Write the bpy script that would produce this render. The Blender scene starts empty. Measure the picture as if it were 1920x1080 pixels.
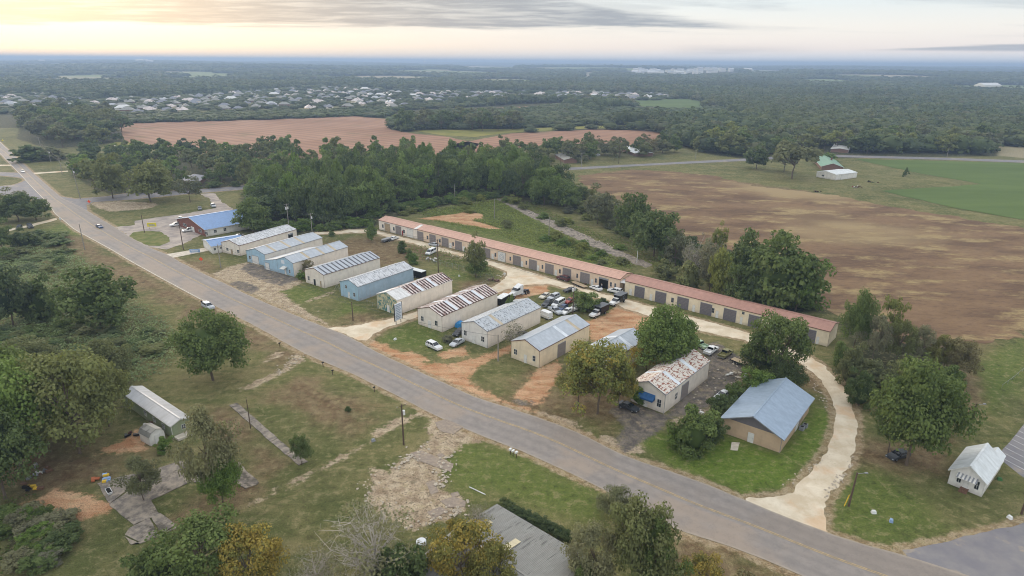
import bpy, bmesh, math, random
import numpy as np
from mathutils import Vector, Matrix, noise as mnoise
from mathutils.geometry import tessellate_polygon
rnd = random.Random(7); rng = np.random.default_rng(7)
PI = math.pi; C = bpy.context.scene.collection; SC = bpy.context.scene

# ------------------------------------------------------------------ camera, sky, sun, exposure
F_PX, CAM_H, PITCH, ROLL = 1200.0, 72.0, math.atan(424/1200), math.radians(0.45)
cam_d = bpy.data.cameras.new('camera'); cam = bpy.data.objects.new('camera', cam_d); C.objects.link(cam)
SC.camera = cam; cam.location = (0, 0, CAM_H)
cam_d.sensor_width = 36; cam_d.lens = 36*F_PX/1920; cam_d.clip_start = 1; cam_d.clip_end = 90000
_f = Vector((0, math.cos(PITCH), -math.sin(PITCH))); _r = Vector((1, 0, 0)); _u = _r.cross(_f)
RR = _r*math.cos(ROLL) + _u*math.sin(ROLL); UU = -_r*math.sin(ROLL) + _u*math.cos(ROLL)
cam.rotation_euler = Matrix((RR, UU, -_f)).transposed().to_euler()

SUN_EL, SUN_AZ = math.radians(14), math.radians(-38)      # azimuth from +Y, towards -X (left of the view)
W = bpy.data.worlds.new('World'); SC.world = W; W.use_nodes = True
nt = W.node_tree; N = nt.nodes; L = nt.links; N.clear()
def nd(t, **k):
    n = N.new(t)
    for a, b in k.items(): setattr(n, a, b)
    return n
def math_(op, a, b=None, clamp=False):
    n = nd('ShaderNodeMath', operation=op, use_clamp=clamp)
    for i, v in enumerate((a, b)):
        if v is None: continue
        if isinstance(v, (int, float)): n.inputs[i].default_value = v
        else: L.new(v, n.inputs[i])
    return n.outputs[0]
def mixc(f, a, b):
    n = nd('ShaderNodeMix', data_type='RGBA')
    for i, v in ((0, f), (6, a), (7, b)):
        if isinstance(v, (int, float)): n.inputs[i].default_value = v
        elif isinstance(v, tuple): n.inputs[i].default_value = (*v, 1)
        else: L.new(v, n.inputs[i])
    return n.outputs[2]
def rampw(f, pts):
    n = nd('ShaderNodeValToRGB'); L.new(f, n.inputs[0]); e = n.color_ramp.elements
    while len(e) < len(pts): e.new(0.5)
    for q, (p, c) in zip(e, pts): q.position = p; q.color = (*c, 1)
    return n.outputs[0]
sky = nd('ShaderNodeTexSky', sky_type='NISHITA', sun_disc=False)
sky.sun_elevation = SUN_EL; sky.sun_rotation = SUN_AZ; sky.altitude = 100; sky.dust_density = 2.0
tc = nd('ShaderNodeTexCoord'); sx = nd('ShaderNodeSeparateXYZ'); L.new(tc.outputs['Generated'], sx.inputs[0])
X, Y, Z = sx.outputs
az = math_('ARCTAN2', X, Y)                                # 0 straight ahead, + right
sunny = math_('MULTIPLY', math_('COSINE', math_('SUBTRACT', az, SUN_AZ)), 0.5)
sunny = math_('ADD', sunny, 0.5)                           # 1 towards the sun
sunny = math_('POWER', sunny, 9.0)
zc = math_('MAXIMUM', Z, 0.0)
warm = rampw(math_('MULTIPLY', zc, 2.6), [(0, (.93, .68, .42)), (.05, (.90, .72, .50)), (.11, (.78, .69, .58)), (.30, (.88, .80, .71)), (1, (1.12, 1.10, 1.10))])
cool = rampw(math_('MULTIPLY', zc, 2.6), [(0, (.60, .62, .66)), (.02, (.66, .66, .68)), (.05, (.76, .68, .63)), (.12, (.73, .70, .65)), (.20, (.60, .65, .66)), (.34, (.74, .77, .80)), (1, (1.18, 1.23, 1.29))])
base = mixc(sunny, cool, warm)
# cloud sheet: direction projected on a high plane
inv = math_('DIVIDE', 1.0, math_('ADD', zc, 0.035))
cv = nd('ShaderNodeCombineXYZ'); L.new(math_('MULTIPLY', X, inv), cv.inputs[0]); L.new(math_('MULTIPLY', Y, inv), cv.inputs[1])
def wn(scale, detail, rough, off, st=(1, 1, 1)):
    m = nd('ShaderNodeMapping'); L.new(cv.outputs[0], m.inputs[0]); m.inputs['Location'].default_value = off; m.inputs['Scale'].default_value = st
    n = nd('ShaderNodeTexNoise'); n.inputs['Scale'].default_value = scale; n.inputs['Detail'].default_value = detail; n.inputs['Roughness'].default_value = rough
    L.new(m.outputs[0], n.inputs['Vector']); return n.outputs[0]
n1 = wn(.30, 8, .6, (3.1, 7.7, 0), (.55, 1, 1)); n2 = wn(1.3, 6, .6, (9, 2, 0), (.4, 1, 1))
cl = math_('ADD', math_('MULTIPLY', n1, .75), math_('MULTIPLY', n2, .25))
# long grey bank low in the sky left of centre, tapering to the right, as in the photograph
zz0 = math_('DIVIDE', zc, math_('MAXIMUM', math_('COSINE', az), .35))
cv2 = nd('ShaderNodeCombineXYZ'); L.new(math_('MULTIPLY', az, 5.0), cv2.inputs[0]); L.new(math_('MULTIPLY', zz0, 75.0), cv2.inputs[1])
def sn(scale, off, detail=7):
    m = nd('ShaderNodeMapping'); L.new(cv2.outputs[0], m.inputs[0]); m.inputs['Location'].default_value = off
    n = nd('ShaderNodeTexNoise'); n.inputs['Scale'].default_value = scale; n.inputs['Detail'].default_value = detail; n.inputs['Roughness'].default_value = .58; n.inputs['Distortion'].default_value = .4
    L.new(m.outputs[0], n.inputs['Vector']); return n.outputs[0]
s1 = sn(1.0, (2.2, 5.1, 0)); s2 = sn(2.6, (7.2, 1.1, 0)); s3 = sn(.55, (0.4, 9.1, 0))
zz = math_('ADD', zz0, math_('MULTIPLY', math_('SUBTRACT', s1, .5), .030))
def sstep(v, lo, hi, a=0., b=1.):
    q = nd('ShaderNodeMapRange', interpolation_type='SMOOTHSTEP'); L.new(v, q.inputs[0])
    for i, x in enumerate((lo, hi, a, b)): q.inputs[i+1].default_value = x
    return q.outputs[0]
def band(lo, hi, s): return math_('MULTIPLY', sstep(zz, lo-s, lo+s), sstep(zz, hi-s*2, hi+s*2, 1., 0.))
def azm(lo, hi): return sstep(az, lo, hi)
hi_edge = math_('ADD', .050, math_('MULTIPLY', sstep(az, -.10, .38, 1., 0.), .050))
bank = math_('MULTIPLY', sstep(zz, .043, .052), sstep(math_('SUBTRACT', hi_edge, zz), -.004, .008))
bank = math_('MULTIPLY', bank, sstep(az, .26, .40, 1., 0.))
bank2 = math_('MULTIPLY', math_('MULTIPLY', sstep(zz0, .0180, .0225), sstep(math_('SUBTRACT', math_('ADD', .0205, math_('MULTIPLY', azm(.42, .70), .013)), math_('ADD', zz0, math_('MULTIPLY', math_('SUBTRACT', s2, .5), .006))), 0, .004)), math_('MULTIPLY', azm(.40, .56), math_('ADD', .55, math_('MULTIPLY', s1, .6))))
bank3 = math_('MULTIPLY', math_('MULTIPLY', band(.014, .024, .004), azm(.2, .3)), math_('SUBTRACT', .6, math_('MULTIPLY', azm(.3, .45), .6)))
r1 = nd('ShaderNodeMapRange', interpolation_type='SMOOTHSTEP'); L.new(cl, r1.inputs[0]); r1.inputs[1].default_value = .36; r1.inputs[2].default_value = .62
brk = nd('ShaderNodeMapRange', interpolation_type='SMOOTHSTEP'); L.new(math_('ADD', math_('MULTIPLY', s1, .5), math_('MULTIPLY', s2, .5)), brk.inputs[0]); brk.inputs[1].default_value = .36; brk.inputs[2].default_value = .56
highc = nd('ShaderNodeMapRange', interpolation_type='SMOOTHSTEP'); L.new(zc, highc.inputs[0]); highc.inputs[1].default_value = .10; highc.inputs[2].default_value = .2
cm = math_('MULTIPLY', r1.outputs[0], math_('MULTIPLY', highc.outputs[0], .42))
cm = math_('MAXIMUM', cm, math_('MULTIPLY', bank, math_('ADD', .56, math_('MULTIPLY', brk.outputs[0], .44))))
cm = math_('MAXIMUM', cm, math_('MULTIPLY', bank2, .85)); cm = math_('MAXIMUM', cm, math_('MULTIPLY', bank3, .5)); cm = math_('MAXIMUM', cm, math_('MULTIPLY', sstep(s3, .46, .62), math_('MULTIPLY', sstep(zz0, .02, .07), .35)), True)
grey = mixc(sunny, (.25, .29, .35), (.30, .27, .26))
col = mixc(cm, base, grey)
sc_ = nd('ShaderNodeVectorMath', operation='SCALE'); L.new(col, sc_.inputs[0]); sc_.inputs['Scale'].default_value = 10.0
mixn = mixc(.90, sky.outputs[0], sc_.outputs[0])
bg = nd('ShaderNodeBackground'); L.new(mixn, bg.inputs[0]); bg.inputs[1].default_value = 0.1
wo = nd('ShaderNodeOutputWorld'); L.new(bg.outputs[0], wo.inputs[0])

sl = bpy.data.lights.new('sun', 'SUN'); so = bpy.data.objects.new('sun', sl); C.objects.link(so)
sl.energy = 1.5; sl.angle = math.radians(25); sl.color = (1, .86, .68)
sd = Vector((math.sin(SUN_AZ)*math.cos(SUN_EL), math.cos(SUN_AZ)*math.cos(SUN_EL), math.sin(SUN_EL)))
so.rotation_euler = (-sd).to_track_quat('-Z', 'Y').to_euler(); so.location = sd*500
SC.view_settings.view_transform = 'Standard'; SC.view_settings.look = 'None'
SC.view_settings.exposure = 0.58; SC.view_settings.gamma = 1; SC.view_settings.use_curve_mapping = False
SC.cycles.max_bounces = 5; SC.cycles.diffuse_bounces = 2; SC.cycles.glossy_bounces = 2; SC.cycles.transparent_max_bounces = 8
SC.cycles.transmission_bounces = 2; SC.cycles.volume_bounces = 0; SC.cycles.use_denoising = True; SC.cycles.pixel_filter_type = 'BLACKMAN_HARRIS'; SC.cycles.filter_width = 1.0

# ------------------------------------------------------------------ helpers
def G(px, py, h=0.0):
    """ground point seen at a spot of the 1920x1080 survey photograph"""
    d = RR*(px-960) - UU*(py-540) + _f*F_PX
    t = (CAM_H-h)/-d.z
    return Vector((d.x*t, d.y*t, h))
def proj(p):
    d = Vector(p)-Vector((0, 0, CAM_H)); z = d.dot(_f)
    return 960+F_PX*d.dot(RR)/z, 540-F_PX*d.dot(UU)/z, z
def Gpoly(pts): return [G(x, y).xy for x, y in pts]
def height_at(bx, by, ty):
    g = G(bx, by); lo, hi = 0, 60
    for _ in range(30):
        m = (lo+hi)/2
        if proj((g.x, g.y, m))[1] > ty: lo = m
        else: hi = m
    return lo
MATS = {}; KIDS = {}
def lin(c):
    if isinstance(c, str): c = tuple(int(c[i:i+2], 16)/255 for i in (0, 2, 4))
    return tuple(((v+.055)/1.055)**2.4 if v > .04045 else v/12.92 for v in c)
class MT:
    def __init__(s, name):
        s.m = bpy.data.materials.new(name); s.m.use_nodes = True; s.t = s.m.node_tree; s.N = s.t.nodes; s.L = s.t.links
        s.b = s.N['Principled BSDF']; MATS[name] = s.m
    def n(s, t, **k):
        x = s.N.new(t)
        for a, b in k.items(): setattr(x, a, b)
        return x
    def set(s, sock, v):
        if isinstance(v, bpy.types.NodeSocket): s.L.new(v, sock)
        elif isinstance(v, tuple) and len(v) == 3 and sock.type == 'RGBA': sock.default_value = (*v, 1)
        else: sock.default_value = v
    def math(s, op, a, b=0, c=None, clamp=False):
        x = s.n('ShaderNodeMath', operation=op, use_clamp=clamp); s.set(x.inputs[0], a); s.set(x.inputs[1], b)
        if c is not None: s.set(x.inputs[2], c)
        return x.outputs[0]
    def mix(s, f, a, b, mode='MIX'):
        x = s.n('ShaderNodeMix', data_type='RGBA', blend_type=mode); s.set(x.inputs[0], f); s.set(x.inputs[6], a); s.set(x.inputs[7], b); return x.outputs[2]
    def noise(s, scale, detail=4, rough=.55, vec=None, stretch=None, off=None):
        v = vec or s.pos()
        if stretch or off:
            m = s.n('ShaderNodeMapping'); s.L.new(v, m.inputs[0])
            if stretch:
                m.inputs['Scale'].default_value = stretch[:3]
                if len(stretch) > 3: m.inputs['Rotation'].default_value = (0, 0, stretch[3])
            if off: m.inputs['Location'].default_value = off
            v = m.outputs[0]
        x = s.n('ShaderNodeTexNoise'); x.inputs['Scale'].default_value = scale; x.inputs['Detail'].default_value = detail; x.inputs['Roughness'].default_value = rough
        s.L.new(v, x.inputs['Vector']); return x.outputs[0]
    def pos(s):
        if not hasattr(s, '_p'): s._p = s.n('ShaderNodeNewGeometry').outputs['Position']
        return s._p
    def obj(s):
        if not hasattr(s, '_o'): s._o = s.n('ShaderNodeTexCoord').outputs['Object']
        return s._o
    def sst(s, v, lo, hi, a=0., b=1.):
        x = s.n('ShaderNodeMapRange', interpolation_type='SMOOTHSTEP'); s.set(x.inputs[0], v)
        for i, q in enumerate((lo, hi, a, b)): x.inputs[i+1].default_value = q
        return x.outputs[0]
    def attr(s, name):
        x = s.n('ShaderNodeAttribute'); x.attribute_name = name; return x.outputs['Fac']
    def bump(s, h, strength=.5, dist=.1):
        x = s.n('ShaderNodeBump'); x.inputs['Strength'].default_value = strength; x.inputs['Distance'].default_value = dist
        s.set(x.inputs['Height'], h); s.L.new(x.outputs[0], s.b.inputs['Normal'])
    def out(s, color, rough=.9, metal=0., spec=None):
        s.set(s.b.inputs['Base Color'], color); s.set(s.b.inputs['Roughness'], rough); s.set(s.b.inputs['Metallic'], metal)
        if spec is not None: s.b.inputs['Specular IOR Level'].default_value = spec
        return s.m
def simple(name, c, rough=.7, metal=0., var=.12, scale=1.5, spec=.3, dirt=None):
    m = MT(name); c = lin(c) if isinstance(c, str) else c
    f = m.noise(scale, 5, .6, vec=m.obj()); f = m.sst(f, .3, .7)
    dark = tuple(v*(1-var*1.6) for v in c); light = tuple(min(1, v*(1+var)) for v in c)
    col = m.mix(f, dark, light)
    if dirt:
        g = m.sst(m.noise(.9, 6, .7, vec=m.obj(), off=(5, 5, 5)), .48, .72); col = m.mix(m.math('MULTIPLY', g, dirt[1]), col, lin(dirt[0]))
    return m.out(col, rough, metal, spec)

class MB:
    def __init__(s): s.v = []; s.f = []; s.mi = []
    def face(s, pts, mi=0):
        n = len(s.v); s.v += [tuple(p) for p in pts]; s.f.append(tuple(range(n, n+len(pts)))); s.mi.append(mi); return s
    def raw(s, vs, fs, mi=0):
        n = len(s.v); s.v += [tuple(p) for p in vs]
        for f in fs: s.f.append(tuple(n+i for i in f)); s.mi.append(mi)
        return s
    def box(s, x0, y0, z0, x1, y1, z1, mi=0, M=None):
        vs = [Vector(p) for p in ((x0,y0,z0),(x1,y0,z0),(x1,y1,z0),(x0,y1,z0),(x0,y0,z1),(x1,y0,z1),(x1,y1,z1),(x0,y1,z1))]
        if M: vs = [M@p for p in vs]
        return s.raw(vs, [(3,2,1,0),(4,5,6,7),(0,1,5,4),(1,2,6,5),(2,3,7,6),(3,0,4,7)], mi)
    def cyl(s, p, q, r, r2=None, n=8, mi=0, caps=True):
        p = Vector(p); q = Vector(q); d = (q-p).normalized(); a = d.orthogonal().normalized(); b = d.cross(a); r2 = r if r2 is None else r2
        vs = [p+(a*math.cos(t)+b*math.sin(t))*r for t in [2*PI*i/n for i in range(n)]] + [q+(a*math.cos(t)+b*math.sin(t))*r2 for t in [2*PI*i/n for i in range(n)]]
        fs = [(i, (i+1) % n, n+(i+1) % n, n+i) for i in range(n)]
        if caps: fs += [tuple(range(n))[::-1], tuple(range(n, 2*n))]
        return s.raw(vs, fs, mi)
    def loft(s, secs, mi=0, caps=True):
        n = len(secs[0]); vs = [p for q in secs for p in q]; fs = []
        for k in range(len(secs)-1):
            for i in range(n): fs.append((k*n+i, k*n+(i+1) % n, (k+1)*n+(i+1) % n, (k+1)*n+i))
        if caps: fs += [tuple(range(n))[::-1], tuple(range((len(secs)-1)*n, len(secs)*n))]
        return s.raw(vs, fs, mi)
    def mesh(s, name, mats):
        me = bpy.data.meshes.new(name); me.from_pydata(s.v, [], s.f)
        for m in (mats if isinstance(mats, (list, tuple)) else [mats]): me.materials.append(MATS[m] if isinstance(m, str) else m)
        if any(s.mi): me.polygons.foreach_set('material_index', s.mi)
        me.update(); return me
    def build(s, name, mats, parent=None, smooth=False):
        me = s.mesh(name, mats)
        if smooth: me.shade_smooth()
        return link(name, me, parent)
def link(name, data, parent=None, loc=None, rz=0, scale=None):
    o = bpy.data.objects.new(name, data); C.objects.link(o)
    if parent: o.parent = parent; KIDS.setdefault(parent.name, []).append(o)
    if loc is not None: o.location = loc
    if rz: o.rotation_euler = (0, 0, rz)
    if scale is not None: o.scale = scale
    return o
def tag(o, label, cat, group=None, kind=None):
    if label: o['label'] = label
    if cat: o['category'] = cat
    if group: o['group'] = group
    if kind: o['kind'] = kind
    return o
def thing(name, label, cat, loc=(0, 0, 0), rz=0, group=None, scale=None):
    o = link(name, None, None, loc, rz, scale); o.empty_display_size = .5
    return tag(o, label, cat, group)
def dup(root, loc=None, rz=None, label=None, group=None, scale=None):
    def cp(o, par):
        c = o.copy(); C.objects.link(c); c.parent = par
        for ch in KIDS.get(o.name, ()): cp(ch, c)
        return c
    r = cp(root, None)
    if loc is not None: r.location = loc
    if rz is not None: r.rotation_euler = (0, 0, rz)
    if scale is not None: r.scale = scale
    if label: r['label'] = label
    if group: r['group'] = group
    return r
def ragged(poly, step=1.2, amp=.5, seed=0):
    out = []; n = len(poly)
    for i in range(n):
        a = Vector(poly[i]); b = Vector(poly[(i+1) % n]); d = b-a; l = d.length
        if l < 1e-6: continue
        k = max(1, min(400, int(l/step))); nn = Vector((-d.y, d.x))/l
        for j in range(k):
            p = a+d*(j/k)
            w = mnoise.fractal(Vector((p.x*.35+seed*9.1, p.y*.35, 1.7*seed)), 1., 2., 4)*amp if (j or amp) else 0
            out.append(p+nn*w*1.6)
    return out
def sheet(name, pts, z, mat, amp=0., step=1.5, px=True, kind='structure', parent=None, seed=1, thick=0):
    poly = Gpoly(pts) if px else [Vector(p) for p in pts]
    if amp: poly = ragged(poly, step, amp, seed)
    v3 = [Vector((p[0], p[1], z)) for p in poly]; tris = tessellate_polygon([v3])
    m = MB(); m.v = [tuple(p) for p in v3]
    for t in tris:
        a, b, c = (v3[i] for i in t)
        if (b-a).cross(c-a).z < 0: t = (t[0], t[2], t[1])
        m.f.append(tuple(t)); m.mi.append(0)
    if thick:
        n = len(v3); m.v += [(p.x, p.y, z-thick) for p in v3]
        for i in range(n): m.f.append((i, i+n, (i+1) % n+n, (i+1) % n)); m.mi.append(0)
    o = m.build(name, mat, parent)
    if kind: o['kind'] = kind
    return o
def sdpoly(P, poly):
    """signed distance, positive inside"""
    d = np.full(len(P), 1e9); ins = np.zeros(len(P), bool); n = len(poly)
    for i in range(n):
        a = np.array(poly[i]); b = np.array(poly[(i+1) % n]); e = b-a; w = P-a
        t = np.clip((w@e)/max(e@e, 1e-9), 0, 1); q = w-t[:, None]*e; d = np.minimum(d, (q**2).sum(1))
        c = ((a[1] <= P[:, 1]) & (b[1] > P[:, 1])) | ((b[1] <= P[:, 1]) & (a[1] > P[:, 1]))
        if e[1]: ins ^= c & (P[:, 0] < a[0]+(P[:, 1]-a[1])/e[1]*e[0])
    d = np.sqrt(d); return np.where(ins, d, -d)
def inpoly(P, poly): return sdpoly(P, poly) > 0
# ------------------------------------------------------------------ map data, read off the photograph in its pixels
ROAD_R = [(-60,232),(0,267),(63,325),(117,372),(153,389),(175,402),(215,426),(240,442),(275,462),(320,480),(335,490),(375,510),(420,531),(462,552),(555,592),(610,614),(640,624),(670,639),(705,660),(775,692),(830,717),(890,745),(960,767),(1040,793),(1100,818),(1170,856),(1222,872),(1300,898),(1397,938),(1470,968),(1545,998),(1622,1022),(1671,1033),(1760,1062),(1900,1105),(2100,1165)]
ROAD_L = [(-60,250),(0,287),(32,320),(60,350),(92,382),(105,402),(120,413),(140,430),(160,441),(210,468),(250,492),(310,525),(375,560),(435,590),(480,612),(550,652),(590,672),(640,692),(705,722),(770,755),(805,775),(895,815),(960,838),(1035,872),(1085,895),(1137,918),(1190,950),(1272,1000),(1365,1019),(1503,1080),(1700,1165),(1850,1235)]
SIDE_ROADS = [
 [(112,368),(140,373),(202,368),(240,362),(375,355),(447,349),(520,335),(640,328),(640,332),(520,342),(448,356),(370,362),(250,374),(175,379),(162,384),(165,402),(120,395)],
 [(36,324),(0,323),(-60,322),(-60,328),(0,329),(20,331),(44,334),(47,338),(38,343),(24,347),(-40,352),(-40,365),(20,366),(60,374),(92,386),(80,350)],
 [(1690,1030),(1729,1026),(1797,1010),(1881,991),(1960,970),(2100,940),(2200,1010),(2060,1160),(1800,1100),(1700,1045)],
 [(1018,322),(1197,311.5),(1395,302),(1480,297),(1580,295),(1777,300),(1920,305.5),(2100,312),(2100,307),(1920,301),(1777,296),(1580,291),(1480,292),(1395,297.5),(1197,308),(1018,317)],
]
LOT_BLUE = [(240,441),(216,426),(252,422),(252,414),(357,399),(404,390),(392,372),(374,363),(402,362),(416,378),(437,392),(430,398),(372,404),(378,440),(345,457),(312,468),(277,463)]
ISLAND = [(242,443),(250,436),(268,433),(300,434),(316,444),(320,453),(300,461),(278,461),(258,452)]
PALE_WALK = [(311,477),(322,484),(415,465.5),(413,460)]
GRAVEL = [
 [(700,431),(745,442.5),(800,456),(875,478),(912,487),(950,497),(1000,512),(1050,528),(1105,544),(1167,560),(1225,576),(1285,592),(1350,609),(1420,629),(1475,650),(1517,668),(1540,682),(1575,715),(1597,755),(1607,790),(1605,825),(1597,862),(1575,900),(1558,923),(1547,942),(1546,975),(1552,1000),(1500,985),(1397,940),(1406,934),(1455,931),(1481,923),(1512,892),(1540,862),(1555,835),(1565,805),(1567,775),(1560,750),(1545,720),(1520,695),(1495,678),(1440,655),(1395,637),(1325,623),(1270,610),(1215,592),(1170,578),(1140,563),(1110,556),(1075,544),(1025,532),(987,535),(950,543),(927,553),(914,545),(937,530),(952,517),(950,509),(925,499),(897,491),(872,482),(825,471),(775,457),(705,438)],
 [(612,615),(650,614),(690,606),(737,597),(786,584),(850,560),(915,537),(926,548),(872,566),(787,594),(757,604),(717,617),(700,627),(690,640),(670,638),(640,623)],
 [(590,436),(640,434),(655,430),(700,431),(705,437),(660,436),(640,438),(590,440)],
]
SAND = [
 [(780,845),(802,825),(800,800),(805,775),(895,815),(920,827),(865,837),(842,860),(830,892),(830,915),(870,930),(877,952),(850,970),(780,995),(730,980),(700,955),(690,940),(687,910),(697,877),(730,885),(755,860)],
 [(695,812),(742,785),(800,768),(808,776),(780,784),(705,827)],
 [(480,712),(525,695),(555,660),(575,668),(572,676),(535,700),(480,727),(440,735)],
 [(492,680),(512,660),(540,656),(520,672),(500,682)],
 [(400,512),(420,503),(467,490),(507,500),(560,525),(576,528),(545,541),(528,546),(560,572),(612,603),(616,614),(505,569),(460,547),(400,522)],
 [(572,565),(625,545),(632,548),(585,566)],
 [(165,380),(225,377),(287,380),(300,384),(275,392),(207,397),(180,390)],
 [(1000,770),(1060,780),(1110,815),(1152,817),(1170,835),(1205,830),(1215,850),(1170,856),(1100,820),(1040,794)],
 [(1250,790),(1330,760),(1345,755),(1350,765),(1300,790),(1255,800)],
 [(1385,660),(1400,690),(1385,735),(1350,760),(1365,720),(1375,690)],
 [(700,828),(640,865),(560,905),(460,955),(455,952),(560,895),(640,852)],
]
CLAY = [
 [(672,638),(697,637),(730,647),(760,667),(805,682),(855,680),(905,665),(957,648),(1000,627),(1010,634),(960,660),(915,677),(880,707),(890,722),(920,737),(960,757),(1000,765),(1020,780),(960,768),(890,745),(830,717),(775,692),(705,660)],
 [(960,745),(977,728),(1000,697),(1045,673),(1053,687),(1040,722),(1020,752),(1000,762)],
 [(1095,603),(1135,590),(1160,570),(1180,568),(1220,588),(1300,615),(1300,640),(1240,650),(1200,660),(1110,640)],
 [(782,410),(860,400),(875,396),(907,402),(905,411),(882,412),(945,430),(917,429),(860,420),(825,414)],
 [(40,945),(107,915),(160,928),(212,940),(207,962),(150,975),(100,965)],
 [(258,795),(280,825),(275,847),(175,852),(200,838),(245,815)],
 [(920,540),(990,530),(1030,532),(1030,548),(975,560),(930,560)],
 [(730,665),(770,658),(810,676),(780,680)],
 [(820,660),(870,650),(880,665),(830,675)],
]
BROWN = [
 [(110,440),(160,447),(250,497),(375,565),(470,615),(560,665),(540,690),(470,650),(375,610),(300,560),(225,520),(150,480)], [(150,455),(250,508),(375,578),(500,640),(480,650),(360,600),(240,535),(150,478)],
 [(860,720),(960,775),(1100,830),(1060,760),(1000,700),(940,740)],
 [(650,590),(700,580),(747,600),(700,640),(640,612)],
 [(600,455),(700,440),(780,460),(860,480),(790,490),(650,500)],
 [(850,540),(905,520),(925,525),(905,550),(870,560)],
 [(1600,830),(1660,820),(1760,850),(1780,890),(1700,880),(1610,870)],
 [(1640,700),(1800,640),(1850,700),(1840,770),(1780,830),(1720,800)],
 [(1280,1005),(1360,1020),(1480,1075),(1600,1140),(1200,1140),(1230,1040)],
 [(560,700),(640,740),(700,780),(650,820),(560,780),(500,740)],
 [(390,745),(470,790),(560,875),(500,900),(430,850),(380,800)],
 [(0,840),(150,830),(260,850),(200,900),(100,930),(0,960)],
 [(700,460),(760,480),(700,510),(640,500)],
 [(1090,330),(1180,318),(1260,322),(1560,365),(1660,400),(1920,430),(1920,620),(1780,670),(1540,575),(1270,440),(1160,380)],
 [(1440,640),(1540,690),(1560,730),(1480,720),(1400,680)],
 [(1050,690),(1170,700),(1190,780),(1150,820),(1060,790)],
 [(330,480),(420,500),(470,530),(460,545),(375,508)],
 [(450,895),(350,935),(300,985),(320,990),(420,945),(500,915)],
]
LUSH = [
 [(1205,830),(1250,862),(1400,932),(1480,915),(1560,832),(1565,770),(1530,760),(1462,850),(1350,815),(1300,842),(1240,815)],
 [(840,850),(880,830),(960,848),(1120,925),(1130,990),(1000,940),(880,930),(835,890)],
 [(1560,900),(1640,880),(1700,920),(1760,990),(1660,1025),(1560,990)],
 [(700,635),(790,600),(830,625),(840,660),(770,655),(710,640)],
 [(530,545),(590,533),(620,548),(560,570)],
 [(630,590),(640,560),(700,585),(660,600)],
 [(250,425),(130,415),(60,440),(110,445)],
 [(820,500),(900,520),(905,535),(850,520)],
 [(1080,780),(1130,770),(1165,800),(1110,815)],
 [(1780,700),(1920,640),(1920,720),(1840,790)],
]
GREY = [
 [(1152,818),(1170,800),(1140,772),(1160,750),(1250,777),(1330,674),(1300,650),(1345,640),(1395,675),(1397,690),(1377,722),(1345,757),(1315,768),(1252,788),(1245,802),(1205,832),(1168,852)],
 [(467,492),(507,502),(562,524),(525,537),(475,520),(450,505)],
 [(425,531),(450,525),(492,540),(470,552)],
 [(960,748),(1000,752),(1000,762),(970,760)],
]
PLOUGHED = [[(222,232),(350,228),(480,225),(665,218),(725,223),(732,243),(780,251),(835,256),(900,270),(860,300),(700,300),(475,305),(300,278),(235,266)],
            [(840,272),(960,250),(1110,243),(1215,245),(1262,253),(1240,270),(1000,280),(850,295)],
            [(786,212),(804,210),(804,222),(788,226)], [(890,204),(1000,199),(1000,206),(900,209)]]
GREENF = [[(1168,188),(1287,185),(1345,195),(1300,208),(1200,205)],
          [(1602,298),(1635,306),(1727,326),(1815,341),(1842,346),(1650,358),(1780,388),(1920,413),(2150,450),(2150,316),(1920,306)],
          [(767,244),(955,242),(1110,236),(1240,236),(1240,243),(1110,241),(955,249),(890,257),(830,254)],
          [(212,266),(270,268),(272,276),(250,285),(225,283)]]
FARF = []
for _i in range(34):
    _a = rnd.uniform(-.66, .66); _d = 2300*(9000/2300)**rnd.random(); FARF.append((_d*math.sin(_a), _d*math.cos(_a), rnd.uniform(.04, .10)*_d, rnd.uniform(.05, .12)*_d, -_a+rnd.uniform(-.3, .3)))
TANF = [[(1866,274),(1910,275),(1960,280),(1960,300),(1872,292)], [(860,128),(985,129),(965,138),(865,137)], [(795,136),(845,137),(855,144),(805,144)],
        [(1395,135),(1480,138),(1465,148),(1400,146)], [(1092,141),(1114,141),(1110,153),(1090,153)], [(1713,168.5),(1730,169),(1728,172),(1715,171)], [(1830,169),(1856,170),(1850,173),(1832,172)],[(1395,195),(1408,190),(1405,207),(1392,204)]]
BROWNF = [(1085,330),(1180,319),(1260,322),(1340,330),(1420,350),(1560,365),(1650,385),(1780,405),(1920,428),(2150,468),(2150,560),(1920,625),(1780,662),(1660,642),(1540,572),(1380,470),(1270,440),(1160,380),(1090,345)]
SUBDIV = [(-60,168),(60,158),(140,185),(330,178),(450,168),(600,158),(720,166),(850,170),(1000,168),(1240,173),(1260,188),(1060,193),(1000,186),(800,196),(720,208),(420,214),(250,216),(60,212),(-60,215)]

TRACKS = [[(440,962),(500,926),(560,893),(640,851),(730,812),(731,814),(641,855),(561,898),(501,931),(441,968)], [(450,985),(510,948),(570,913),(650,869),(745,826),(746,829),(651,873),(571,918),(511,954),(451,991)], [(560,706),(610,735),(650,764),(648,767),(608,739),(558,710)], [(905,666),(980,632),(1010,618),(1012,621),(982,636),(907,670)]]
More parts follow.
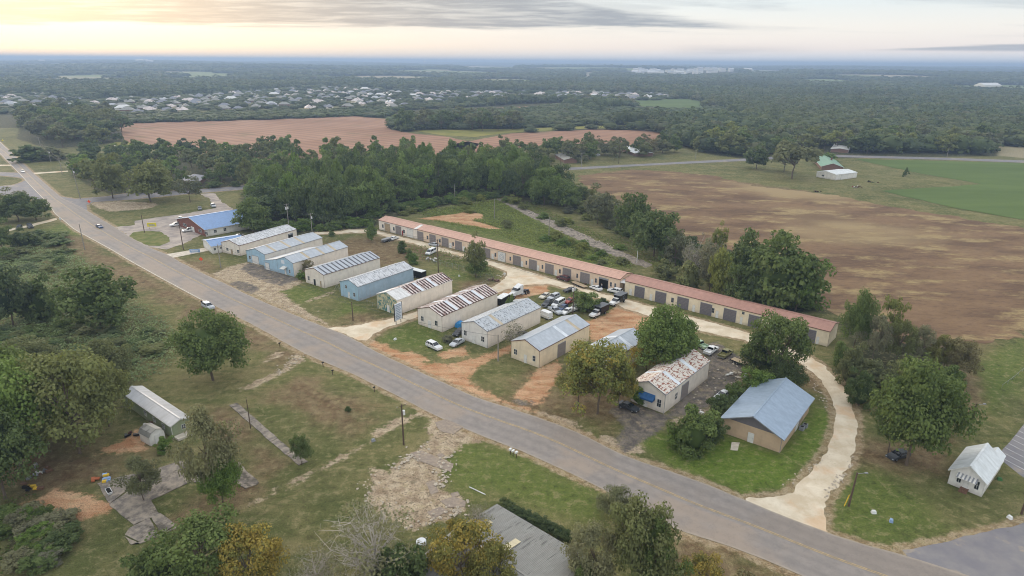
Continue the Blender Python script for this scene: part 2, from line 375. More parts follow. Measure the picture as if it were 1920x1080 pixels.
# ------------------------------------------------------------------ ground sheet
def make_ground():
    ang = [math.radians(a) for a in np.arange(-48, 48.01, .25)]
    ang = [math.radians(a) for a in range(-178, -48, 4)] + ang + [math.radians(a) for a in range(50, 180, 4)]
    nr = 760; r0, r1 = 30., 34000.
    rad = r0*(r1/r0)**(np.arange(nr)/(nr-1)); ang = np.array(ang); na = len(ang)
    R, A = np.meshgrid(rad, ang, indexing='ij'); Xg = R*np.sin(A); Yg = R*np.cos(A)
    Zg = relief(Xg, Yg)
    V = np.stack([Xg, Yg, Zg], -1).reshape(-1, 3); V = np.vstack([V, [[0, 0, 0]]])
    i, j = np.meshgrid(np.arange(nr-1), np.arange(na), indexing='ij'); j2 = (j+1) % na
    Q = np.stack([i*na+j, i*na+j2, (i+1)*na+j2, (i+1)*na+j], -1).reshape(-1, 4)[:, ::-1]
    cI = nr*na; T = np.stack([np.arange(na), (np.arange(na)+1) % na, np.full(na, cI)], -1)
    me = bpy.data.meshes.new('ground'); me.vertices.add(len(V)); me.vertices.foreach_set('co', V.ravel().astype(np.float32))
    nl = Q.size+T.size; me.loops.add(nl); me.loops.foreach_set('vertex_index', np.concatenate([Q.ravel(), T.ravel()]).astype(np.int32))
    me.polygons.add(len(Q)+len(T)); st = np.concatenate([np.arange(len(Q))*4, len(Q)*4+np.arange(len(T))*3]); me.polygons.foreach_set('loop_start', st.astype(np.int32))
    me.update(calc_edges=True); me.validate()
    P = V[:, :2]
    def chan(name, polys, pad, world=False):
        a = np.full(len(P), -8.)
        for q in polys:
            w = np.array([tuple(p) for p in (q if world else Gpoly(q))]); lo, hi = w.min(0)-pad, w.max(0)+pad
            m = np.where(((P >= lo) & (P <= hi)).all(1))[0]
            if len(m): a[m] = np.maximum(a[m], np.clip(sdpoly(P[m], w), -8, 8))
        at = me.attributes.new(name, 'FLOAT', 'POINT'); at.data.foreach_set('value', a.astype(np.float32)); return a
    chan('sand', SAND, 8); chan('clay', CLAY, 8); chan('brown', BROWN, 10); chan('lush', LUSH+[[(800,398),(935,376),(1060,440),(1180,500),(1100,500),(950,452),(830,425)]], 10); chan('vivid', [LUSH[0]], 8); chan('track', TRACKS, 4); chan('grey', GREY, 8)
    chan('verge', [ROAD_L+ROAD_R[::-1]]+SIDE_ROADS[:3]+GRAVEL, 8)
    chan('wood', WOODS, 8); chan('dry', TANF, 60)
    dr = me.attributes['dry']; aa = np.zeros(len(P), np.float32); dr.data.foreach_get('value', aa)
    for cx, cy, rx_, ry_, ro in FARF:
        u, v = P[:, 0]-cx, P[:, 1]-cy; e = 1-np.hypot((u*math.cos(ro)+v*math.sin(ro))/rx_, (-u*math.sin(ro)+v*math.cos(ro))/ry_); aa = np.maximum(aa, np.clip(e*rx_*.3, -8, 8))
    dr.data.foreach_set('value', aa.astype(np.float32))
    # beyond ~900 m everything that is not a known clearing is woodland floor
    far = me.attributes['wood']; a = np.zeros(len(P), np.float32); far.data.foreach_get('value', a)
    d = np.hypot(P[:, 0], P[:, 1]); idx = np.where(d > 900)[0]
    op = np.full(len(idx), -50.)
    for q in PLOUGHED+GREENF+TANF+[SUBDIV, BROWNF]:
        op = np.maximum(op, sdpoly(P[idx], np.array([tuple(p) for p in Gpoly(q)])))
    a[idx] = np.maximum(a[idx], np.clip(-op, -8, 8)); far.data.foreach_set('value', a)
    me.shade_smooth(); me.materials.append(MATS['ground'])
    return tag(link('ground', me), None, None, None, 'structure')
def relief(x, y):
    d = np.hypot(x, y); f = np.clip((d-1900)/3500, 0, 1); f = f*f*(3-2*f)
    z = 15*(np.sin(x/1350+1.3)*np.sin(y/1900+.4)+1) + 9*(np.sin(x/540+y/780)+1) + 6*(np.sin(y/410-x/900+2)+1)
    ridge = 10*np.clip((d-9000)/9000, 0, 1)*(1-np.clip((x/np.maximum(y, 1)+.1)*1.2, 0, 1))
    return np.minimum(z*f*.85, 46)+ridge*0.4

def ground_mats():
    m = MT('ground')
    big = m.noise(.018, 4, .5); mid = m.noise(.09, 5, .6); fine = m.noise(1.1, 4, .65); mow = m.noise(.30, 3, .5, stretch=(.25, 1.6, 1, .64)); dot = m.noise(4.5, 3, .7)
    g = m.mix(m.sst(big, .35, .65), lin('5d6138'), lin('757347'))
    g = m.mix(m.math('MULTIPLY', m.sst(mid, .40, .68), .75), g, lin('8c8159'))
    g = m.mix(m.math('MULTIPLY', m.sst(mow, .45, .7), .5), g, lin('4c5a2b'))
    lush = m.sst(m.math('ADD', m.attr('lush'), m.math('MULTIPLY', m.math('SUBTRACT', mid, .5), 14)), -4., 3.)
    g = m.mix(m.math('MULTIPLY', lush, .72), g, m.mix(m.sst(fine, .3, .7), lin('52672a'), lin('6c7a36')))
    g = m.mix(m.math('MULTIPLY', m.sst(m.math('ADD', m.attr('vivid'), m.math('MULTIPLY', m.math('SUBTRACT', mid, .5), 10)), -2., 3.), .7), g, m.mix(m.sst(fine, .3, .7), lin('587323'), lin('738634')))
    br = m.sst(m.math('ADD', m.attr('brown'), m.math('MULTIPLY', m.math('SUBTRACT', mid, .5), 22)), -4., 5.)
    g = m.mix(m.math('MULTIPLY', br, .8), g, m.mix(m.sst(m.noise(.35, 5, .65), .35, .65), lin('725744'), lin('8b765c')))
    wd = m.sst(m.math('ADD', m.attr('wood'), m.math('MULTIPLY', m.math('SUBTRACT', mid, .5), 8)), -1., 2.5)
    g = m.mix(wd, g, m.mix(mid, lin('3a3f26'), lin('504d36')))
    g = m.mix(m.sst(m.attr('dry'), -3., 3.), g, m.mix(m.sst(m.noise(.0012, 2), .45, .55), lin('a89a7c'), lin('7d8a52')))
    g = m.mix(m.math('MULTIPLY', m.sst(m.math('ADD', m.attr('track'), m.math('MULTIPLY', m.math('SUBTRACT', fine, .5), 1.2)), -.35, .3), .5), g, lin('938560'))
    edge = m.math('ADD', m.math('MULTIPLY', m.math('SUBTRACT', m.noise(.35, 6, .7), .5), 5.), m.math('MULTIPLY', m.math('SUBTRACT', fine, .5), 3.))
    clay = m.sst(m.math('ADD', m.attr('clay'), edge), -.5, .9)
    g = m.mix(m.math('MULTIPLY', clay, .95), g, m.mix(m.sst(m.noise(.25, 6, .65, stretch=(.5, 1.4, 1, .6)), .35, .65), lin('ba8560'), lin('d9b18c')))
    sand = m.sst(m.math('ADD', m.attr('sand'), m.math('MULTIPLY', edge, 1.25)), -.2, .8)
    sc = m.mix(m.sst(m.noise(.5, 7, .72), .36, .64), lin('9c8770'), lin('ccba9f')); sc = m.mix(m.sst(m.noise(2.2, 4, .7), .56, .62), sc, lin('5f5540'))
    g = m.mix(sand, g, sc)
    vg = m.sst(m.math('ADD', m.attr('verge'), m.math('MULTIPLY', edge, .55)), -1.9, -.9)
    g = m.mix(m.math('MULTIPLY', vg, .85), g, m.mix(m.sst(m.noise(.7, 5, .7), .4, .6), lin('9a8163'), lin('b9a588')))
    gy = m.sst(m.math('ADD', m.attr('grey'), m.math('MULTIPLY', edge, .8)), -.4, .8)
    gc = m.mix(m.sst(m.noise(.4, 6, .7), .4, .62), lin('67605c'), lin('877c72')); gc = m.mix(m.sst(m.noise(.23, 5, .7, off=(40, 0, 0)), .55, .62), gc, lin('9b8b78'))
    g = m.mix(gy, g, gc)
    mot = m.noise(.55, 6, .75, off=(11, 3, 0)); g = m.mix(m.math('MULTIPLY', m.sst(mot, .50, .64), .45), g, lin('a89a72')); g = m.mix(m.math('MULTIPLY', m.sst(mot, .47, .33), .5), g, lin('33361f'))
    g = m.mix(m.math('MULTIPLY', m.math('SUBTRACT', 1., m.sst(dot, .32, .62)), .5), g, lin('2e2f1c'))
    m.bump(m.math('ADD', fine, dot), .8, .25); m.out(g, .95, 0, .1)
    # asphalt
    m = MT('asphalt'); t = m.attr('across')
    n = m.noise(.5, 5, .6); n2 = m.noise(9, 3, .7); along = m.noise(.05, 4, .6)
    c = m.mix(m.sst(n, .3, .7), lin('817a74'), lin('8d857e'))
    def near(v, w): return m.sst(m.math('ABSOLUTE', m.math('SUBTRACT', t, v)), 0, w, 1., 0.)
    track = m.math('MAXIMUM', m.math('MAXIMUM', near(.16, .07), near(.36, .07)), m.math('MAXIMUM', near(.64, .07), near(.84, .07)))
    c = m.mix(m.math('MULTIPLY', track, .35), c, lin('726c69'))
    dusty = m.math('MULTIPLY', m.sst(along, .42, .58), m.sst(t, .5, .56)); c = m.mix(m.math('MULTIPLY', dusty, .75), c, lin('978879'))
    dusty2 = m.math('MULTIPLY', m.sst(m.noise(.06, 3, .5, off=(30, 9, 0)), .45, .6), m.sst(t, .5, .44)); c = m.mix(m.math('MULTIPLY', dusty2, .45), c, lin('83776b'))
    ed = m.math('ADD', m.math('ABSOLUTE', m.math('SUBTRACT', t, .5)), m.math('MULTIPLY', m.math('SUBTRACT', n, .5), .05)); c = m.mix(m.math('MULTIPLY', m.sst(ed, .455, .495), .6), c, lin('a39786'))
    crack = m.sst(m.noise(.22, 8, .75, off=(3, 50, 0)), .495, .503); crack = m.math('MULTIPLY', crack, m.math('SUBTRACT', 1., m.sst(m.noise(.22, 8, .75, off=(3, 50, 0)), .507, .515)))
    c = m.mix(m.math('MULTIPLY', crack, .28), c, lin('4c4a4a'))
    c = m.mix(m.math('MULTIPLY', m.sst(n2, .4, .75), .10), c, lin('a8a29a'))
    m.bump(n2, .3, .02); m.out(c, .85, 0, .25)
    m = MT('asphalt_side'); c = m.mix(m.sst(m.noise(.25, 6, .65), .3, .7), lin('757276'), lin('85817f')); c = m.mix(m.math('MULTIPLY', m.sst(m.noise(.14, 5, .7, off=(9, 9, 0)), .54, .64), .6), c, lin('a1937f'))
    m.bump(m.noise(8, 3), .3, .02); m.out(c, .87, 0, .2)
    m = MT('gravel'); c = m.mix(m.sst(m.noise(.25, 6, .6), .3, .7), lin('beae94'), lin('d6cab4')); c = m.mix(m.math('MULTIPLY', m.sst(m.noise(2.5, 5, .7), .5, .75), .35), c, lin('9f8c70'))
    c = m.mix(m.math('MULTIPLY', m.sst(m.noise(.11, 4, .6, off=(7, 0, 0)), .5, .66), .5), c, lin('c49c74')); m.bump(m.noise(5, 4, .7), .5, .06); m.out(c, .95, 0, .1)
    m = MT('gravel_lot'); c = m.mix(m.sst(m.noise(.2, 6, .65), .35, .65), lin('8f8680'), lin('b0a396')); m.bump(m.noise(5, 4, .7), .4, .05); m.out(c, .95, 0, .1)
    m = MT('lawn'); c = m.mix(m.sst(m.noise(.3, 5, .6), .35, .65), lin('5a6330'), lin('767348')); m.bump(m.noise(4, 3), .6, .1); m.out(c, .95, 0, .1)
    m = MT('concrete'); c = m.mix(m.sst(m.noise(.7, 7, .7), .35, .65), lin('6d665f'), lin('9c9081')); c = m.mix(m.sst(m.noise(.25, 6, .7, off=(4, 4, 0)), .52, .62), c, lin('595349')); m.bump(m.noise(3, 5, .7), .4, .04); m.out(c, .92, 0, .2)
    m = MT('pale_concrete'); c = m.mix(m.sst(m.noise(.8, 6, .7), .35, .65), lin('b3a897'), lin('cdc4b4')); m.out(c, .92, 0, .2)
    m = MT('road_paint'); c = m.mix(m.sst(m.noise(1.2, 6, .75), .38, .62), lin('9c8a66'), lin('c9ad78')); m.out(c, .85, 0, .2)
    m = MT('white_paint'); c = m.mix(m.sst(m.noise(1.5, 6, .75), .35, .6), lin('9a9792'), lin('c9c7c2')); m.out(c, .85, 0, .2)
    # ploughed field: long rows
    m = MT('ploughed_soil'); fa, fb = G(300, 240), G(480, 263); fd = (fb-fa).normalized(); vd = m.n('ShaderNodeVectorMath', operation='DOT_PRODUCT'); m.L.new(m.pos(), vd.inputs[0]); vd.inputs[1].default_value = (-fd.y, fd.x, 0)
    ph = m.math('ADD', m.math('MULTIPLY', vd.outputs['Value'], 2*PI/13), m.math('MULTIPLY', m.noise(.008, 2), 9)); wv = m.math('SINE', ph); ph2 = m.math('SINE', m.math('MULTIPLY', ph, 4.3)); wv = m.math('ADD', m.math('MULTIPLY', wv, .7), m.math('MULTIPLY', ph2, .3))
    c = m.mix(m.sst(m.noise(.01, 5, .6), .3, .7), lin('8c6a54'), lin('a38069')); c = m.mix(m.math('MULTIPLY', m.sst(wv, -.7, .1, 1., 0.), .5), c, lin('775b4c'))
    c = m.mix(m.math('MULTIPLY', m.sst(m.noise(.02, 4, .6, off=(90, 0, 0)), .58, .7), .5), c, lin('6c6344')); m.bump(wv, .4, .4); m.out(c, .95, 0, .1)
    m = MT('fallow_field'); n = m.noise(.035, 7, .66, stretch=(.7, 1.5, 1, .45)); c = m.mix(m.sst(n, .38, .60), lin('66513f'), lin('7e664d'))
    c = m.mix(m.math('MULTIPLY', m.sst(m.noise(.05, 7, .68, stretch=(.7, 1.5, 1, .4), off=(50, 0, 0)), .50, .62), .8), c, lin('9c8961'))
    c = m.mix(m.math('MULTIPLY', m.sst(m.noise(.5, 5, .75, stretch=(.6, 1.5, 1, .4)), .42, .72), .5), c, lin('4a3a30'))
    c = m.mix(m.sst(m.noise(.008, 3, .5, off=(2, 7, 0)), .52, .66), c, lin('93805f')); m.bump(m.noise(.8, 5, .7), .6, .3); m.out(c, .95, 0, .1)
    m = MT('crop_green'); c = m.mix(m.sst(m.noise(.02, 5, .6, stretch=(.4, 1.5, 1, .2)), .3, .7), lin('4f5f31'), lin('5d6d3b')); m.bump(m.noise(.7, 5, .7), .6, .3); m.out(c, .95, 0, .1)
    m = MT('meadow'); c = m.mix(m.sst(m.noise(.04, 5, .6), .3, .7), lin('6f7038'), lin('8b8348')); m.out(c, .95, 0, .1)
    m = MT('dry_field'); c = m.mix(m.sst(m.noise(.01, 5, .6), .3, .7), lin('8f8065'), lin('a89a7d')); m.out(c, .95, 0, .1)
WOODS = [
 [(440,432),(520,446),(600,436),(700,428),(760,402),(850,384),(930,364),(1000,372),(1080,396),(1190,446),(1290,505),(1420,590),(1560,590),(1540,560),(1300,462),(1180,400),(1090,350),(1018,326),(960,325),(880,315),(700,320),(600,315),(520,340),(450,360)],
 [(30,260),(90,280),(240,265),(235,240),(190,225),(40,222)], [(130,330),(200,366),(330,358),(440,350),(560,330),(480,300),(300,285),(150,300)],
 [(1560,600),(1640,590),(1790,690),(1780,740),(1640,730)],
 [(180,232),(350,228),(730,219),(725,212),(500,215),(250,222)], [(735,245),(1240,247),(1240,262),(1330,290),(1400,299),(1870,293),(1900,270),(1900,235),(1340,215),(1170,205),(1000,212),(860,218),(740,228)],
 [(0,930),(60,940),(150,980),(150,1000),(0,1070)],
]
ground_mats(); ground = make_ground()
# main road as a lofted strip with an "across" coordinate
def loft_road():
    def resample(pts, n):
        w = [G(x, y).xy for x, y in pts]; d = [0]
        for a, b in zip(w, w[1:]): d.append(d[-1]+(b-a).length)
        return [Vector((np.interp(t, d, [p.x for p in w]), np.interp(t, d, [p.y for p in w]))) for t in np.linspace(0, d[-1], n)]
    n = 420; Rr = resample(ROAD_R, n); Ll = []
    dense = resample(ROAD_L, 2500); da = np.array([tuple(p) for p in dense])
    for i in range(n):
        t = (Rr[min(i+1, n-1)]-Rr[max(i-1, 0)]).normalized(); p = np.array(tuple(Rr[i]))
        k = np.argmin(np.abs((da-p)@np.array(tuple(t)))+.02*np.hypot(*(da-p).T)); Ll.append(Vector(da[k]))
    for _ in range(6): Ll = [Ll[0]]+[(Ll[i-1]+Ll[i]*2+Ll[i+1])/4 for i in range(1, n-1)]+[Ll[-1]]
    for _ in range(3): Rr = [Rr[0]]+[(Rr[i-1]+Rr[i]*2+Rr[i+1])/4 for i in range(1, n-1)]+[Rr[-1]]
    K = 10; m = MB(); at = []
    for i in range(n):
        for k in range(K+1):
            t = k/K; p = Rr[i].lerp(Ll[i], t); w = (mnoise.noise(Vector((p.x*.6, p.y*.6, 0)))*.22) if k in (0, K) else 0
            q = p+(Ll[i]-Rr[i]).normalized()*w; m.v.append((q.x, q.y, .05+.10*(1-abs(2*t-1)))); at.append(t)
    for i in range(n-1):
        for k in range(K): a = i*(K+1)+k; m.f.append((a, a+1, a+K+2, a+K+1)); m.mi.append(0)
    o = m.build('road', 'asphalt', None, True); o['kind'] = 'structure'
    a = o.data.attributes.new('across', 'FLOAT', 'POINT'); a.data.foreach_set('value', at)
    # double yellow centre line
    for off in (-.16, .16):
        m = MB(); prev = None
        for i in range(14, n):
            p = Rr[i].lerp(Ll[i], .455 if i > 250 else .47); d = (Ll[i]-Rr[i]).normalized(); a = p+d*(off-.06); b = p+d*(off+.06)
            if prev: m.face([(prev[0].x, prev[0].y, .165), (prev[1].x, prev[1].y, .165), (b.x, b.y, .165), (a.x, a.y, .165)])
            prev = (a, b)
        y = m.build('centre_line', 'road_paint', o)
    # low concrete gutter along the left edge and along the far right edge
    for nm, side, i0, i1 in (('kerb', Ll, 90, 330), ('kerb', Rr, 40, 140)):
        sgn = 1 if side is Ll else -1; m = MB(); secs = []
        for i in range(i0, i1):
            d = (Ll[i]-Rr[i]).normalized()*sgn; a = side[i]+d*.05; b = side[i]+d*.40; secs.append([(a.x, a.y, 0), (a.x, a.y, .12), (b.x, b.y, .14), (b.x, b.y, 0)])
        m.loft(secs); k = m.build(nm, 'pale_concrete'); k['kind'] = 'structure'
    return o
road = loft_road()
for i, q in enumerate(SIDE_ROADS): sheet('side_road', q, .035 if i != 3 else .12, 'asphalt_side', .25, 1.5 if i != 3 else 6)
for i, q in enumerate(GRAVEL): sheet('gravel_lane', q, .022+.004*i, 'gravel', .38, .6, seed=i)
sheet('parking_lot', LOT_BLUE, .018, 'gravel_lot', .5, 1.2, seed=5); sheet('grass_island', ISLAND, .045, 'lawn', .3, 1, seed=6)
sheet('concrete_walk', PALE_WALK, .05, 'pale_concrete', .05, 2)
sheet('gravel_lane', [(62,324),(64,326.5),(128,322),(127,320)], .02, 'gravel', .2, 2); sheet('gravel_lane', [(-20,309),(24,308.5),(24,311),(-20,312)], .02, 'gravel', .2, 2)
sheet('gravel_lane', [(12,431),(60,420),(104,409),(108,412),(62,424),(14,434)], .02, 'gravel', .3, 1)
sheet('dirt_path', [(930,374),(945,374),(1000,398),(1060,424),(1130,455),(1200,486),(1222,497),(1212,502),(1190,496),(1110,462),(1040,430),(985,402)], .02, 'concrete', .6, 1, seed=9)
for q in PLOUGHED: sheet('ploughed_field', q, .10, 'ploughed_soil', .6, 6)
sheet('fallow_field', BROWNF, .08, 'fallow_field', 2.5, 3)
for i, q in enumerate(GREENF): sheet('green_field', q, .14, 'crop_green' if i < 2 else 'meadow', .8, 5)
# parking bays at the right edge
pk = sheet('parking_lot', [(1927,780),(1919,796),(1869,858),(1925,899),(2080,960),(2150,860)], .03, 'asphalt_side', .1, 1.5)
for t in np.linspace(.05, .95, 8):
    a = G(1919-50*t, 797+61*t); b = a+(G(1922, 872)-G(1884, 852)).normalized()*5.4; d = (b-a).normalized(); s = Vector((-d.y, d.x, 0))*.08
    MB().face([(a-s)+Vector((0,0,.04)), (b-s)+Vector((0,0,.04)), (b+s)+Vector((0,0,.04)), (a+s)+Vector((0,0,.04))]).build('bay_line', 'white_paint', pk)
# ------------------------------------------------------------------ building materials
def siding(name, c, dirt='8d7a66', amt=.5, rib=.3):
    m = MT(name); c = lin(c)
    o = m.obj(); f = m.sst(m.noise(.5, 5, .6, vec=o), .3, .7); col = m.mix(f, tuple(v*.9 for v in c), tuple(min(1, v*1.06) for v in c))
    sx = m.n('ShaderNodeSeparateXYZ'); m.L.new(o, sx.inputs[0])
    low = m.sst(m.math('ADD', sx.outputs[2], m.math('MULTIPLY', m.noise(.9, 5, .7, vec=o), -1.6)), -.9, .35, 1., 0.)
    col = m.mix(m.math('MULTIPLY', low, amt), col, lin(dirt))
    st = m.sst(m.noise(1.1, 4, .6, vec=o, stretch=(1, 1, .12)), .5, .75); col = m.mix(m.math('MULTIPLY', st, amt*.5), col, lin(dirt))
    fr = m.math('FRACT', m.math('MULTIPLY', m.math('ADD', sx.outputs[0], sx.outputs[1]), 1/rib)); rr = m.sst(m.math('ABSOLUTE', m.math('SUBTRACT', fr, .5)), .33, .45)
    m.bump(rr, .6, .03); col = m.mix(m.math('MULTIPLY', m.sst(m.math('ABSOLUTE', m.math('SUBTRACT', fr, .5)), .42, .49), .18), col, tuple(v*.6 for v in c))
    return m.out(col, .7, 0, .3)
siding('siding_beige', 'e6dbcd', amt=.35); siding('siding_cream', 'e3d3b6', amt=.3); siding('siding_white', 'dfdbd3', amt=.35); siding('siding_blue', 'a3c0d0', amt=.35); siding('siding_blue_side', '9db2c2', amt=.4)
siding('siding_grime', 'c9bba4', '6e7564', .6); siding('siding_peach', 'e4caaf', amt=.25); siding('siding_tan', 'c4a98c', amt=.2); siding('siding_brick', '7d5f52', amt=.2); siding('siding_sage', '8b9475', amt=.4)
def teal():
    m = MT('siding_peeling_teal'); o = m.obj(); n = m.sst(m.noise(1.5, 6, .7, vec=o, stretch=(1.2, 1, .5)), .46, .52)
    c = m.mix(n, lin('4e7b78'), lin('c2b894')); m.bump(m.noise(3, 3, vec=o), .3, .05); m.out(c, .8, 0, .2)
teal()
def metal(name, c, rough=.45, spots=None, dirt=('8b8378', .35), met=.25):
    m = MT(name); c = lin(c); o = m.obj(); oi = m.n('ShaderNodeObjectInfo').outputs['Random']
    v = m.n('ShaderNodeVectorMath', operation='ADD'); cx = m.n('ShaderNodeCombineXYZ'); m.set(cx.inputs[0], m.math('MULTIPLY', oi, 90)); m.set(cx.inputs[1], m.math('MULTIPLY', oi, 37)); m.L.new(o, v.inputs[0]); m.L.new(cx.outputs[0], v.inputs[1]); o = v.outputs[0]
    f = m.sst(m.noise(.8, 5, .6, vec=o), .3, .7); col = m.mix(f, tuple(q*.9 for q in c), tuple(min(1, q*1.08) for q in c))
    col = m.mix(m.math('MULTIPLY', m.math('SUBTRACT', oi, .5), .22), col, tuple(q*.4 for q in c))
    d = m.sst(m.noise(.7, 6, .7, vec=o, stretch=(.35, 1.4, 1)), .45, .7); col = m.mix(m.math('MULTIPLY', d, dirt[1]), col, lin(dirt[0]))
    if spots: s = m.sst(m.noise(spots[1], 5, .72, vec=o, stretch=spots[3]), spots[2], spots[2]+.06); col = m.mix(m.math('MULTIPLY', s, spots[4]), col, lin(spots[0]))
    return m.out(col, rough, met, .4)
metal('roof_blue_steel', 'adb2b7', .4, dirt=('969da4', .5)); metal('roof_slate_blue', '93a2b2', .45, dirt=('8797a6', .4)); metal('roof_weathered', 'b4b6b8', .6, ('55585a', 1.3, .52, (.3, 2.2, 1), .85)); metal('roof_worn_white', 'c9cacb', .6, ('5d6165', 1.3, .52, (.3, 2.4, 1), .8))
metal('roof_patchy', 'b6babd', .55, ('3d3f43', 1.3, .545, (.9, 1.6, 1), .95)); metal('roof_white', 'd9d7d3', .6, ('84807a', 1.4, .66, (1, 1, 1), .8)); metal('roof_rust_dark', '472c28', .8, ('a58f86', 1.1, .58, (.5, 1, 1), .7))
metal('roof_rust_light', 'dad0ca', .75, ('7b4a3c', .9, .52, (.5, 1.2, 1), .8)); metal('roof_dark_strip', '55555c', .7); metal('roof_pink', 'bd9683', .65, dirt=('a07c70', .3), met=0); metal('roof_rose', 'a57d6e', .65, dirt=('8f6b62', .4), met=0)
metal('skylight_white', 'd6dade', .5, dirt=('a5a7a6', .4), met=0); metal('skylight_yellowed', 'b5a68c', .6, dirt=('8f8268', .5), met=0); metal('roof_slate', '929089', .6, ('5b5855', .8, .56, (.2, 1, 1), .7)); metal('roof_blue_paint', '5d83b0', .5, dirt=('4f739c', .4), met=0)
metal('roof_green', '6f927b', .6, met=0); metal('roof_silver', 'b2b3b5', .5); metal('roof_chapel', 'd0d3d2', .55, dirt=('a9aba6', .5), met=0); metal('skylight_cream', 'cfc2a0', .6, met=0)
def rustspots():
    m = MT('roof_rust_flaked'); o = m.obj(); oi = m.n('ShaderNodeObjectInfo').outputs['Random']
    cx = m.n('ShaderNodeCombineXYZ'); m.set(cx.inputs[0], m.math('MULTIPLY', oi, 9)); v = m.n('ShaderNodeVectorMath', operation='ADD'); m.L.new(o, v.inputs[0]); m.L.new(cx.outputs[0], v.inputs[1])
    vo = m.n('ShaderNodeTexVoronoi'); vo.inputs['Scale'].default_value = 1.5; vo.inputs['Randomness'].default_value = .55; m.L.new(v.outputs[0], vo.inputs['Vector'])
    s = m.sst(m.math('ADD', vo.outputs['Distance'], m.math('MULTIPLY', m.noise(4, 4, .7, vec=v.outputs[0]), .45)), .80, .88)
    m.out(m.mix(s, lin('cfc6ba'), m.mix(m.noise(2, 3, vec=v.outputs[0]), lin('7c4738'), lin('94604c'))), .8, 0, .2)
rustspots()
simple('roof_shingle', '85858a', .85)
simple('trim_brown', '6a4b40'); simple('trim_grey', '8b8d90'); simple('trim_white', 'd2cfc8'); simple('door_white', 'd8d5ce', var=.05); simple('door_grey', '877e7a', var=.06); simple('door_slate', '6e696b', var=.05); simple('door_tan', 'a89478'); simple('dark_open', '15130f')
simple('brick_red', '7b4f43'); simple('wood_brown', '6f5443', scale=4); simple('wood_pole', '5c4c40', scale=3); simple('pole_grey', '8f8980', scale=3); simple('metal_grey', '9a9c9e', .4, .6); simple('black_paint', '141416', .35); simple('white_enamel', 'd9d9d6', .35, spec=.5)
simple('awning_blue', '2c5785'); simple('sign_blue', '8da4c4'); simple('sign_white', 'd4d8dc', var=.03); simple('sign_orange', 'e8552a', .6, var=.04); simple('sign_yellow', 'd9c83a', .6, var=.05); simple('print_grey', '8e9aac', var=.03); simple('red_paint', '8c3330'); simple('yellow_paint', 'd8b13a'); simple('green_plastic', '3f6b3c')
simple('rubble', 'b6aa98', scale=3); simple('clay_block', 'a7603f'); simple('tarp_blue', '2d7fb8', .5); simple('rust_iron', '5d3f34', .8)
m = MT('window_glass'); m.out(m.mix(m.noise(.6, 3, vec=m.obj()), lin('20242a'), lin('3a4148')), .12, 0, .6)
m = MT('wire_mesh'); m.out(lin('8d8f8c'), .5, .5)

# ------------------------------------------------------------------ gabled buildings
def panel_mesh(s, p, mat, key, rib=True, _c={}):
    k = (round(s, 2), round(p, 2), mat)
    if k not in _c:
        prof = [(0, 0), (0, .05), (.03, .05), (.06, .0), (p/2-.05, .0), (p/2-.02, .03), (p/2+.02, .03), (p/2+.05, 0), (p-.01, 0)] if rib else [(0, 0), (0, .02), (.03, .02), (.05, 0), (p-.01, 0)]
        b = MB(); n = len(prof)
        b.v = [(0, y, z) for y, z in prof]+[(s, y, z) for y, z in prof]
        for i in range(n-1): b.f.append((i, i+n, i+n+1, i+1)); b.mi.append(0)
        b.face([(0, 0, -.04), (0, p-.01, -.04), (s, p-.01, -.04), (s, 0, -.04)][::-1]); b.face([(0, 0, -.04), (0, 0, 0), (0, p-.01, 0), (0, p-.01, -.04)])
        _c[k] = b.mesh('roof_panel', mat)
    return _c[k]
_shared = {}
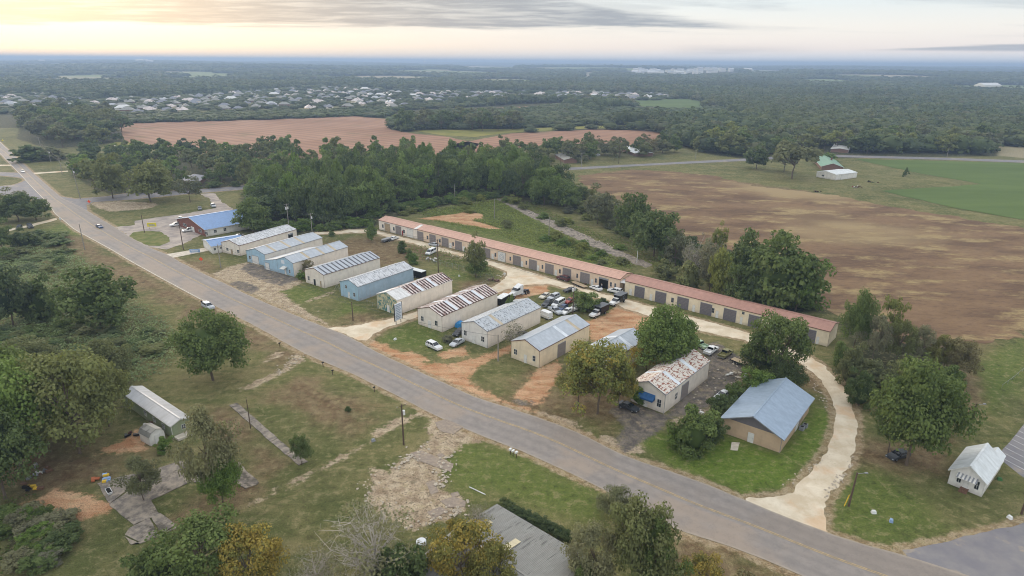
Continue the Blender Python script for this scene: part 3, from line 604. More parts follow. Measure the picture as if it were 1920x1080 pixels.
def opening(parent, kind, org, ux, nrm, w, z0, z1, mat):
    """a door or window on a wall: org = left foot on the wall, ux along the wall, nrm outwards"""
    M = Matrix.Identity(4)
    for i in range(3): M[i][0] = ux[i]; M[i][1] = -nrm[i]; M[i][2] = (0, 0, 1)[i]; M[i][3] = org[i]
    M[2][3] += z0; h = z1-z0; key = (kind, round(w, 1), round(h, 1), mat)
    if key not in _shared:
        b = MB(); c = None; wq, hq = round(w, 1), round(h, 1)
        if kind == 'overhead':
            n = max(4, int(hq/.45))
            for k in range(n): b.box(.0, -.07, k*hq/n, wq, -.02, (k+.94)*hq/n)
            b.box(-.08, -.10, 0, -.004, -.01, hq+.08, 1); b.box(wq+.004, -.10, 0, wq+.08, -.01, hq+.08, 1); b.box(-.08, -.10, hq+.004, wq+.08, -.01, hq+.12, 1)
            me = b.mesh('overhead_door', [mat, 'trim_grey'])
        elif kind == 'door':
            b.box(0, -.07, 0, wq, -.02, hq); b.box(-.06, -.09, 0, -.004, -.01, hq+.06, 1); b.box(wq+.004, -.09, 0, wq+.06, -.01, hq+.06, 1); b.box(-.06, -.09, hq+.004, wq+.06, -.01, hq+.07, 1)
            me = b.mesh('door', [mat, 'trim_white']); c = MB().box(wq*.82, -.12, hq*.45, wq*.9, -.072, hq*.5).mesh('handle', 'metal_grey')
        elif kind == 'hole':
            b.box(0, -.03, 0, wq, -.01, hq); b.box(-.08, -.10, 0, -.004, -.01, hq+.08, 1); b.box(wq+.004, -.10, 0, wq+.08, -.01, hq+.08, 1); b.box(-.08, -.3, hq-.5, wq+.08, -.031, hq, 1); me = b.mesh('open_doorway', ['dark_open', 'trim_grey'])
        elif kind == 'sash':
            t = .07
            for q in ((-t, -t, wq+t, -.004), (-t, hq+.004, wq+t, hq+t), (-t, 0, -.004, hq), (wq+.004, 0, wq+t, hq), (wq/2-.02, .0, wq/2+.02, hq), (0, hq/2-.02, wq/2-.024, hq/2+.02), (wq/2+.024, hq/2-.02, wq, hq/2+.02)): b.box(q[0], -.09, q[1], q[2], -.03, q[3])
            me = b.mesh('window', mat or 'trim_white'); c = MB().box(0, -.045, 0, wq, -.02, hq).mesh('pane', 'window_glass')
        else:
            b.box(0, -.06, 0, wq, -.02, hq); me = b.mesh(kind, mat)
        _shared[key] = (me, c, 'handle' if kind == 'door' else 'pane')
    me, c, cn = _shared[key]
    o = link({'sash': 'window', 'overhead': 'overhead_door', 'hole': 'open_doorway'}.get(kind, kind), me, parent); o.matrix_local = M
    if c: link(cn, c, o)
    return o
def frame3(A, B, Cc, skew=.35):
    a, b, c = G(*A), G(*B), G(*Cc); e1 = b-a; e2 = c-b
    t1 = math.atan2(e1.y, e1.x); t2 = math.atan2(e2.y, e2.x); sk = (t2-t1-PI/2+PI) % (2*PI)-PI
    th = t1+sk*(1-skew)                       # angle of local X; Y = +90 deg
    w = e1.length*abs(math.cos(sk)); l = e2.length
    xd = Vector((math.cos(th), math.sin(th), 0)); yd = Vector((-xd.y, xd.x, 0))
    org = b-xd*w
    return org, th, w, l, xd, yd
def on_line(px, P, Q):
    """distance along the wall foot from P at picture column px"""
    t = (px-P[0])/(Q[0]-P[0]); return (G(px, P[1]+(Q[1]-P[1])*t)-G(*P)).length*(1 if t >= 0 else -1)
def gable(name, label, cat, A, B, Cc, wh, rise, wall='siding_beige', front=None, roof='roof_blue_steel', roofL=None, panel=1.13, over=.12, feats=(), trim='trim_brown', gmat=None, roofsel=None, skew=.35, group=None, ridge=.5, rib=True, fascia=True, eave_over=None, flat_panels=False):
    org, th, w, l, xd, yd = frame3(A, B, Cc, skew); eo = over if eave_over is None else eave_over
    t = thing(name, label, cat, org, th, group); rx = w*ridge
    b = MB(); F = (0, 0, 0), (w, 0, 0), (w, 0, wh), (0, 0, wh); Bk = [(x, l, z) for x, y, z in F]
    g0 = (rx, 0, wh+rise); g1 = (rx, l, wh+rise)
    b.face(F, 1); b.face([F[3], F[2], g0], 2); b.face([Bk[1], Bk[0], Bk[3], Bk[2]]); b.face([Bk[2], Bk[3], g1]); b.face([F[1], Bk[1], Bk[2], F[2]]); b.face([Bk[0], F[0], F[3], Bk[3]])
    b.build('wall', [wall, front or wall, gmat or front or wall], t)
    n = max(1, round(l/panel)); p = (l+2*over)/n
    for side in (0, 1):
        run = (w-rx) if side else rx; s = math.hypot(run, rise)*(1+eo/run); sl = rise/run
        d = Vector((-(1 if side else -1)*run, 0, rise)).normalized(); ex = (w if side else 0)+(eo if side else -eo); ez = wh-eo*sl+.07
        yv = Vector((0, 1, 0)) if side else Vector((0, -1, 0)); z = d.cross(yv)
        if z.z < 0: z = -z
        for k in range(n):
            y = -over+k*p if side else -over+(k+1)*p
            mt = (roofsel(side, k, n) if roofsel else None) or (roofL if (roofL and not side) else roof)
            me = panel_mesh(s-.02, p, mt, 0, rib)
            o = link('skylight' if 'skylight' in mt else 'roof_panel', me, t); M = Matrix.Identity(4)
            for i in range(3): M[i][0] = d[i]; M[i][1] = yv[i]; M[i][2] = d.cross(yv)[i]; M[i][3] = (ex, y, ez)[i]
            o.matrix_local = M
    b = MB(); b.box(-.18, -over, 0, .18, l+over, .05, M=Matrix.Translation((rx, 0, wh+rise+.10))); b.build('ridge_cap', roof if 'rust' not in roof else 'roof_rust_light', t)
    if fascia:
        b = MB()
        for y in (-over-.06, l+over+.01):
            for s_ in (0, 1):
                x1 = w+eo if s_ else -eo; z1 = wh-(eo*rise/((w-rx) if s_ else rx))
                b.raw([(x1, y, z1-.10), (rx, y, wh+rise-.10), (rx, y, wh+rise+.10), (x1, y, z1+.10), (x1, y+.05, z1-.10), (rx, y+.05, wh+rise-.10), (rx, y+.05, wh+rise+.10), (x1, y+.05, z1+.10)], [(0,1,2,3),(7,6,5,4),(0,4,5,1),(3,2,6,7),(0,3,7,4),(1,5,6,2)])
        b.box(w+eo+.01, -over, wh-eo*rise/(w-rx)-.08, w+eo+.08, l+over, wh-eo*rise/(w-rx)+.06)
        b.box(-eo-.08, -over, wh-eo*rise/rx-.08, -eo-.01, l+over, wh-eo*rise/rx+.06); b.build('eave_trim', trim, t)
        MB().box(w-.06, -.03, 0, w+.03, -.004, wh-.1).build('corner_trim', trim, t); MB().box(-.03, -.03, 0, .06, -.004, wh-.1).build('corner_trim', trim, t)
    for f in feats:
        face, kind, p0, p1, z0, z1 = f[:6]; mt = f[6] if len(f) > 6 else None
        if face == 'F': o0, ux, nr = Vector((on_line(p0, A, B), 0, 0)), Vector((1, 0, 0)), Vector((0, -1, 0)); ww = on_line(p1, A, B)-o0.x
        elif face == 'R': q = on_line(p0, B, Cc); ww = on_line(p1, B, Cc)-q; o0, ux, nr = Vector((w, q, 0)), Vector((0, 1, 0)), Vector((1, 0, 0))
        else: D = f[7]; q = on_line(p0, D[0], D[1]); ww = on_line(p1, D[0], D[1])-q; o0, ux, nr = Vector((0, l-q, 0)), Vector((0, -1, 0)), Vector((-1, 0, 0))
        o = opening(t, kind, o0, ux, nr, max(.3, ww), z0, z1, mt)
    t['dims'] = (w, l, wh, rise)
    return t, org, th, w, l, xd, yd
WG = 'gabled metal warehouses in a row along the road'
def sky_at(ks, mat='skylight_white', other=None): return lambda s, k, n: mat if (s and k in ks) else (other(s, k, n) if other else None)
HW = 4.7
gable('warehouse', 'beige warehouse with weathered grey roof and a lean-to shed, nearest the blue-roofed building', 'warehouse', (426,470),(451,480),(545,446), 4.2, 1.4, roof='roof_worn_white', roofL='roof_weathered', group=WG, feats=[('F','sash',432,434.5,1.2,2.3,'trim_white'),('F','door',437.5,440,0,2.1,'door_tan'),('F','sash',446,448.5,1.2,2.3,'trim_white'),('R','hole',531,538,1.2,3.2,None)])
gable('warehouse', 'pale blue fronted warehouse with white overhead door, second from the far end of the row', 'warehouse', (473,487.5),(499,499),(594.5,464), 4.5, 1.5, front='siding_blue', roofsel=lambda s, k, n: (('skylight_white' if s == 0 else 'skylight_yellowed') if k in (4, 10, 16) else None), group=WG, trim='trim_grey', feats=[('F','overhead',480,488.5,0,3,'door_white'),('F','sash',476,478,1.4,2.6,'trim_white')])
wb3 = gable('warehouse', 'sky blue warehouse with wide lean-to front, white hood over its door and a white sign', 'warehouse', (526,509.5),(552,519),(648,485), 5.0, 1.6, front='siding_blue', roofsel=lambda s, k, n: (('skylight_white' if s == 0 else 'skylight_yellowed') if k in (6, 12, 17) else None), group=WG, trim='trim_grey', feats=[('F','sash',544,546,1,2.2,'trim_white'),('F','door',537,539.5,0,2.1,'door_white'),('F','sign_board',533,538,3.9,5.2,'sign_white')])
gable('warehouse', 'beige warehouse with striped dark and pale steel roof', 'warehouse', (579,527.5),(609,540.5),(707.5,505), HW, 1.5, roofsel=lambda s, k, n: ('roof_dark_strip' if k % 3 == 2 else 'roof_blue_steel'), panel=.62, roof='roof_blue_steel', group=WG, feats=[('F','sash',583,585.5,1.2,2.6,'trim_white'),('F','door',592,595,0,2.2,'dark_open'),('F','door',602,604,0,2.2,'door_tan')])
gable('warehouse', 'light blue sided warehouse with blotched whitish roof', 'warehouse', (640.5,554),(673,565),(774.5,527.5), 4.9, 1.5, wall='siding_blue_side', front='siding_blue', roof='roof_worn_white', roofL='roof_weathered', group=WG, trim='trim_grey', feats=[('F','sash',650,653,3.2,4.2,'trim_white'),('F','door',654,657,0,2.1,'door_white'),('F','sash',664,667,1.2,2.4,'trim_white')])
def rs(w0, sk): return lambda s, k, n: ('roof_white' if k < w0*2 else 'skylight_white' if k//2 in sk else ('roof_rust_dark' if k % 2 else 'roof_rust_light'))
gable('warehouse', 'warehouse with peeling teal front and rust-striped roof with a white end', 'warehouse', (709,578),(746,591),(847.5,551), 4.8, 1.6, front='siding_peeling_teal', panel=.57, roofsel=rs(5, (9, 14)), roof='roof_rust_light', group=WG, trim='trim_white', feats=[('F','door',727,731,0,2.2,'door_white')])
gable('warehouse', 'beige warehouse with rust-striped roof facing the road sign board', 'warehouse', (787.5,606),(829.5,623),(927.5,575), 4.9, 1.6, panel=.57, roofsel=rs(0, (5, 10, 15)), roof='roof_rust_light', group=WG, feats=[('F','sash',793.5,797.5,1.5,2.9,'trim_white'),('F','door',805.5,810,0,2.2,'door_white'),('F','sash',817,821.5,1.5,2.9,'trim_white')])
gable('warehouse', 'white fronted warehouse with patchy grey roof and two gridded windows', 'warehouse', (866.7,635),(914,653),(1012,605), 4.9, 1.6, front='siding_white', roof='roof_patchy', roofsel=lambda s, k, n: 'skylight_yellowed' if k == 5 and s else None, group=WG, trim='trim_grey', feats=[('F','sash',871.5,876,1.5,2.9,'trim_white'),('F','door',886.5,891.5,0,2.2,'door_white'),('F','sash',903,908,1.5,2.9,'trim_white')])
gable('warehouse', 'cream warehouse with light blue steel roof beside the orange dirt yard', 'warehouse', (957,671),(1011,690),(1106,639), HW, 1.7, wall='siding_cream', roof='roof_blue_steel', roofsel=lambda s, k, n: ('skylight_white' if k == 10 and s else 'skylight_yellowed' if k == 15 and s else None), group=WG, feats=[('F','sash',963,968,1.4,2.8,'trim_white'),('F','door',982,987,0,2.2,'door_white'),('F','sash',998.5,1003.5,1.4,2.8,'trim_white'),('R','overhead',1046,1060.5,0,3.6,'door_grey')])
gable('warehouse', 'warehouse with slate blue roof mostly hidden behind the yellowing tree', 'warehouse', (1061,702),(1118,722),(1216,668), HW, 1.7, roof='roof_blue_steel', roofsel=lambda s, k, n: ('skylight_white' if k in (7, 13) else 'roof_patchy' if k < 6 else None), group=WG)
w10 = gable('warehouse', 'beige warehouse with rust-flaked white roof and blue awning', 'warehouse', (1182,752),(1244.5,775.5),(1327,710), HW, 1.7, roof='roof_rust_flaked', roofsel=lambda s, k, n: ('skylight_white' if k in (5, 12) else None), group=WG, trim='trim_grey', feats=[('F','door',1207,1213,0,2.2,'door_white'),('F','sash',1231,1238,1.2,3.0,'trim_white'),('R','overhead',1276,1288.5,0,3.6,'door_grey'),('R','sash',1264,1268,1.4,2.9,'trim_white')])
# awning: tapered hood hung on the front wall
t, org, th, w, l, xd, yd = w10
b = MB(); x0, x1 = w*.27, w*.72; b.loft([[(x0, 0, 2.5), (x0, -1.3, 2.3), (x0, -1.3, 2.7), (x0, 0, 3.6)], [(x1, 0, 2.5), (x1, -1.3, 2.3), (x1, -1.3, 2.7), (x1, 0, 3.6)]]); b.build('awning', 'awning_blue', t)
t, org, th, w, l, xd, yd = wb3
b = MB(); b.loft([[(w*.35, 0, 2.7), (w*.35, -1.6, 2.4), (w*.35, -1.6, 2.5), (w*.35, 0, 3.1)], [(w*.6, 0, 2.7), (w*.6, -1.6, 2.4), (w*.6, -1.6, 2.5), (w*.6, 0, 3.1)]]); b.build('door_hood', 'trim_white', t)
w2 = (G(526,509.5)-G(507.5,501)).length
b = MB(); b.raw([(-.004-w2,0,0),(-.004,0,0),(-.004,0,4.9),(-w2,0,3.2),(-w2,l*.8,0),(-.004,l*.8,0),(-.004,l*.8,4.9),(-w2,l*.8,3.2)], [(0,1,2,3),(7,6,5,4),(0,3,7,4)]); b.build('lean_to_wall', 'siding_blue', t)
b = MB(); b.raw([(-w2-.2,-.1,3.2),(-.004,-.1,4.99),(-.004,l*.8+.1,4.99),(-w2-.2,l*.8+.1,3.2),(-w2-.2,-.1,3.3),(-.004,-.1,5.09),(-.004,l*.8+.1,5.09),(-w2-.2,l*.8+.1,3.3)], [(3,2,1,0),(4,5,6,7),(0,1,5,4),(3,0,4,7),(2,3,7,6)]); b.build('lean_to_roof', 'roof_blue_steel', t)
o = opening(t, 'overhead', Vector((-w2+.7, 0, 0)), Vector((1, 0, 0)), Vector((0, -1, 0)), 2.2, 0, 2.6, 'door_white')
# lean-to shed on the far warehouse
t = [x for x in C.objects if x.name == 'warehouse'][0]
b = MB(); b.raw([(-4.5,1.5,0),(-.01,1.5,0),(-.01,1.5,3.6),(-4.5,1.5,2.7),(-4.5,9,0),(-.01,9,0),(-.01,9,3.6),(-4.5,9,2.7)], [(0,1,2,3),(7,6,5,4),(0,3,7,4)]); b.build('lean_to_wall', 'wood_brown', t)
b = MB(); b.raw([(-4.8,1.2,2.7),(-.01,1.2,3.66),(-.01,9.3,3.66),(-4.8,9.3,2.7),(-4.8,1.2,2.8),(-.01,1.2,3.76),(-.01,9.3,3.76),(-4.8,9.3,2.8)], [(3,2,1,0),(4,5,6,7),(0,1,5,4),(3,0,4,7),(2,3,7,6)]); b.build('lean_to_roof', 'roof_weathered', t)

gable('metal_building', 'tan metal building with wide slate blue gable roof on the bright green lawn', 'building', (1352,812.5),(1462,849),(1520,775), 3.6, 2.6, wall='siding_tan', gmat='door_slate', roof='roof_slate_blue', over=.75, eave_over=.6, panel=.95, trim='trim_grey', feats=[('F','door',1400,1410,0,2.1,'door_white'),('R','door',1492,1498,0,2.1,'door_white'),('R','overhead',1499.5,1506,0,2.8,'door_tan')])

# the long row of storage units: three buildings end to end
LP, LQ = (711,430), (1551,650)
def lpt(px): return (px, LP[1]+(LQ[1]-LP[1])*(px-LP[0])/(LQ[0]-LP[0]))
def far_of(px, d=8.2):
    a = G(*LP); bq = G(*LQ); u = (bq-a).normalized(); nrm = Vector((-u.y, u.x, 0)); p = G(*lpt(px))+nrm*d; x, y, _ = proj(p); return (x, y)
OV = {1:[(722,732,'door_tan'),(742.5,752.5,'door_grey'),(764,775,'door_white')],
      2:[(784,794,'door_grey'),(806,817,'door_grey'),(829,841,'door_grey'),(854,866,'door_grey'),(880,892,'door_white'),(906,919,'door_grey'),(934,947.5,'door_white'),(962,976,'door_grey'),(992,1006,'door_grey'),(1022.5,1037.5,'door_grey'),(1055,1070,'door_grey'),(1088,1104.5,'door_grey')],
      3:[(1189.5,1207.5,'door_slate'),(1228,1247.5,'door_slate'),(1269,1289.5,'door_slate'),(1312,1333,'door_slate'),(1355.5,1378,'door_slate'),(1402,1425.5,'door_slate'),(1450,1474,'door_slate'),(1502,1527,'door_slate')]}
DR = {1:[], 2:[845,870,924,979,1009,1042,1110], 3:[1182,1220,1300,1343.5,1389,1531.5]}
WN = {1:[718.5,739,758], 2:[802,825,850,929,957,987,1017,1049.5,1082,1117,1145,1153], 3:[1260,1335.5,1391]}
LB = 'beige storage unit building, pink roof, '
for k, (xa, xb, wh, wall, roof, lab) in {1:(711,783,4.35,'siding_beige','roof_pink','short beige storage building at the far end of the long row, pale pink roof'), 2:(783.5,1161,4.5,'siding_peach','roof_pink','longest peach storage building with pink roof and a row of grey overhead doors'), 3:(1171,1551,4.45,'siding_cream','roof_rose','cream storage building with rose roof and slate doors, nearest end of the long row')}.items():
    A = lpt(xb); B = far_of(xb); Ce = far_of(xa); D = (lpt(xa), lpt(xb))
    fe = [('W','overhead',a,c,0,3.6,mt,D) for a, c, mt in OV[k]]+[('W','door',a-2,a+2,0,2.15,'door_white',D) for a in DR[k]]
    fe += [('W','sash',a-(1.2 if k < 3 else 2),a+(1.2 if k < 3 else 2),1.3 if a != 1391 else 3.2,2.7 if a != 1391 else 3.9,'trim_grey',D) for a in WN[k]]
    if k == 2: fe.append(('W','hole',1123,1139.5,0,3.6,None,D))
    if k == 1: fe.append(('W','door',754,756.5,0,2.3,'red_paint',D))
    r = gable('storage_building', lab, 'storage building', A, B, Ce, wh, 1.15, wall=wall, roof=roof, panel=2.2, feats=fe, skew=0, trim='trim_brown', over=.15, roofsel=(lambda s, kk, n, k=k: 'roof_white' if (k == 1 and kk == 0) else None), group='long row of storage units')
    if k == 2: lrow = r
# circle logo printed on the white garage door
t, org, th, w, l, xd, yd = lrow
D = (lpt(783.5), lpt(1161)); q = (on_line(934, *D)+on_line(947.5, *D))/2
b = MB(); cx, cz = l-q, 1.9
for r0, r1, n in ((.95, 1.08, 32), (.42, .52, 24)):
    for i in range(n):
        a0, a1 = 2*PI*i/n, 2*PI*(i+1)/n
        b.face([(-.085, cx+r0*math.cos(a0), cz+r0*math.sin(a0)), (-.085, cx+r1*math.cos(a0), cz+r1*math.sin(a0)), (-.085, cx+r1*math.cos(a1), cz+r1*math.sin(a1)), (-.085, cx+r0*math.cos(a1), cz+r0*math.sin(a1))])
b.build('round_logo', 'print_grey', t)
# link block with small canopy between the two longer buildings
a = G(*lpt(1161.5)); bq = G(*lpt(1170)); u = (bq-a); nrm = Vector((-u.y, u.x, 0)).normalized()
b = MB(); L_ = u.length; ang = math.atan2(u.y, u.x)
b.box(.15, 2.2, 0, L_-.15, 7.6, 4.3); t = thing('connecting_block', 'recessed grey link block with canopy between the two long storage buildings', 'building', a, ang)
b.build('wall', 'siding_grime', t); b = MB(); b.raw([(.0, -.1, 3.5), (L_, -.1, 3.5), (L_, 2.2, 4.0), (0, 2.2, 4.0), (.0, -.1, 3.6), (L_, -.1, 3.6), (L_, 2.2, 4.1), (0, 2.2, 4.1)], [(3,2,1,0),(4,5,6,7),(0,1,5,4),(1,2,6,5),(3,0,4,7)]); b.build('canopy', 'roof_white', t)
MB().box(.05, 2.0, 4.31, L_-.05, 7.8, 4.42).build('roof', 'roof_pink', t)

# white chapel
tc_ = gable('chapel', 'small white clapboard chapel with white gable roof and brown steps', 'chapel', (1776,907),(1840,932),(1872,889), 3.1, 2.0, wall='siding_white', roof='roof_chapel', panel=.9, over=.35, trim='trim_white', feats=[('F','sash',1790,1797,1.1,2.7,'trim_white'),('F','door',1803,1811,.5,2.6,'door_white'),('F','sash',1823,1831,1.1,2.7,'trim_white')])
t, org, th, w, l, xd, yd = tc_
b = MB()
for i in range(3): b.box(w*.38, -1.3+i*.32, i*.17, w*.62, -.98+i*.32 if i < 2 else -.01, (i+1)*.17)
b.build('step', 'wood_brown', t)
b = MB(); b.raw([(w*.2,-1.2,2.55),(w*.8,-1.2,2.55),(w*.8,-.01,3.0),(w*.2,-.01,3.0),(w*.2,-1.2,2.63),(w*.8,-1.2,2.63),(w*.8,-.01,3.08),(w*.2,-.01,3.08)], [(3,2,1,0),(4,5,6,7),(0,1,5,4),(1,2,6,5),(3,0,4,7)])
for k in range(6): x = w*(.22+k*.107); b.raw([(x,-1.21,2.64),(x+.25,-1.21,2.64),(x+.25,-.02,3.095),(x,-.02,3.095)], [(0,1,2,3)], 1)
b.build('awning', ['trim_white', 'trim_grey'], t)
b = MB(); b.raw([(w*.5,l,0),(w*1.0,l,0),(w*1.0,l+2.4,0),(w*.5,l+2.4,0),(w*.5,l,2.9),(w*1.0,l,2.9),(w*1.0,l+2.4,2.9),(w*.5,l+2.4,2.9),(w*.75,l+2.4,3.9),(w*.75,l,3.9)], [(1,2,6,5),(2,3,7,8,6),(3,0,4,7)]); b.build('rear_wing', 'siding_white', t)
b = MB(); b.raw([(w*.45,l+.3,2.75),(w*.75,l+.3,4.0),(w*.75,l+2.7,4.0),(w*.45,l+2.7,2.75),(w*1.05,l+.3,2.75),(w*1.05,l+2.7,2.75)], [(0,1,2,3),(1,4,5,2)]); b.build('rear_roof', 'roof_chapel', t)

# mobile home and gambrel shed on the lower left
A_, B_, C_ = (327,825), (361,807), (300,755)
th_ = gable('mobile_home', 'long sage green mobile home with pale metal roof under the trees', 'mobile home', A_, B_, (287,740), 2.9, .75, wall='siding_sage', roof='roof_silver', panel=1.3, over=.15, trim='trim_white', feats=[('F','sash',344,350,1.2,2.2,'trim_white')])
t, org, th, w, l, xd, yd = th_
for y in (3, 7, 11): opening(t, 'sash', Vector((0, y+1, 0)), Vector((0, -1, 0)), Vector((-1, 0, 0)), 1.0, 1.1, 2.1, 'trim_white')
MB().box(.2, -1.8, 0, w-.2, -.05, .45).build('porch', 'pale_concrete', t)
p = G(297, 830); sh = thing('shed', 'little white gambrel shed with grey shingle roof beside the mobile home', 'shed', p, th_[2]+.1)
pr = [(-1.5, 0), (1.5, 0), (1.5, 1.9), (1.05, 2.6), (0, 3.0), (-1.05, 2.6), (-1.5, 1.9)]
MB().loft([[(x, 0, z) for x, z in pr], [(x, 3.6, z) for x, z in pr]][::-1]).build('wall', 'siding_white', sh)
q = [(1.62, 1.85), (1.12, 2.68), (0, 3.1), (-1.12, 2.68), (-1.62, 1.85)]; b = MB()
for (x0, z0), (x1, z1) in zip(q, q[1:]): b.raw([(x0, -.15, z0), (x1, -.15, z1), (x1, 3.75, z1), (x0, 3.75, z0), (x0, -.15, z0+.07), (x1, -.15, z1+.07), (x1, 3.75, z1+.07), (x0, 3.75, z0+.07)], [(4,5,6,7),(0,1,5,4),(3,2,1,0),(2,3,7,6)])
b.build('roof', 'roof_slate', sh); opening(sh, 'door', Vector((-.5, 0, 0)), Vector((1, 0, 0)), Vector((0, -1, 0)), 1.0, 0, 1.8, 'door_white')

# slate roofed building at the bottom edge
c0 = G(932, 941, 4); c1 = G(1112, 1047, 4); ux = (c1-c0); L_ = ux.length; ang = math.atan2(ux.y, ux.x); c2 = G(785, 1030, 4); uy = c2-c0
t = thing('low_building', 'long low building with ribbed slate roof and cream skylights, bottom edge', 'building', (c0.x, c0.y, 0), ang)
Wd = 19.0; MB().box(.3, -Wd+.3, 0, L_-.3, -.3, 3.3).build('wall', 'siding_grime', t)
def roofz(y): return 3.6+(4.6-3.6)*(1-abs(-y-Wd/2)/(Wd/2))
n = 40; p = L_/n; skies = {(7, 0), (15, 0), (22, 1), (27, 1), (12, 1)}
for side in (0, 1):
    s = math.hypot(Wd/2, 1.0); d = Vector((0, (-1 if side == 0 else 1)*Wd/2, 1.0)).normalized(); yv = Vector((-1, 0, 0)) if side == 1 else Vector((1, 0, 0))
    yv = -yv if d.cross(yv).z < 0 else yv
    for k in range(n):
        x = k*p if yv.x > 0 else (k+1)*p; o = link('roof_panel', panel_mesh(s, p, 'roof_slate', 0), t); M = Matrix.Identity(4)
        for i in range(3): M[i][0] = d[i]; M[i][1] = yv[i]; M[i][2] = d.cross(yv)[i]; M[i][3] = (x, 0 if side == 0 else -Wd, 3.6)[i]
        o.matrix_local = M
for fx, fy in ((.10,.22), (.42,.24), (.30,.50), (.70,.55), (.08,.55), (.55,.8)):
    x = L_*fx; y = -Wd*fy; b = MB(); zA, zB = roofz(y)+.07, roofz(y-3.2)+.07
    b.raw([(x,y,zA),(x,y-3.2,zB),(x+1.1,y-3.2,zB),(x+1.1,y,zA),(x,y,zA+.05),(x,y-3.2,zB+.05),(x+1.1,y-3.2,zB+.05),(x+1.1,y,zA+.05)], [(4,5,6,7),(0,4,7,3),(1,2,6,5),(0,1,5,4),(3,7,6,2)]); b.build('skylight', 'skylight_cream', t)
MB().box(.1, -Wd/2-.2, 4.6, L_-.1, -Wd/2+.2, 4.68).build('ridge_cap', 'roof_slate', t)

# blue-roofed building with brick front
def corner(x, y, z=0): return G(x, y, z)
tb = gable('blue_roof_building', 'large building with bright blue hip roof and brick front beside the gravel lot', 'building', (365,414),(387,444),(461,424), 3.2, 3.0, wall='siding_white', front='brick_red', gmat='brick_red', roof='roof_blue_paint', panel=1.2, over=.5, trim='trim_white', skew=.5, feats=[('F','sash',369,371,1.1,2.3,'trim_white'),('F','door',374,376,0,2.2,'door_white'),('F','sash',379,381,1.1,2.3,'trim_white'),('F','sash',383,385,1.1,2.3,'trim_white'),('R','sash',400,404,1.1,2.3,'trim_white'),('R','sash',415,419,1.1,2.3,'trim_white')])
gable('rear_annex', 'low white annex with blue roof on the side of the brick-fronted building', 'building', (391,461),(399,476),(456,463), 3.0, 1.1, wall='siding_white', roof='roof_blue_paint', panel=1.2, over=.3, trim='trim_white', skew=.6, feats=[('R','sash',402,405,1.3,2.2,'trim_white'),('R','sash',413,417,1.6,2.2,'trim_white'),('R','sash',441,445,1.3,2.2,'trim_white')])
# farm on the right: green-roofed house, white barn, and houses along the back road
gable('barn', 'long white barn with two doors beyond the brown field', 'barn', (1531,331),(1566,338),(1590,331), 3.6, 1.2, wall='siding_white', roof='roof_chapel', panel=2, trim='trim_white', feats=[('F','sash',1540,1544,1.2,2.2,'trim_white'),('R','overhead',1572,1580,0,2.8,'door_white')], skew=.7)
g = gable('farmhouse', 'farmhouse with pale green roof and red chimney behind the white barn', 'house', (1538,320),(1580,321),(1586,305), 2.8, 2.4, wall='siding_brick', roof='roof_green', panel=2, over=.5, trim='trim_white', skew=.5)
t, org, th, w, l, xd, yd = g; MB().box(w*.6, l*.45, 4, w*.6+1.2, l*.45+.9, 6.3).build('chimney', 'brick_red', t)
gable('house', 'dark walled house with white metal roof beside the right-hand back road', 'house', (1557,285),(1590,287),(1600,277), 2.7, .9, wall='siding_brick', roof='roof_white', panel=2.2, over=.4, trim='trim_white', skew=.5)
gable('house', 'low ranch house with cream roof across the back road', 'house', (1187,296),(1224,293),(1226,282), 2.6, 1.2, wall='siding_brick', roof='roof_chapel', panel=2.2, over=.5, trim='trim_white', skew=.5)
gable('trailer_home', 'white trailer home among trees along the back road', 'house', (1343,285),(1362,283),(1366,276), 2.8, .8, wall='siding_white', roof='roof_chapel', panel=2.2, trim='trim_white', skew=.5)
gable('house', 'grey roofed house half hidden by pines in the middle wood', 'house', (822,306),(848,309),(856,300), 3, 1.6, wall='siding_brick', roof='roof_slate', panel=2.2, over=.4, skew=.5)
gable('shed', 'pale blue metal shed at the edge of the ploughed field', 'shed', (245,293),(258,291),(265,279), 3.2, .8, wall='siding_white', roof='roof_blue_steel', panel=2, skew=.5)
gable('house', 'brown roofed house behind the roadside oaks', 'house', (330,352),(372,351),(380,338), 2.7, 1.3, wall='siding_brick', roof='roof_shingle', panel=2.2, over=.4, skew=.5)
gable('house', 'dark brick ranch house behind trees left of the back road', 'house', (1056,308),(1082,306),(1086,296), 2.6, 1.3, wall='siding_brick', roof='roof_slate', panel=2.2, over=.4, skew=.5)

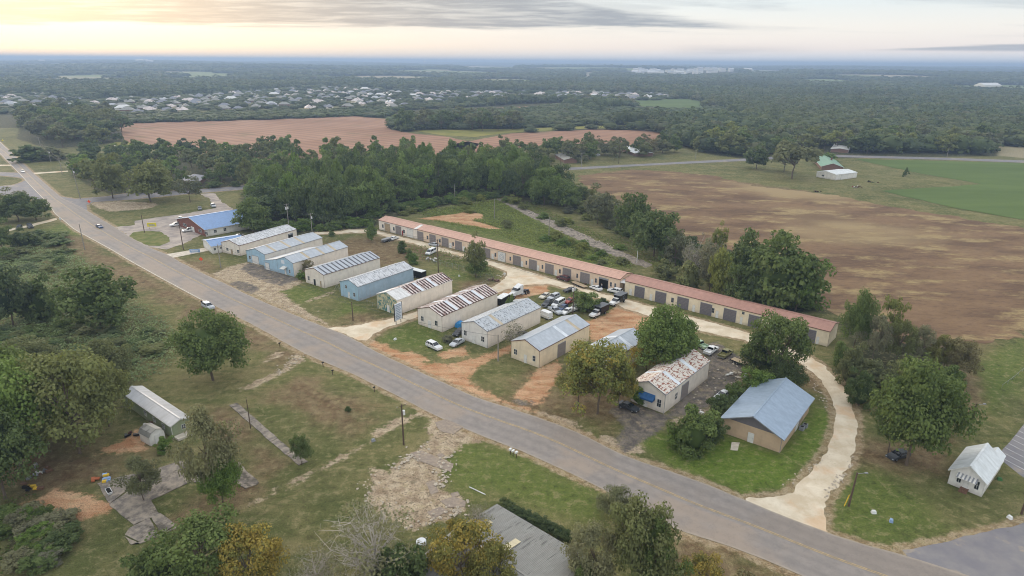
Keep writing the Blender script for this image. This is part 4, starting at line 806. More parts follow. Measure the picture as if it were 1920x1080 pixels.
# ------------------------------------------------------------------ the housing estate and the far town
def house_proto(roofc, wallc, w, l, h, name='estate_house'):
    t = thing(name, 'x', 'house')
    b = MB(); b.box(-w/2, -l/2, 0, w/2, l/2, h); b.build('wall', wallc, t)
    o = .6; r = min(w, l)*.36; b = MB(); W2, L2 = w/2+o, l/2+o; k = W2-.8 if w < l else W2
    if l >= w: pts = [(-W2,-L2,h),(W2,-L2,h),(W2,L2,h),(-W2,L2,h),(0,-L2+W2,h+r),(0,L2-W2,h+r)]; fs = [(0,1,4),(1,2,5,4),(2,3,5),(3,0,4,5),(3,2,1,0)]
    b.raw([(x, y, z+.01) for x, y, z in pts], fs); b.build('roof', roofc, t)
    b = MB(); b.box(w/2-.01, -l*.42, 0, w/2+.05, -l*.42+4.8, 2.3); b.build('garage_door', 'door_white', t)
    b = MB()
    for y in (.05, .3): b.box(w/2-.01, l*y, .9, w/2+.05, l*y+1.6, 2.1)
    b.box(-1.2, -l/2-.05, .9, .6, -l/2+.01, 2.1); b.box(-w*.3, l/2-.01, .9, w*.2, l/2+.05, 2.1); b.build('window', 'window_glass', t)
    b = MB(); b.raw([(w/2,-l*.45,h-.3),(w/2+3,-l*.45,h-.3),(w/2+3,-l*.05,h-.3),(w/2,-l*.05,h-.3),(w/2-1.5,-l*.25,h+r*.75),(w/2+3.3,-l*.25,h+r*.6)], [(0,1,5,4),(2,3,4,5)]); b.build('porch_gable', roofc, t)
    return t
HP = [house_proto('roof_slate', 'siding_brick', 11, 17, 2.9), house_proto('roof_shingle', 'siding_beige', 11, 16, 2.9), house_proto('roof_silver', 'siding_white', 10, 15, 2.9), house_proto('roof_rust_light', 'siding_cream', 11, 18, 3), house_proto('roof_white', 'siding_white', 12, 22, 3.2)]
HL = ['dark grey roof house in the distant housing estate', 'mid grey roof house in the distant housing estate', 'pale silver roof house in the distant housing estate', 'brownish roof house in the distant housing estate', 'big white roof house in the distant housing estate']
HPOS = []; used = set()
sub = [np.array([tuple(p) for p in Gpoly(q)]) for q in ([(-20,182),(60,178),(200,188),(230,196),(150,206),(-20,206)], [(210,186),(330,184),(450,175),(600,165),(720,170),(850,174),(1000,174),(1110,175),(1260,180),(1250,187),(1060,190),(960,192),(800,197),(720,205),(420,212),(250,217),(190,210)])]
lo, hi = np.vstack(sub).min(0), np.vstack(sub).max(0); y = lo[1]; row = 0
while y < hi[1]:
    x = lo[0]; row += 1
    while x < hi[0]:
        p = np.array([[x+rnd.uniform(-5, 5), y+rnd.uniform(-6, 6)]]); x += rnd.uniform(19, 29)
        if any(inpoly(p, q)[0] for q in sub) and rnd.random() < .88: HPOS.append((p[0, 0], p[0, 1]))
    y += 30 if row % 2 else 42
rnd.shuffle(HPOS); HPOS = HPOS[:298]
for x, y in HPOS:
    left = x < -1150; k = rnd.choices([0, 1, 2, 3, 4], [6, 7, 1.2, 3, 3 if left else .5])[0]; a = rnd.choice([.25, .25+PI/2, .25+PI, .25-PI/2])+rnd.uniform(-.2, .2)
    sc = rnd.uniform(.9, 1.15); q_ = proj((x, y, 0)); zl = ', '+('left of the ploughed field' if q_[0] < 225 else 'above the left of the ploughed field' if q_[0] < 470 else 'above the right of the ploughed field' if q_[0] < 730 else 'above the mid-field grove' if q_[0] < 1000 else 'near the bright green field')+(', back rows' if q_[1] < 186 else ', front rows')
    if k not in used: o = HP[k]; used.add(k); o.location = (x, y, 0); o.rotation_euler = (0, 0, a); o['label'] = HL[k].replace('in the distant housing estate', 'in the estate')+zl; o['group'] = 'houses of the distant estate'
    else: dup(HP[k], (x, y, 0), a, HL[k].replace('in the distant housing estate', 'in the estate')+zl, 'houses of the distant estate', (sc, sc, sc))
# ------------------------------------------------------------------ vehicles (x = forwards, y = left, wheels on z = 0)
def paint(name, c, metal=.0):
    m = MT(name); m.out(m.mix(m.sst(m.noise(1.2, 4, vec=m.obj()), .3, .7), tuple(v*.88 for v in lin(c)), lin(c)), .3, metal, .5); return name
for a, b in dict(white='dcdcda', silver='b3b7bb', grey='6f7478', charcoal='3a3d41', black='17181a', blue='2f4468', red='9b3c2c', maroon='542a2c', palegreen='9fb597', beige='c9c2b0', olive='7f7a4c').items(): paint('paint_'+a, b)
simple('tyre', '1b1a1a', .8, var=.05); simple('rim', 'a4a6a8', .35, .7); simple('lamp_clear', 'd9dbdd', .2, var=.02); simple('lamp_red', '8e1d18', .3, var=.02); m = MT('car_glass'); m.out(lin('1c2126'), .08, 0, .7); simple('underbody', '222222')
_car = {}
def wheel_mesh(r, w):
    k = ('wh', r, w)
    if k not in _car:
        _car[k] = (MB().cyl((0, -w/2, 0), (0, w/2, 0), r, n=16).mesh('tyre', 'tyre'), MB().cyl((0, -w/2-.01, 0), (0, w/2+.01, 0), r*.62, n=10).mesh('rim', 'rim'))
    return _car[k]
def add_wheels(t, xs, y, r, w=.22):
    me, rm = wheel_mesh(r, w)
    for x in xs:
        for s in (-1, 1): o = link('wheel', me, t, (x, s*y, r)); link('rim', rm, o)
SPEC = {  # length, width, side outline of body (x,z) from rear bottom clockwise, cabin: xb0,xt0,xt1,xb1 (rear base, rear top, front top, front base), belt z, roof z, wheel r, axles
 'sedan': dict(L=4.8, W=1.82, body=[(-2.4,.35),(-2.38,.85),(-2.25,1.0),(-1.5,1.02),(.95,.98),(2.0,.82),(2.35,.68),(2.4,.38)], cab=(-1.75,-1.0,.15,1.0), belt=1.0, roof=1.45, r=.33, ax=(-1.4,1.42)),
 'suv': dict(L=4.9, W=1.92, body=[(-2.45,.42),(-2.45,1.05),(-2.4,1.14),(-1.5,1.16),(1.05,1.14),(2.1,1.05),(2.42,.9),(2.45,.45)], cab=(-2.36,-2.12,.3,1.1), belt=1.14, roof=1.8, r=.38, ax=(-1.45,1.5)),
 'hatch': dict(L=4.2, W=1.76, body=[(-2.1,.36),(-2.1,.95),(-2.0,1.05),(-1.2,1.06),(.9,1.0),(1.8,.85),(2.08,.68),(2.1,.38)], cab=(-1.98,-1.5,.1,1.0), belt=1.04, roof=1.5, r=.32, ax=(-1.3,1.3)),
 'pickup': dict(L=5.6, W=1.95, body=[(-2.8,.5),(-2.8,.62),(-2.8,.75),(-.8,.76),(1.3,1.12),(2.4,1.05),(2.75,.92),(2.8,.5)], cab=(-.75,-.55,.5,1.25), belt=1.13, roof=1.78, r=.4, ax=(-1.75,1.85), bed=True),
 'van': dict(L=5.5, W=2.0, body=[(-2.75,.4),(-2.75,1.1),(-2.72,1.25),(-1.5,1.25),(1.75,1.2),(2.4,1.05),(2.7,.9),(2.75,.42)], cab=(-2.7,-2.6,1.0,1.85), belt=1.22, roof=2.1, r=.38, ax=(-1.8,1.8)),
 'cargo': dict(L=5.2, W=2.0, body=[(-2.6,.4),(-2.6,1.1),(-2.58,1.25),(-1.5,1.25),(1.75,1.2),(2.3,1.05),(2.55,.9),(2.6,.42)], cab=(-2.56,-2.5,1.0,1.8), belt=1.22, roof=2.2, r=.36, ax=(-1.6,1.7), blind=True),
}
def car_meshes(kind, pc):
    k = (kind, pc)
    if k in _car: return _car[k]
    S = SPEC[kind]; W2 = S['W']/2; out = []
    pr = S['body']; n = len(pr); secs = []
    for y, ins, dz in ((-W2, .10, .0), (-W2*.93, .0, .02), (W2*.93, .0, .02), (W2, .10, .0)):
        secs.append([(x*(1-ins*.12), y, z+(dz if 1 < i < n-1 else 0)-(ins*.5 if 1 < i < n-2 else 0)) for i, (x, z) in enumerate(pr)])
    b = MB().loft(secs)
    if S.get('bed'):
        y0 = W2*.98
        for q in ((-2.8, -y0, .76, -.8, -y0+.1, 1.15), (-2.8, y0-.1, .76, -.8, y0, 1.15), (-2.8, -y0+.104, .76, -2.7, y0-.104, 1.12), (-.9, -y0+.104, .78, -.8, y0-.104, 1.15)): b.box(*q)
        b.box(-.8, -W2*.95, .7, .2, W2*.95, 1.14)
    out.append(('body', b.mesh('body', 'paint_'+pc)))
    xb0, xt0, xt1, xb1 = S['cab']; bz, rz = S['belt'], S['roof']; yb, yt = W2*.93, W2*.76
    if S.get('blind'):
        b = MB().loft([[(xb0, -yb, bz), (xb0, yb, bz), (xt0, yt*1.12, rz), (xt0, -yt*1.12, rz)], [(.6, -yb, bz), (.6, yb, bz), (.5, yt*1.12, rz), (.5, -yt*1.12, rz)]]); out.append(('cargo_body', b.mesh('cargo_body', 'paint_'+pc))); xb0 = .62; xt0 = .52
    g = MB().loft([[(xb0, -yb, bz), (xb0, yb, bz), (xb1, yb, bz), (xb1, -yb, bz)], [(xt0, -yt, rz-.04), (xt0, yt, rz-.04), (xt1, yt, rz-.04), (xt1, -yt, rz-.04)]]); out.append(('windows', g.mesh('windows', 'car_glass')))
    b = MB().loft([[(xt0-.04, -yt-.02, rz-.05), (xt0-.04, yt+.02, rz-.05), (xt1+.04, yt+.02, rz-.05), (xt1+.04, -yt-.02, rz-.05)], [(xt0+.1, -yt+.08, rz+.03), (xt0+.1, yt-.08, rz+.03), (xt1-.1, yt-.08, rz+.03), (xt1-.1, -yt+.08, rz+.03)]])
    def post(x0, x1, w=.06):
        for s in (-1, 1): b.raw([(x0-w, s*(yb+.012), bz-.02), (x0+w, s*(yb+.012), bz-.02), (x1+w, s*(yt+.012), rz-.03), (x1-w, s*(yt+.012), rz-.03), (x0-w, s*(yb-.04), bz), (x0+w, s*(yb-.04), bz), (x1+w, s*(yt-.04), rz-.03), (x1-w, s*(yt-.04), rz-.03)], [(0,1,2,3),(0,4,5,1),(1,5,6,2),(3,7,4,0)])
    post(xb1-.03, xt1-.02, .05); post(xb0+.04, xt0+.04, .09)
    m1 = (xb0+xb1)/2-.1; post(m1, (xt0+xt1)/2, .05)
    if xb1-xb0 > 3.2: post(m1-1.0, (xt0+xt1)/2-.9, .05)
    out.append(('roof', b.mesh('roof', 'paint_'+pc)))
    x1 = pr[-2][0]; z1 = pr[-2][1]
    out.append(('headlight', MB().box(x1-.08, -.16, z1-.2, x1+.045, .16, z1-.05).mesh('headlight', 'lamp_clear')))
    out.append(('tail_light', MB().box(pr[1][0]-.02, -.1, pr[1][1]-.3, pr[1][0]+.1, .1, pr[1][1]-.05).mesh('tail_light', 'lamp_red')))
    out.append(('bumper', MB().box(pr[-1][0]-.08, -W2*.9, .36, pr[-1][0]+.06, W2*.9, .56).box(pr[0][0]-.06, -W2*.9, .36, pr[0][0]+.08, W2*.9, .56).mesh('bumper', 'trim_grey' if kind in ('pickup', 'van') else 'paint_'+pc)))
    if kind != 'van' or True: out.append(('mirror', MB().box(xb1-.35, -W2-.14, bz-.02, xb1-.2, -W2+.04, bz+.14).box(xb1-.35, W2-.04, bz-.02, xb1-.2, W2+.14, bz+.14).mesh('mirror', 'black_paint')))
    _car[k] = out; return out
def heading(px, py, qx, qy): a, b = G(px, py), G(qx, qy); return math.atan2(b.y-a.y, b.x-a.x)
def car(kind, pc, x, y, hd, label, cat='car', group=None, sc=1.0):
    """x, y: picture spot of the ground under its middle; hd: picture vector towards its nose"""
    p = G(x, y); S = SPEC[kind]
    t = thing({'sedan': 'parked_car', 'suv': 'sport_utility_car', 'hatch': 'hatchback_car', 'pickup': 'pickup_truck', 'van': 'passenger_van', 'cargo': 'cargo_van'}[kind], label, cat, p+Vector((0, 0, .03)), heading(x, y, x+hd[0], y+hd[1]), group, (sc, sc, sc))
    for nm, me in car_meshes(kind, pc):
        if nm in ('headlight', 'tail_light'):
            for s in (-1, 1): link(nm, me, t, (0, s*S['W']*.38, 0))
        else: link(nm, me, t)
    add_wheels(t, S['ax'], S['W']/2-.12, S['r']); return t
car('suv', 'white', 814, 653, (28, 13), 'white sport utility car parked on the grass by the orange dirt verge')
car('sedan', 'silver', 857, 646, (-23, 13), 'silver coupe parked at the white fronted warehouse')
car('sedan', 'beige', 1022, 558, (-22, 10), 'pale sedan parked next to a silver one on the grass in front of the van')
car('suv', 'silver', 1038, 561, (-22, 10), 'silver car on the grass between pale sedan and white van')
car('pickup', 'charcoal', 1027, 572, (-20, 14), 'charcoal pickup parked left of the white passenger van')
car('van', 'white', 1047, 573, (-24, 13), 'long white passenger van in the cluster of parked cars')
car('sedan', 'red', 1069, 567, (-24, 10), 'faded red car behind the white passenger van')
car('pickup', 'silver', 1041, 586, (28, 16), 'grey and white pickup in front of the white passenger van')
car('hatch', 'blue', 1055, 581, (-20, 12), 'dark blue hatchback squeezed between the van and a white car')
car('sedan', 'white', 1063, 587, (-22, 11), 'white car with its hood open behind the silver roofed warehouse')
car('suv', 'white', 1080, 581, (-22, 8), 'white car half under the bushy tree of the yard')
car('hatch', 'palegreen', 1084, 573, (-22, 8), 'pale green car partly hidden by the bushy tree')
car('cargo', 'white', 1021, 595, (-24, -10), 'white cargo van backed against the warehouse with patchy roof', 'van')
car('sedan', 'black', 1069, 547, (-24, 4), 'black car by the transformer pole in the yard')
car('suv', 'maroon', 1056, 525, (-26, -8), 'maroon car by the grey doors of the long storage building')
car('sedan', 'white', 1117, 543, (-26, -10), 'white sedan parked outside the open doorway')
car('suv', 'white', 1153, 549, (-26, -6), 'white sport utility car with open hatch near the link block')
car('sedan', 'white', 739, 449, (24, -8), 'white car at the far end of the gravel lane')
car('sedan', 'silver', 813, 461, (-24, -6), 'silver sedan parked against the long storage building')
car('van', 'white', 808, 476, (-20, 10), 'old white van parked in weeds beside the gravel lane')
car('sedan', 'black', 978, 631, (26, -14), 'black car in the gap beside the cream warehouse')
car('hatch', 'charcoal', 860, 627, (-20, 14), 'dull grey junk car between two warehouses, below the blue tarp')
car('sedan', 'charcoal', 1178, 767, (26, 10), 'dark grey sedan parked under the yellowing tree by the blue awning')
car('sedan', 'white', 1355, 745, (-22, 12), 'white car parked beside shrubs on the old asphalt lot')
car('pickup', 'white', 1333, 661, (14, -10), 'white pickup with an empty bed in the rear lot')
car('pickup', 'olive', 1360, 667, (14, -10), 'pickup loaded with olive brush in the rear lot')
car('pickup', 'palegreen', 1311, 650, (-16, -8), 'pale green pickup in the rear lot next to the bright tree')
car('suv', 'silver', 391, 578, (28, 14), 'silver car stopped on the road edge beside a standing person')
car('sedan', 'blue', 187, 427, (20, 10), 'dark blue car driving along the main road')
car('sedan', 'white', 43, 323, (16, 10), 'white car driving far up the main road')
car('suv', 'charcoal', 37, 430, (-6, 9), 'dark car on the narrow drive, left of its twin')
car('suv', 'charcoal', 57, 427, (9, 8), 'dark car on the narrow drive, right of its twin')
car('pickup', 'white', 355, 434, (-20, 3), 'white pickup in the gravel lot of the blue-roofed building')
car('suv', 'white', 330, 424, (-22, 3), 'white car in the gravel lot of the blue-roofed building')
car('suv', 'grey', 339, 414, (4, 12), 'grey car behind the white one in the gravel lot')
car('hatch', 'grey', 375, 393, (4, 12), 'small grey car on grass behind the blue-roofed building')
car('suv', 'silver', 400, 388, (12, 10), 'silver car on grass beside the lane behind the blue-roofed building')
car('sedan', 'charcoal', 447, 445, (-20, 3), 'dark car between the white annex and the first warehouse')
car('sedan', 'charcoal', 1683, 858, (-20, 6), 'car parked in the shade under the big tree near the chapel')
car('sedan', 'white', 1120, 292, (-20, 0), 'white car beside the back road house', sc=1.0)

def semi(x, y, hd):
    t = thing('semi_tractor', 'white sleeper cab semi tractor without a trailer on the gravel', 'truck', G(x, y), heading(x, y, x+hd[0], y+hd[1]))
    b = MB().loft([[(1.6, -1.0, .8), (3.5, -.8, .8), (3.5, .8, .8), (1.6, 1.0, .8)], [(1.6, -.85, 1.9), (3.4, -.65, 1.55), (3.4, .65, 1.55), (1.6, .85, 1.9)]])
    b.box(-1.6, -1.2, .9, 1.6, 1.2, 2.3); b.loft([[(-1.6, -1.2, 2.3), (-.2, -1.2, 2.3), (-.2, 1.2, 2.3), (-1.6, 1.2, 2.3)], [(-1.6, -1.1, 3.8), (-.6, -1.0, 3.7), (-.6, 1.0, 3.7), (-1.6, 1.1, 3.8)]])
    b.build('cab', 'paint_white', t)
    MB().loft([[(-.15, -1.12, 2.3), (1.55, -1.12, 2.3), (1.55, 1.12, 2.3), (-.15, 1.12, 2.3)], [(-.4, -1.0, 3.05), (.9, -1.0, 3.05), (.9, 1.0, 3.05), (-.4, 1.0, 3.05)]]).build('windscreen', 'car_glass', t)
    MB().loft([[(-.5, -1.05, 3.06), (1.0, -1.02, 3.06), (1.0, 1.02, 3.06), (-.5, 1.05, 3.06)], [(-.6, -1.0, 3.7), (.3, -.9, 3.3), (.3, .9, 3.3), (-.6, 1.0, 3.7)]]).build('roof', 'paint_white', t)
    MB().box(-5.2, -.45, .75, -1.6, .45, 1.05).box(-4.4, -.6, 1.05, -3.2, .6, 1.2).build('chassis', 'black_paint', t); MB().box(3.5, -.6, .9, 3.56, .6, 1.4).build('grille', 'metal_grey', t)
    MB().box(3.45, -1.15, .45, 3.7, 1.15, .8).build('bumper', 'metal_grey', t)
    for s in (-1, 1): MB().cyl((-.6, s*1.32, .75), (-1.9, s*1.32, .75), .3).build('fuel_tank', 'metal_grey', t)
    add_wheels(t, (2.6,), 1.0, .5, .3); add_wheels(t, (-3.2, -4.4), .95, .5, .5)
semi(970, 555, (-28, 10))
def boxtruck(x, y, hd, label, logo=False):
    t = thing('dump_truck', label, 'truck', G(x, y), heading(x, y, x+hd[0], y+hd[1]), 'black bodied work trucks')
    b = MB().loft([[(1.3, -1.0, .7), (3.3, -.9, .7), (3.3, .9, .7), (1.3, 1.0, .7)], [(1.3, -.92, 1.45), (3.2, -.8, 1.25), (3.2, .8, 1.25), (1.3, .92, 1.45)]]); b.box(0, -1.02, .7, 1.3, 1.02, 1.45)
    b.box(.02, -.85, 2.08, .95, .85, 2.16); b.build('cab', 'paint_white', t)
    MB().loft([[(.0, -.98, 1.45), (1.6, -.96, 1.45), (1.6, .96, 1.45), (0, .98, 1.45)], [(.05, -.85, 2.07), (.95, -.83, 2.07), (.95, .83, 2.07), (.05, .85, 2.07)]]).build('windows', 'car_glass', t)
    MB().box(-3.9, -.5, .6, 0, .5, .85).build('chassis', 'black_paint', t)
    MB().loft([[(-4.2, -1.2, .95), (-.15, -1.2, .95), (-.15, 1.2, .95), (-4.2, 1.2, .95)], [(-4.2, -1.25, 2.9), (-.15, -1.25, 2.9), (-.15, 1.25, 2.9), (-4.2, 1.25, 2.9)]]).build('box_body', 'black_paint', t)
    MB().box(-4.35, -1.32, 2.91, .3, 1.32, 3.0).build('cover', 'paint_charcoal', t)
    if logo:
        b = MB()
        for r0, r1 in ((.5, .6),):
            for i in range(20):
                a0, a1 = 2*PI*i/20, 2*PI*(i+1)/20; b.face([(-2.2+r*math.cos(a), 1.255, 1.95+r*math.sin(a)) for r, a in ((r0, a0), (r1, a0), (r1, a1), (r0, a1))])
        b.build('ring_logo', 'print_grey', t)
    for s in (-1, 1): MB().box(3.2, s*.7-.15, .95, 3.32, s*.7+.15, 1.15).build('headlight', 'lamp_clear', t)
    add_wheels(t, (2.3,), .9, .42, .26); add_wheels(t, (-2.8,), .88, .42, .45)
boxtruck(1120, 592, (-30, 14), 'white cab work truck with black covered box, nearer to the bushy tree')
boxtruck(1156, 570, (-30, 14), 'white cab work truck with black box and ring logo, nearer the storage units', True)
def trailer_box(name, label, x, y, hd, L_, body, roof, Wd=2.4, H=2.7):
    t = thing(name, label, 'trailer', G(x, y), heading(x, y, x+hd[0], y+hd[1]))
    MB().loft([[(-L_/2, -Wd/2, .5), (L_/2, -Wd/2, .5), (L_/2, Wd/2, .5), (-L_/2, Wd/2, .5)], [(-L_/2, -Wd/2, H), (L_/2, -Wd/2, H), (L_/2, Wd/2, H), (-L_/2, Wd/2, H)]]).build('body', body, t)
    MB().loft([[(-L_/2-.05, -Wd/2-.05, H+.004), (L_/2+.05, -Wd/2-.05, H+.004), (L_/2+.05, Wd/2+.05, H+.004), (-L_/2-.05, Wd/2+.05, H+.004)], [(-L_/2+.2, -Wd/2+.2, H+.15), (L_/2-.2, -Wd/2+.2, H+.15), (L_/2-.2, Wd/2-.2, H+.15), (-L_/2+.2, Wd/2-.2, H+.15)]]).build('roof', roof, t)
    MB().box(-L_/2-.04, -Wd/2+.15, .6, -L_/2-.004, Wd/2-.15, H-.15).build('rear_door', body, t); MB().box(L_/2, -.08, .45, L_/2+1.3, .08, .58).build('drawbar', 'black_paint', t)
    add_wheels(t, (-.9, .1), Wd/2-.1, .38, .25); return t
trailer_box('box_trailer', 'black box trailer with white roof beside the semi tractor', 942, 570, (-20, 12), 5.4, 'black_paint', 'white_enamel')
trailer_box('box_trailer', 'black camper trailer with pale roof behind the light blue warehouse', 781, 519, (-22, -6), 7.5, 'black_paint', 'roof_chapel')
def flatbed(label, x, y, hd, L_=6, load=None, boat=False):
    t = thing('boat_trailer' if boat else 'flatbed_trailer', label, 'trailer', G(x, y), heading(x, y, x+hd[0], y+hd[1]))
    b = MB(); n = 9
    for k in range(n): b.box(-L_/2+k*L_/n, -1.05, .62, -L_/2+(k+.93)*L_/n, 1.05, .68)
    o = b.build('deck', 'door_tan' if not boat else 'metal_grey', t)
    b = MB().box(-L_/2, -1.15, .5, L_/2, -1.06, .72).box(-L_/2, 1.06, .5, L_/2, 1.15, .72).box(L_/2, -.06, .5, L_/2+1.5, .06, .6); b.build('frame', 'black_paint', t)
    if boat: MB().loft([[(-2.6, -.9, .75), (-2.6, .9, .75), (-2.6, 1.0, 1.3), (-2.6, -1.0, 1.3)], [(1.2, -.8, .75), (1.2, .8, .75), (1.2, 1.0, 1.35), (1.2, -1.0, 1.35)], [(3.0, -.1, 1.1), (3.0, .1, 1.1), (3.0, .15, 1.45), (3.0, -.15, 1.45)]]).build('hull', 'metal_grey', t)
    add_wheels(t, (-.8, .1), 1.25, .34, .22)
flatbed('pale decked flatbed trailer parked beside the maroon car', 1086, 536, (-28, -12), 7)
flatbed('small boat on a trailer at the far end of the gravel lane', 724, 453, (-22, 8), 4.6, boat=True)
flatbed('rusty low trailer under the tree at the edge of the rear lot', 1386, 681, (20, 8), 4)

# ------------------------------------------------------------------ poles, wires, signs
POLES = []
def pole(bx, by, ty, label, arms=1, trans=0, mat='wood_pole', lean=0, tx=None, lamp=False, r=.19, arm_dir=None, name='utility_pole', cat='utility pole', h=None):
    p = G(bx, by); h = h or height_at(bx, by, ty); t = thing(name, label, cat, p, 0)
    top = Vector((0, 0, h))
    if tx is not None:
        q = G(tx, by); top.x = (q-p).x*.9; top.y = 0
    MB().cyl((0, 0, -.3), top, r, r*.68, 8).build('pole', mat, t)
    d = arm_dir or Vector((math.cos(.9), math.sin(.9), 0))
    for k in range(arms):
        c = top*(1-(.35+k*.9)/h); b = MB(); b.cyl(c-d*1.15, c+d*1.15, .055, n=5); b.build('crossarm', mat, t)
        for s in (-1, 0, 1):
            ins = c+d*s*1.05; MB().cyl(ins+Vector((0, 0, .05)), ins+Vector((0, 0, .28)), .05, .03, 6).build('insulator', 'white_enamel', t)
    for k in range(trans):
        c = top*(1-2.0/h)+d*(.42 if k % 2 == 0 else -.42); MB().cyl(c-Vector((0, 0, .45)), c+Vector((0, 0, .45)), .28, n=12).cyl(c+Vector((0, 0, .452)), c+Vector((0, 0, .56)), .24, .1, 12).build('transformer', 'white_enamel', t)
    if lamp: c = top*.97; MB().cyl(c, c+Vector((1.3, -.3, .35)), .04, n=5).box(c.x+1.1, c.y-.45, c.z+.28, c.x+1.6, c.y-.15, c.z+.4).build('lamp_arm', 'metal_grey', t)
    POLES.append((p+top, d)); return len(POLES)-1
RD = (G(900, 790)-G(560, 600)).normalized(); AX = Vector((-RD.y, RD.x, 0))
P_near = pole(757, 834, 758, 'grey wooden pole with a white transformer on the grass, nearest to the sand patch', 1, 1, arm_dir=AX)
P_br = pole(1591, 949, 886, 'brown wooden pole with a yellow guy guard at the mouth of the gravel drive', 0, 0, tx=1594, lamp=True)
P_a = pole(543, 437, 382, 'tall pole with two white transformers beside the far warehouse', 2, 2, 'pole_grey', arm_dir=AX)
P_b = pole(586, 442, 400, 'tall pole with one white transformer, right of the double transformer pole', 1, 1, 'pole_grey', arm_dir=AX)
P_c = pole(344, 468, 414, 'dark pole in the grass between the gravel lot and the pale walk', 0); P_d = pole(159, 468, 420, 'grey pole on the reddish bank left of the road', 0, mat='pole_grey', arm_dir=AX)
P_e = pole(271, 436, 403, 'thin dark pole beside the yellow sign', 0); P_f = pole(414, 502, 458, 'thin pale pole on the grass before the first warehouse', 0, mat='pole_grey')
P_g = pole(662, 601, 566, 'thin pole on the grass in front of the light blue warehouse', 0); P_h = pole(822, 513, 449, 'slim pole beside the old white van in the weeds', 1)
P_i = pole(1074, 590, 531, 'pole with two white transformers among the parked cars', 0, 2); P_j = pole(934, 677, 628, 'thin tan pole beside the orange dirt drive', 0, mat='pole_grey')
P_k = pole(1815, 816, 757, 'dark pole with a small lamp arm on the right-hand lawn', 0, lamp=True); P_l = pole(1915, 964, 900, 'dark pole at the right edge near the side road', 0)
P_m = pole(151, 373, 316, 'leaning pole with a transformer at the side road corner', 0, 1, 'pole_grey', tx=147); P_n = pole(117, 326, 297, 'pole in the grass strip beyond the side road corner', 1, mat='pole_grey'); P_o = pole(95, 303, 281, 'smaller pole further up the main road with white cap', 0, 1, 'pole_grey')
P_p = pole(76, 275, 257, 'farthest pole along the left woods', 1, mat='pole_grey')
P_q = pole(927, 410, 373, 'pale bare pole in the weedy lot behind the pink roofs', 0, mat='pole_grey', lamp=True); P_r = pole(1029, 451, 407, 'pale bare pole beside the broken path behind the pink roofs', 0, mat='pole_grey'); P_s = pole(1194, 493, 470, 'short white post at the end of the broken path', 0, mat='white_enamel', r=.12)
P_t = pole(853, 380, 346, 'pale pole standing at the edge of the central pines', 0, mat='pole_grey')
for i, (a, b_, c_) in enumerate([(1051,316,291), (1090,313,287), (1160,307,272), (1304,298,281), (1544,290,268), (1775,296,276)]):
    q = pole(a, b_, c_, ['dark pole at the left end of the back road', 'pole with insulators, second along the back road', 'tall pole by the ranch house on the back road', 'pole in front of the trailer home on the back road', 'pole beside the white metal roof on the back road', 'leaning pale pole at the right end of the back road'][i], 1, mat='pole_grey' if i % 2 else 'wood_pole', r=.2)
    if not i: P_back = q
P_u = pole(470, 803, 749, 'slim dark pole beside the narrow concrete strip', 0, r=.11)
m = MT('wire'); m.out(lin('4c4b4a'), .6)
def wire(i, j, label, off=0, sag=1.2):
    a, d = POLES[i]; c, e = POLES[j]; a = a-Vector((0, 0, .3))+d*off; c = c-Vector((0, 0, .3))+e*off; b = MB(); pr = a; n = 14
    for k in range(1, n+1):
        t = k/n; q = a.lerp(c, t)-Vector((0, 0, 4*sag*t*(1-t))); b.cyl(pr, q, .032, n=3, caps=False); pr = q
    tag(b.build('power_line', 'wire'), label, 'power line', 'power lines strung between the poles')
for i, j, s_ in ((P_a, P_b, 'between the two transformer poles'), (P_m, P_n, 'along the main road near the side road corner'), (P_n, P_o, 'above the grass strip up the main road'), (P_o, P_p, 'far up the main road beside the woods'), (P_h, P_b, 'crossing the weedy yard'), (P_g, P_f, 'in front of the warehouse fronts')):
    for k, o in enumerate((-1, 1)): wire(i, j, 'thin dark power line '+s_, o)
wire(P_j, P_g, 'single power line running in front of the warehouse fronts', 0); wire(P_i, P_h, 'single power line over the parked cars'); wire(P_back, P_back+1, 'power line along the left of the back road'); wire(P_back+1, P_back+2, 'power line in front of the ranch house on the back road')
# guy guard at the leaning brown pole
p = G(1583, 949); tag(MB().cyl(p, p+Vector((.6, .2, 2.2)), .09, n=6).build('guy_guard', 'yellow_paint'), 'yellow guy wire guard at the foot of the brown pole', 'guy guard')
# directory sign
p, q = G(741, 609), G(751, 604.5); dsg = (q-p); a = math.atan2(dsg.y, dsg.x)
t = thing('sign_board', 'tall white directory sign on black posts beside the gravel entrance', 'sign', p, a)
Wd = 2.9; MB().box(0, -.12, 1.1, Wd, .12, 6.2).build('panel', 'sign_white', t); MB().box(-.12, -.16, 1.0, -.01, .16, 6.3).box(Wd+.01, -.16, 1.0, Wd+.12, .16, 6.3).build('frame', 'black_paint', t)
for x in (.4, Wd-.5): MB().cyl((x, 0, -.2), (x, 0, 1.09), .1).build('post', 'black_paint', t)
b = MB()
for k, (u0, u1) in enumerate([(.1,.8),(.15,.9),(.1,.7),(.1,.85),(.2,.75),(.1,.9),(.15,.65),(.1,.8),(.12,.7)]):
    z = 5.85-k*.52; b.box(Wd*u0, -.135, z-.14, Wd*u1, -.125, z+.10); b.box(.0, -.133, z-.27, Wd, -.126, z-.24)
b.build('lettering', 'print_grey', t)
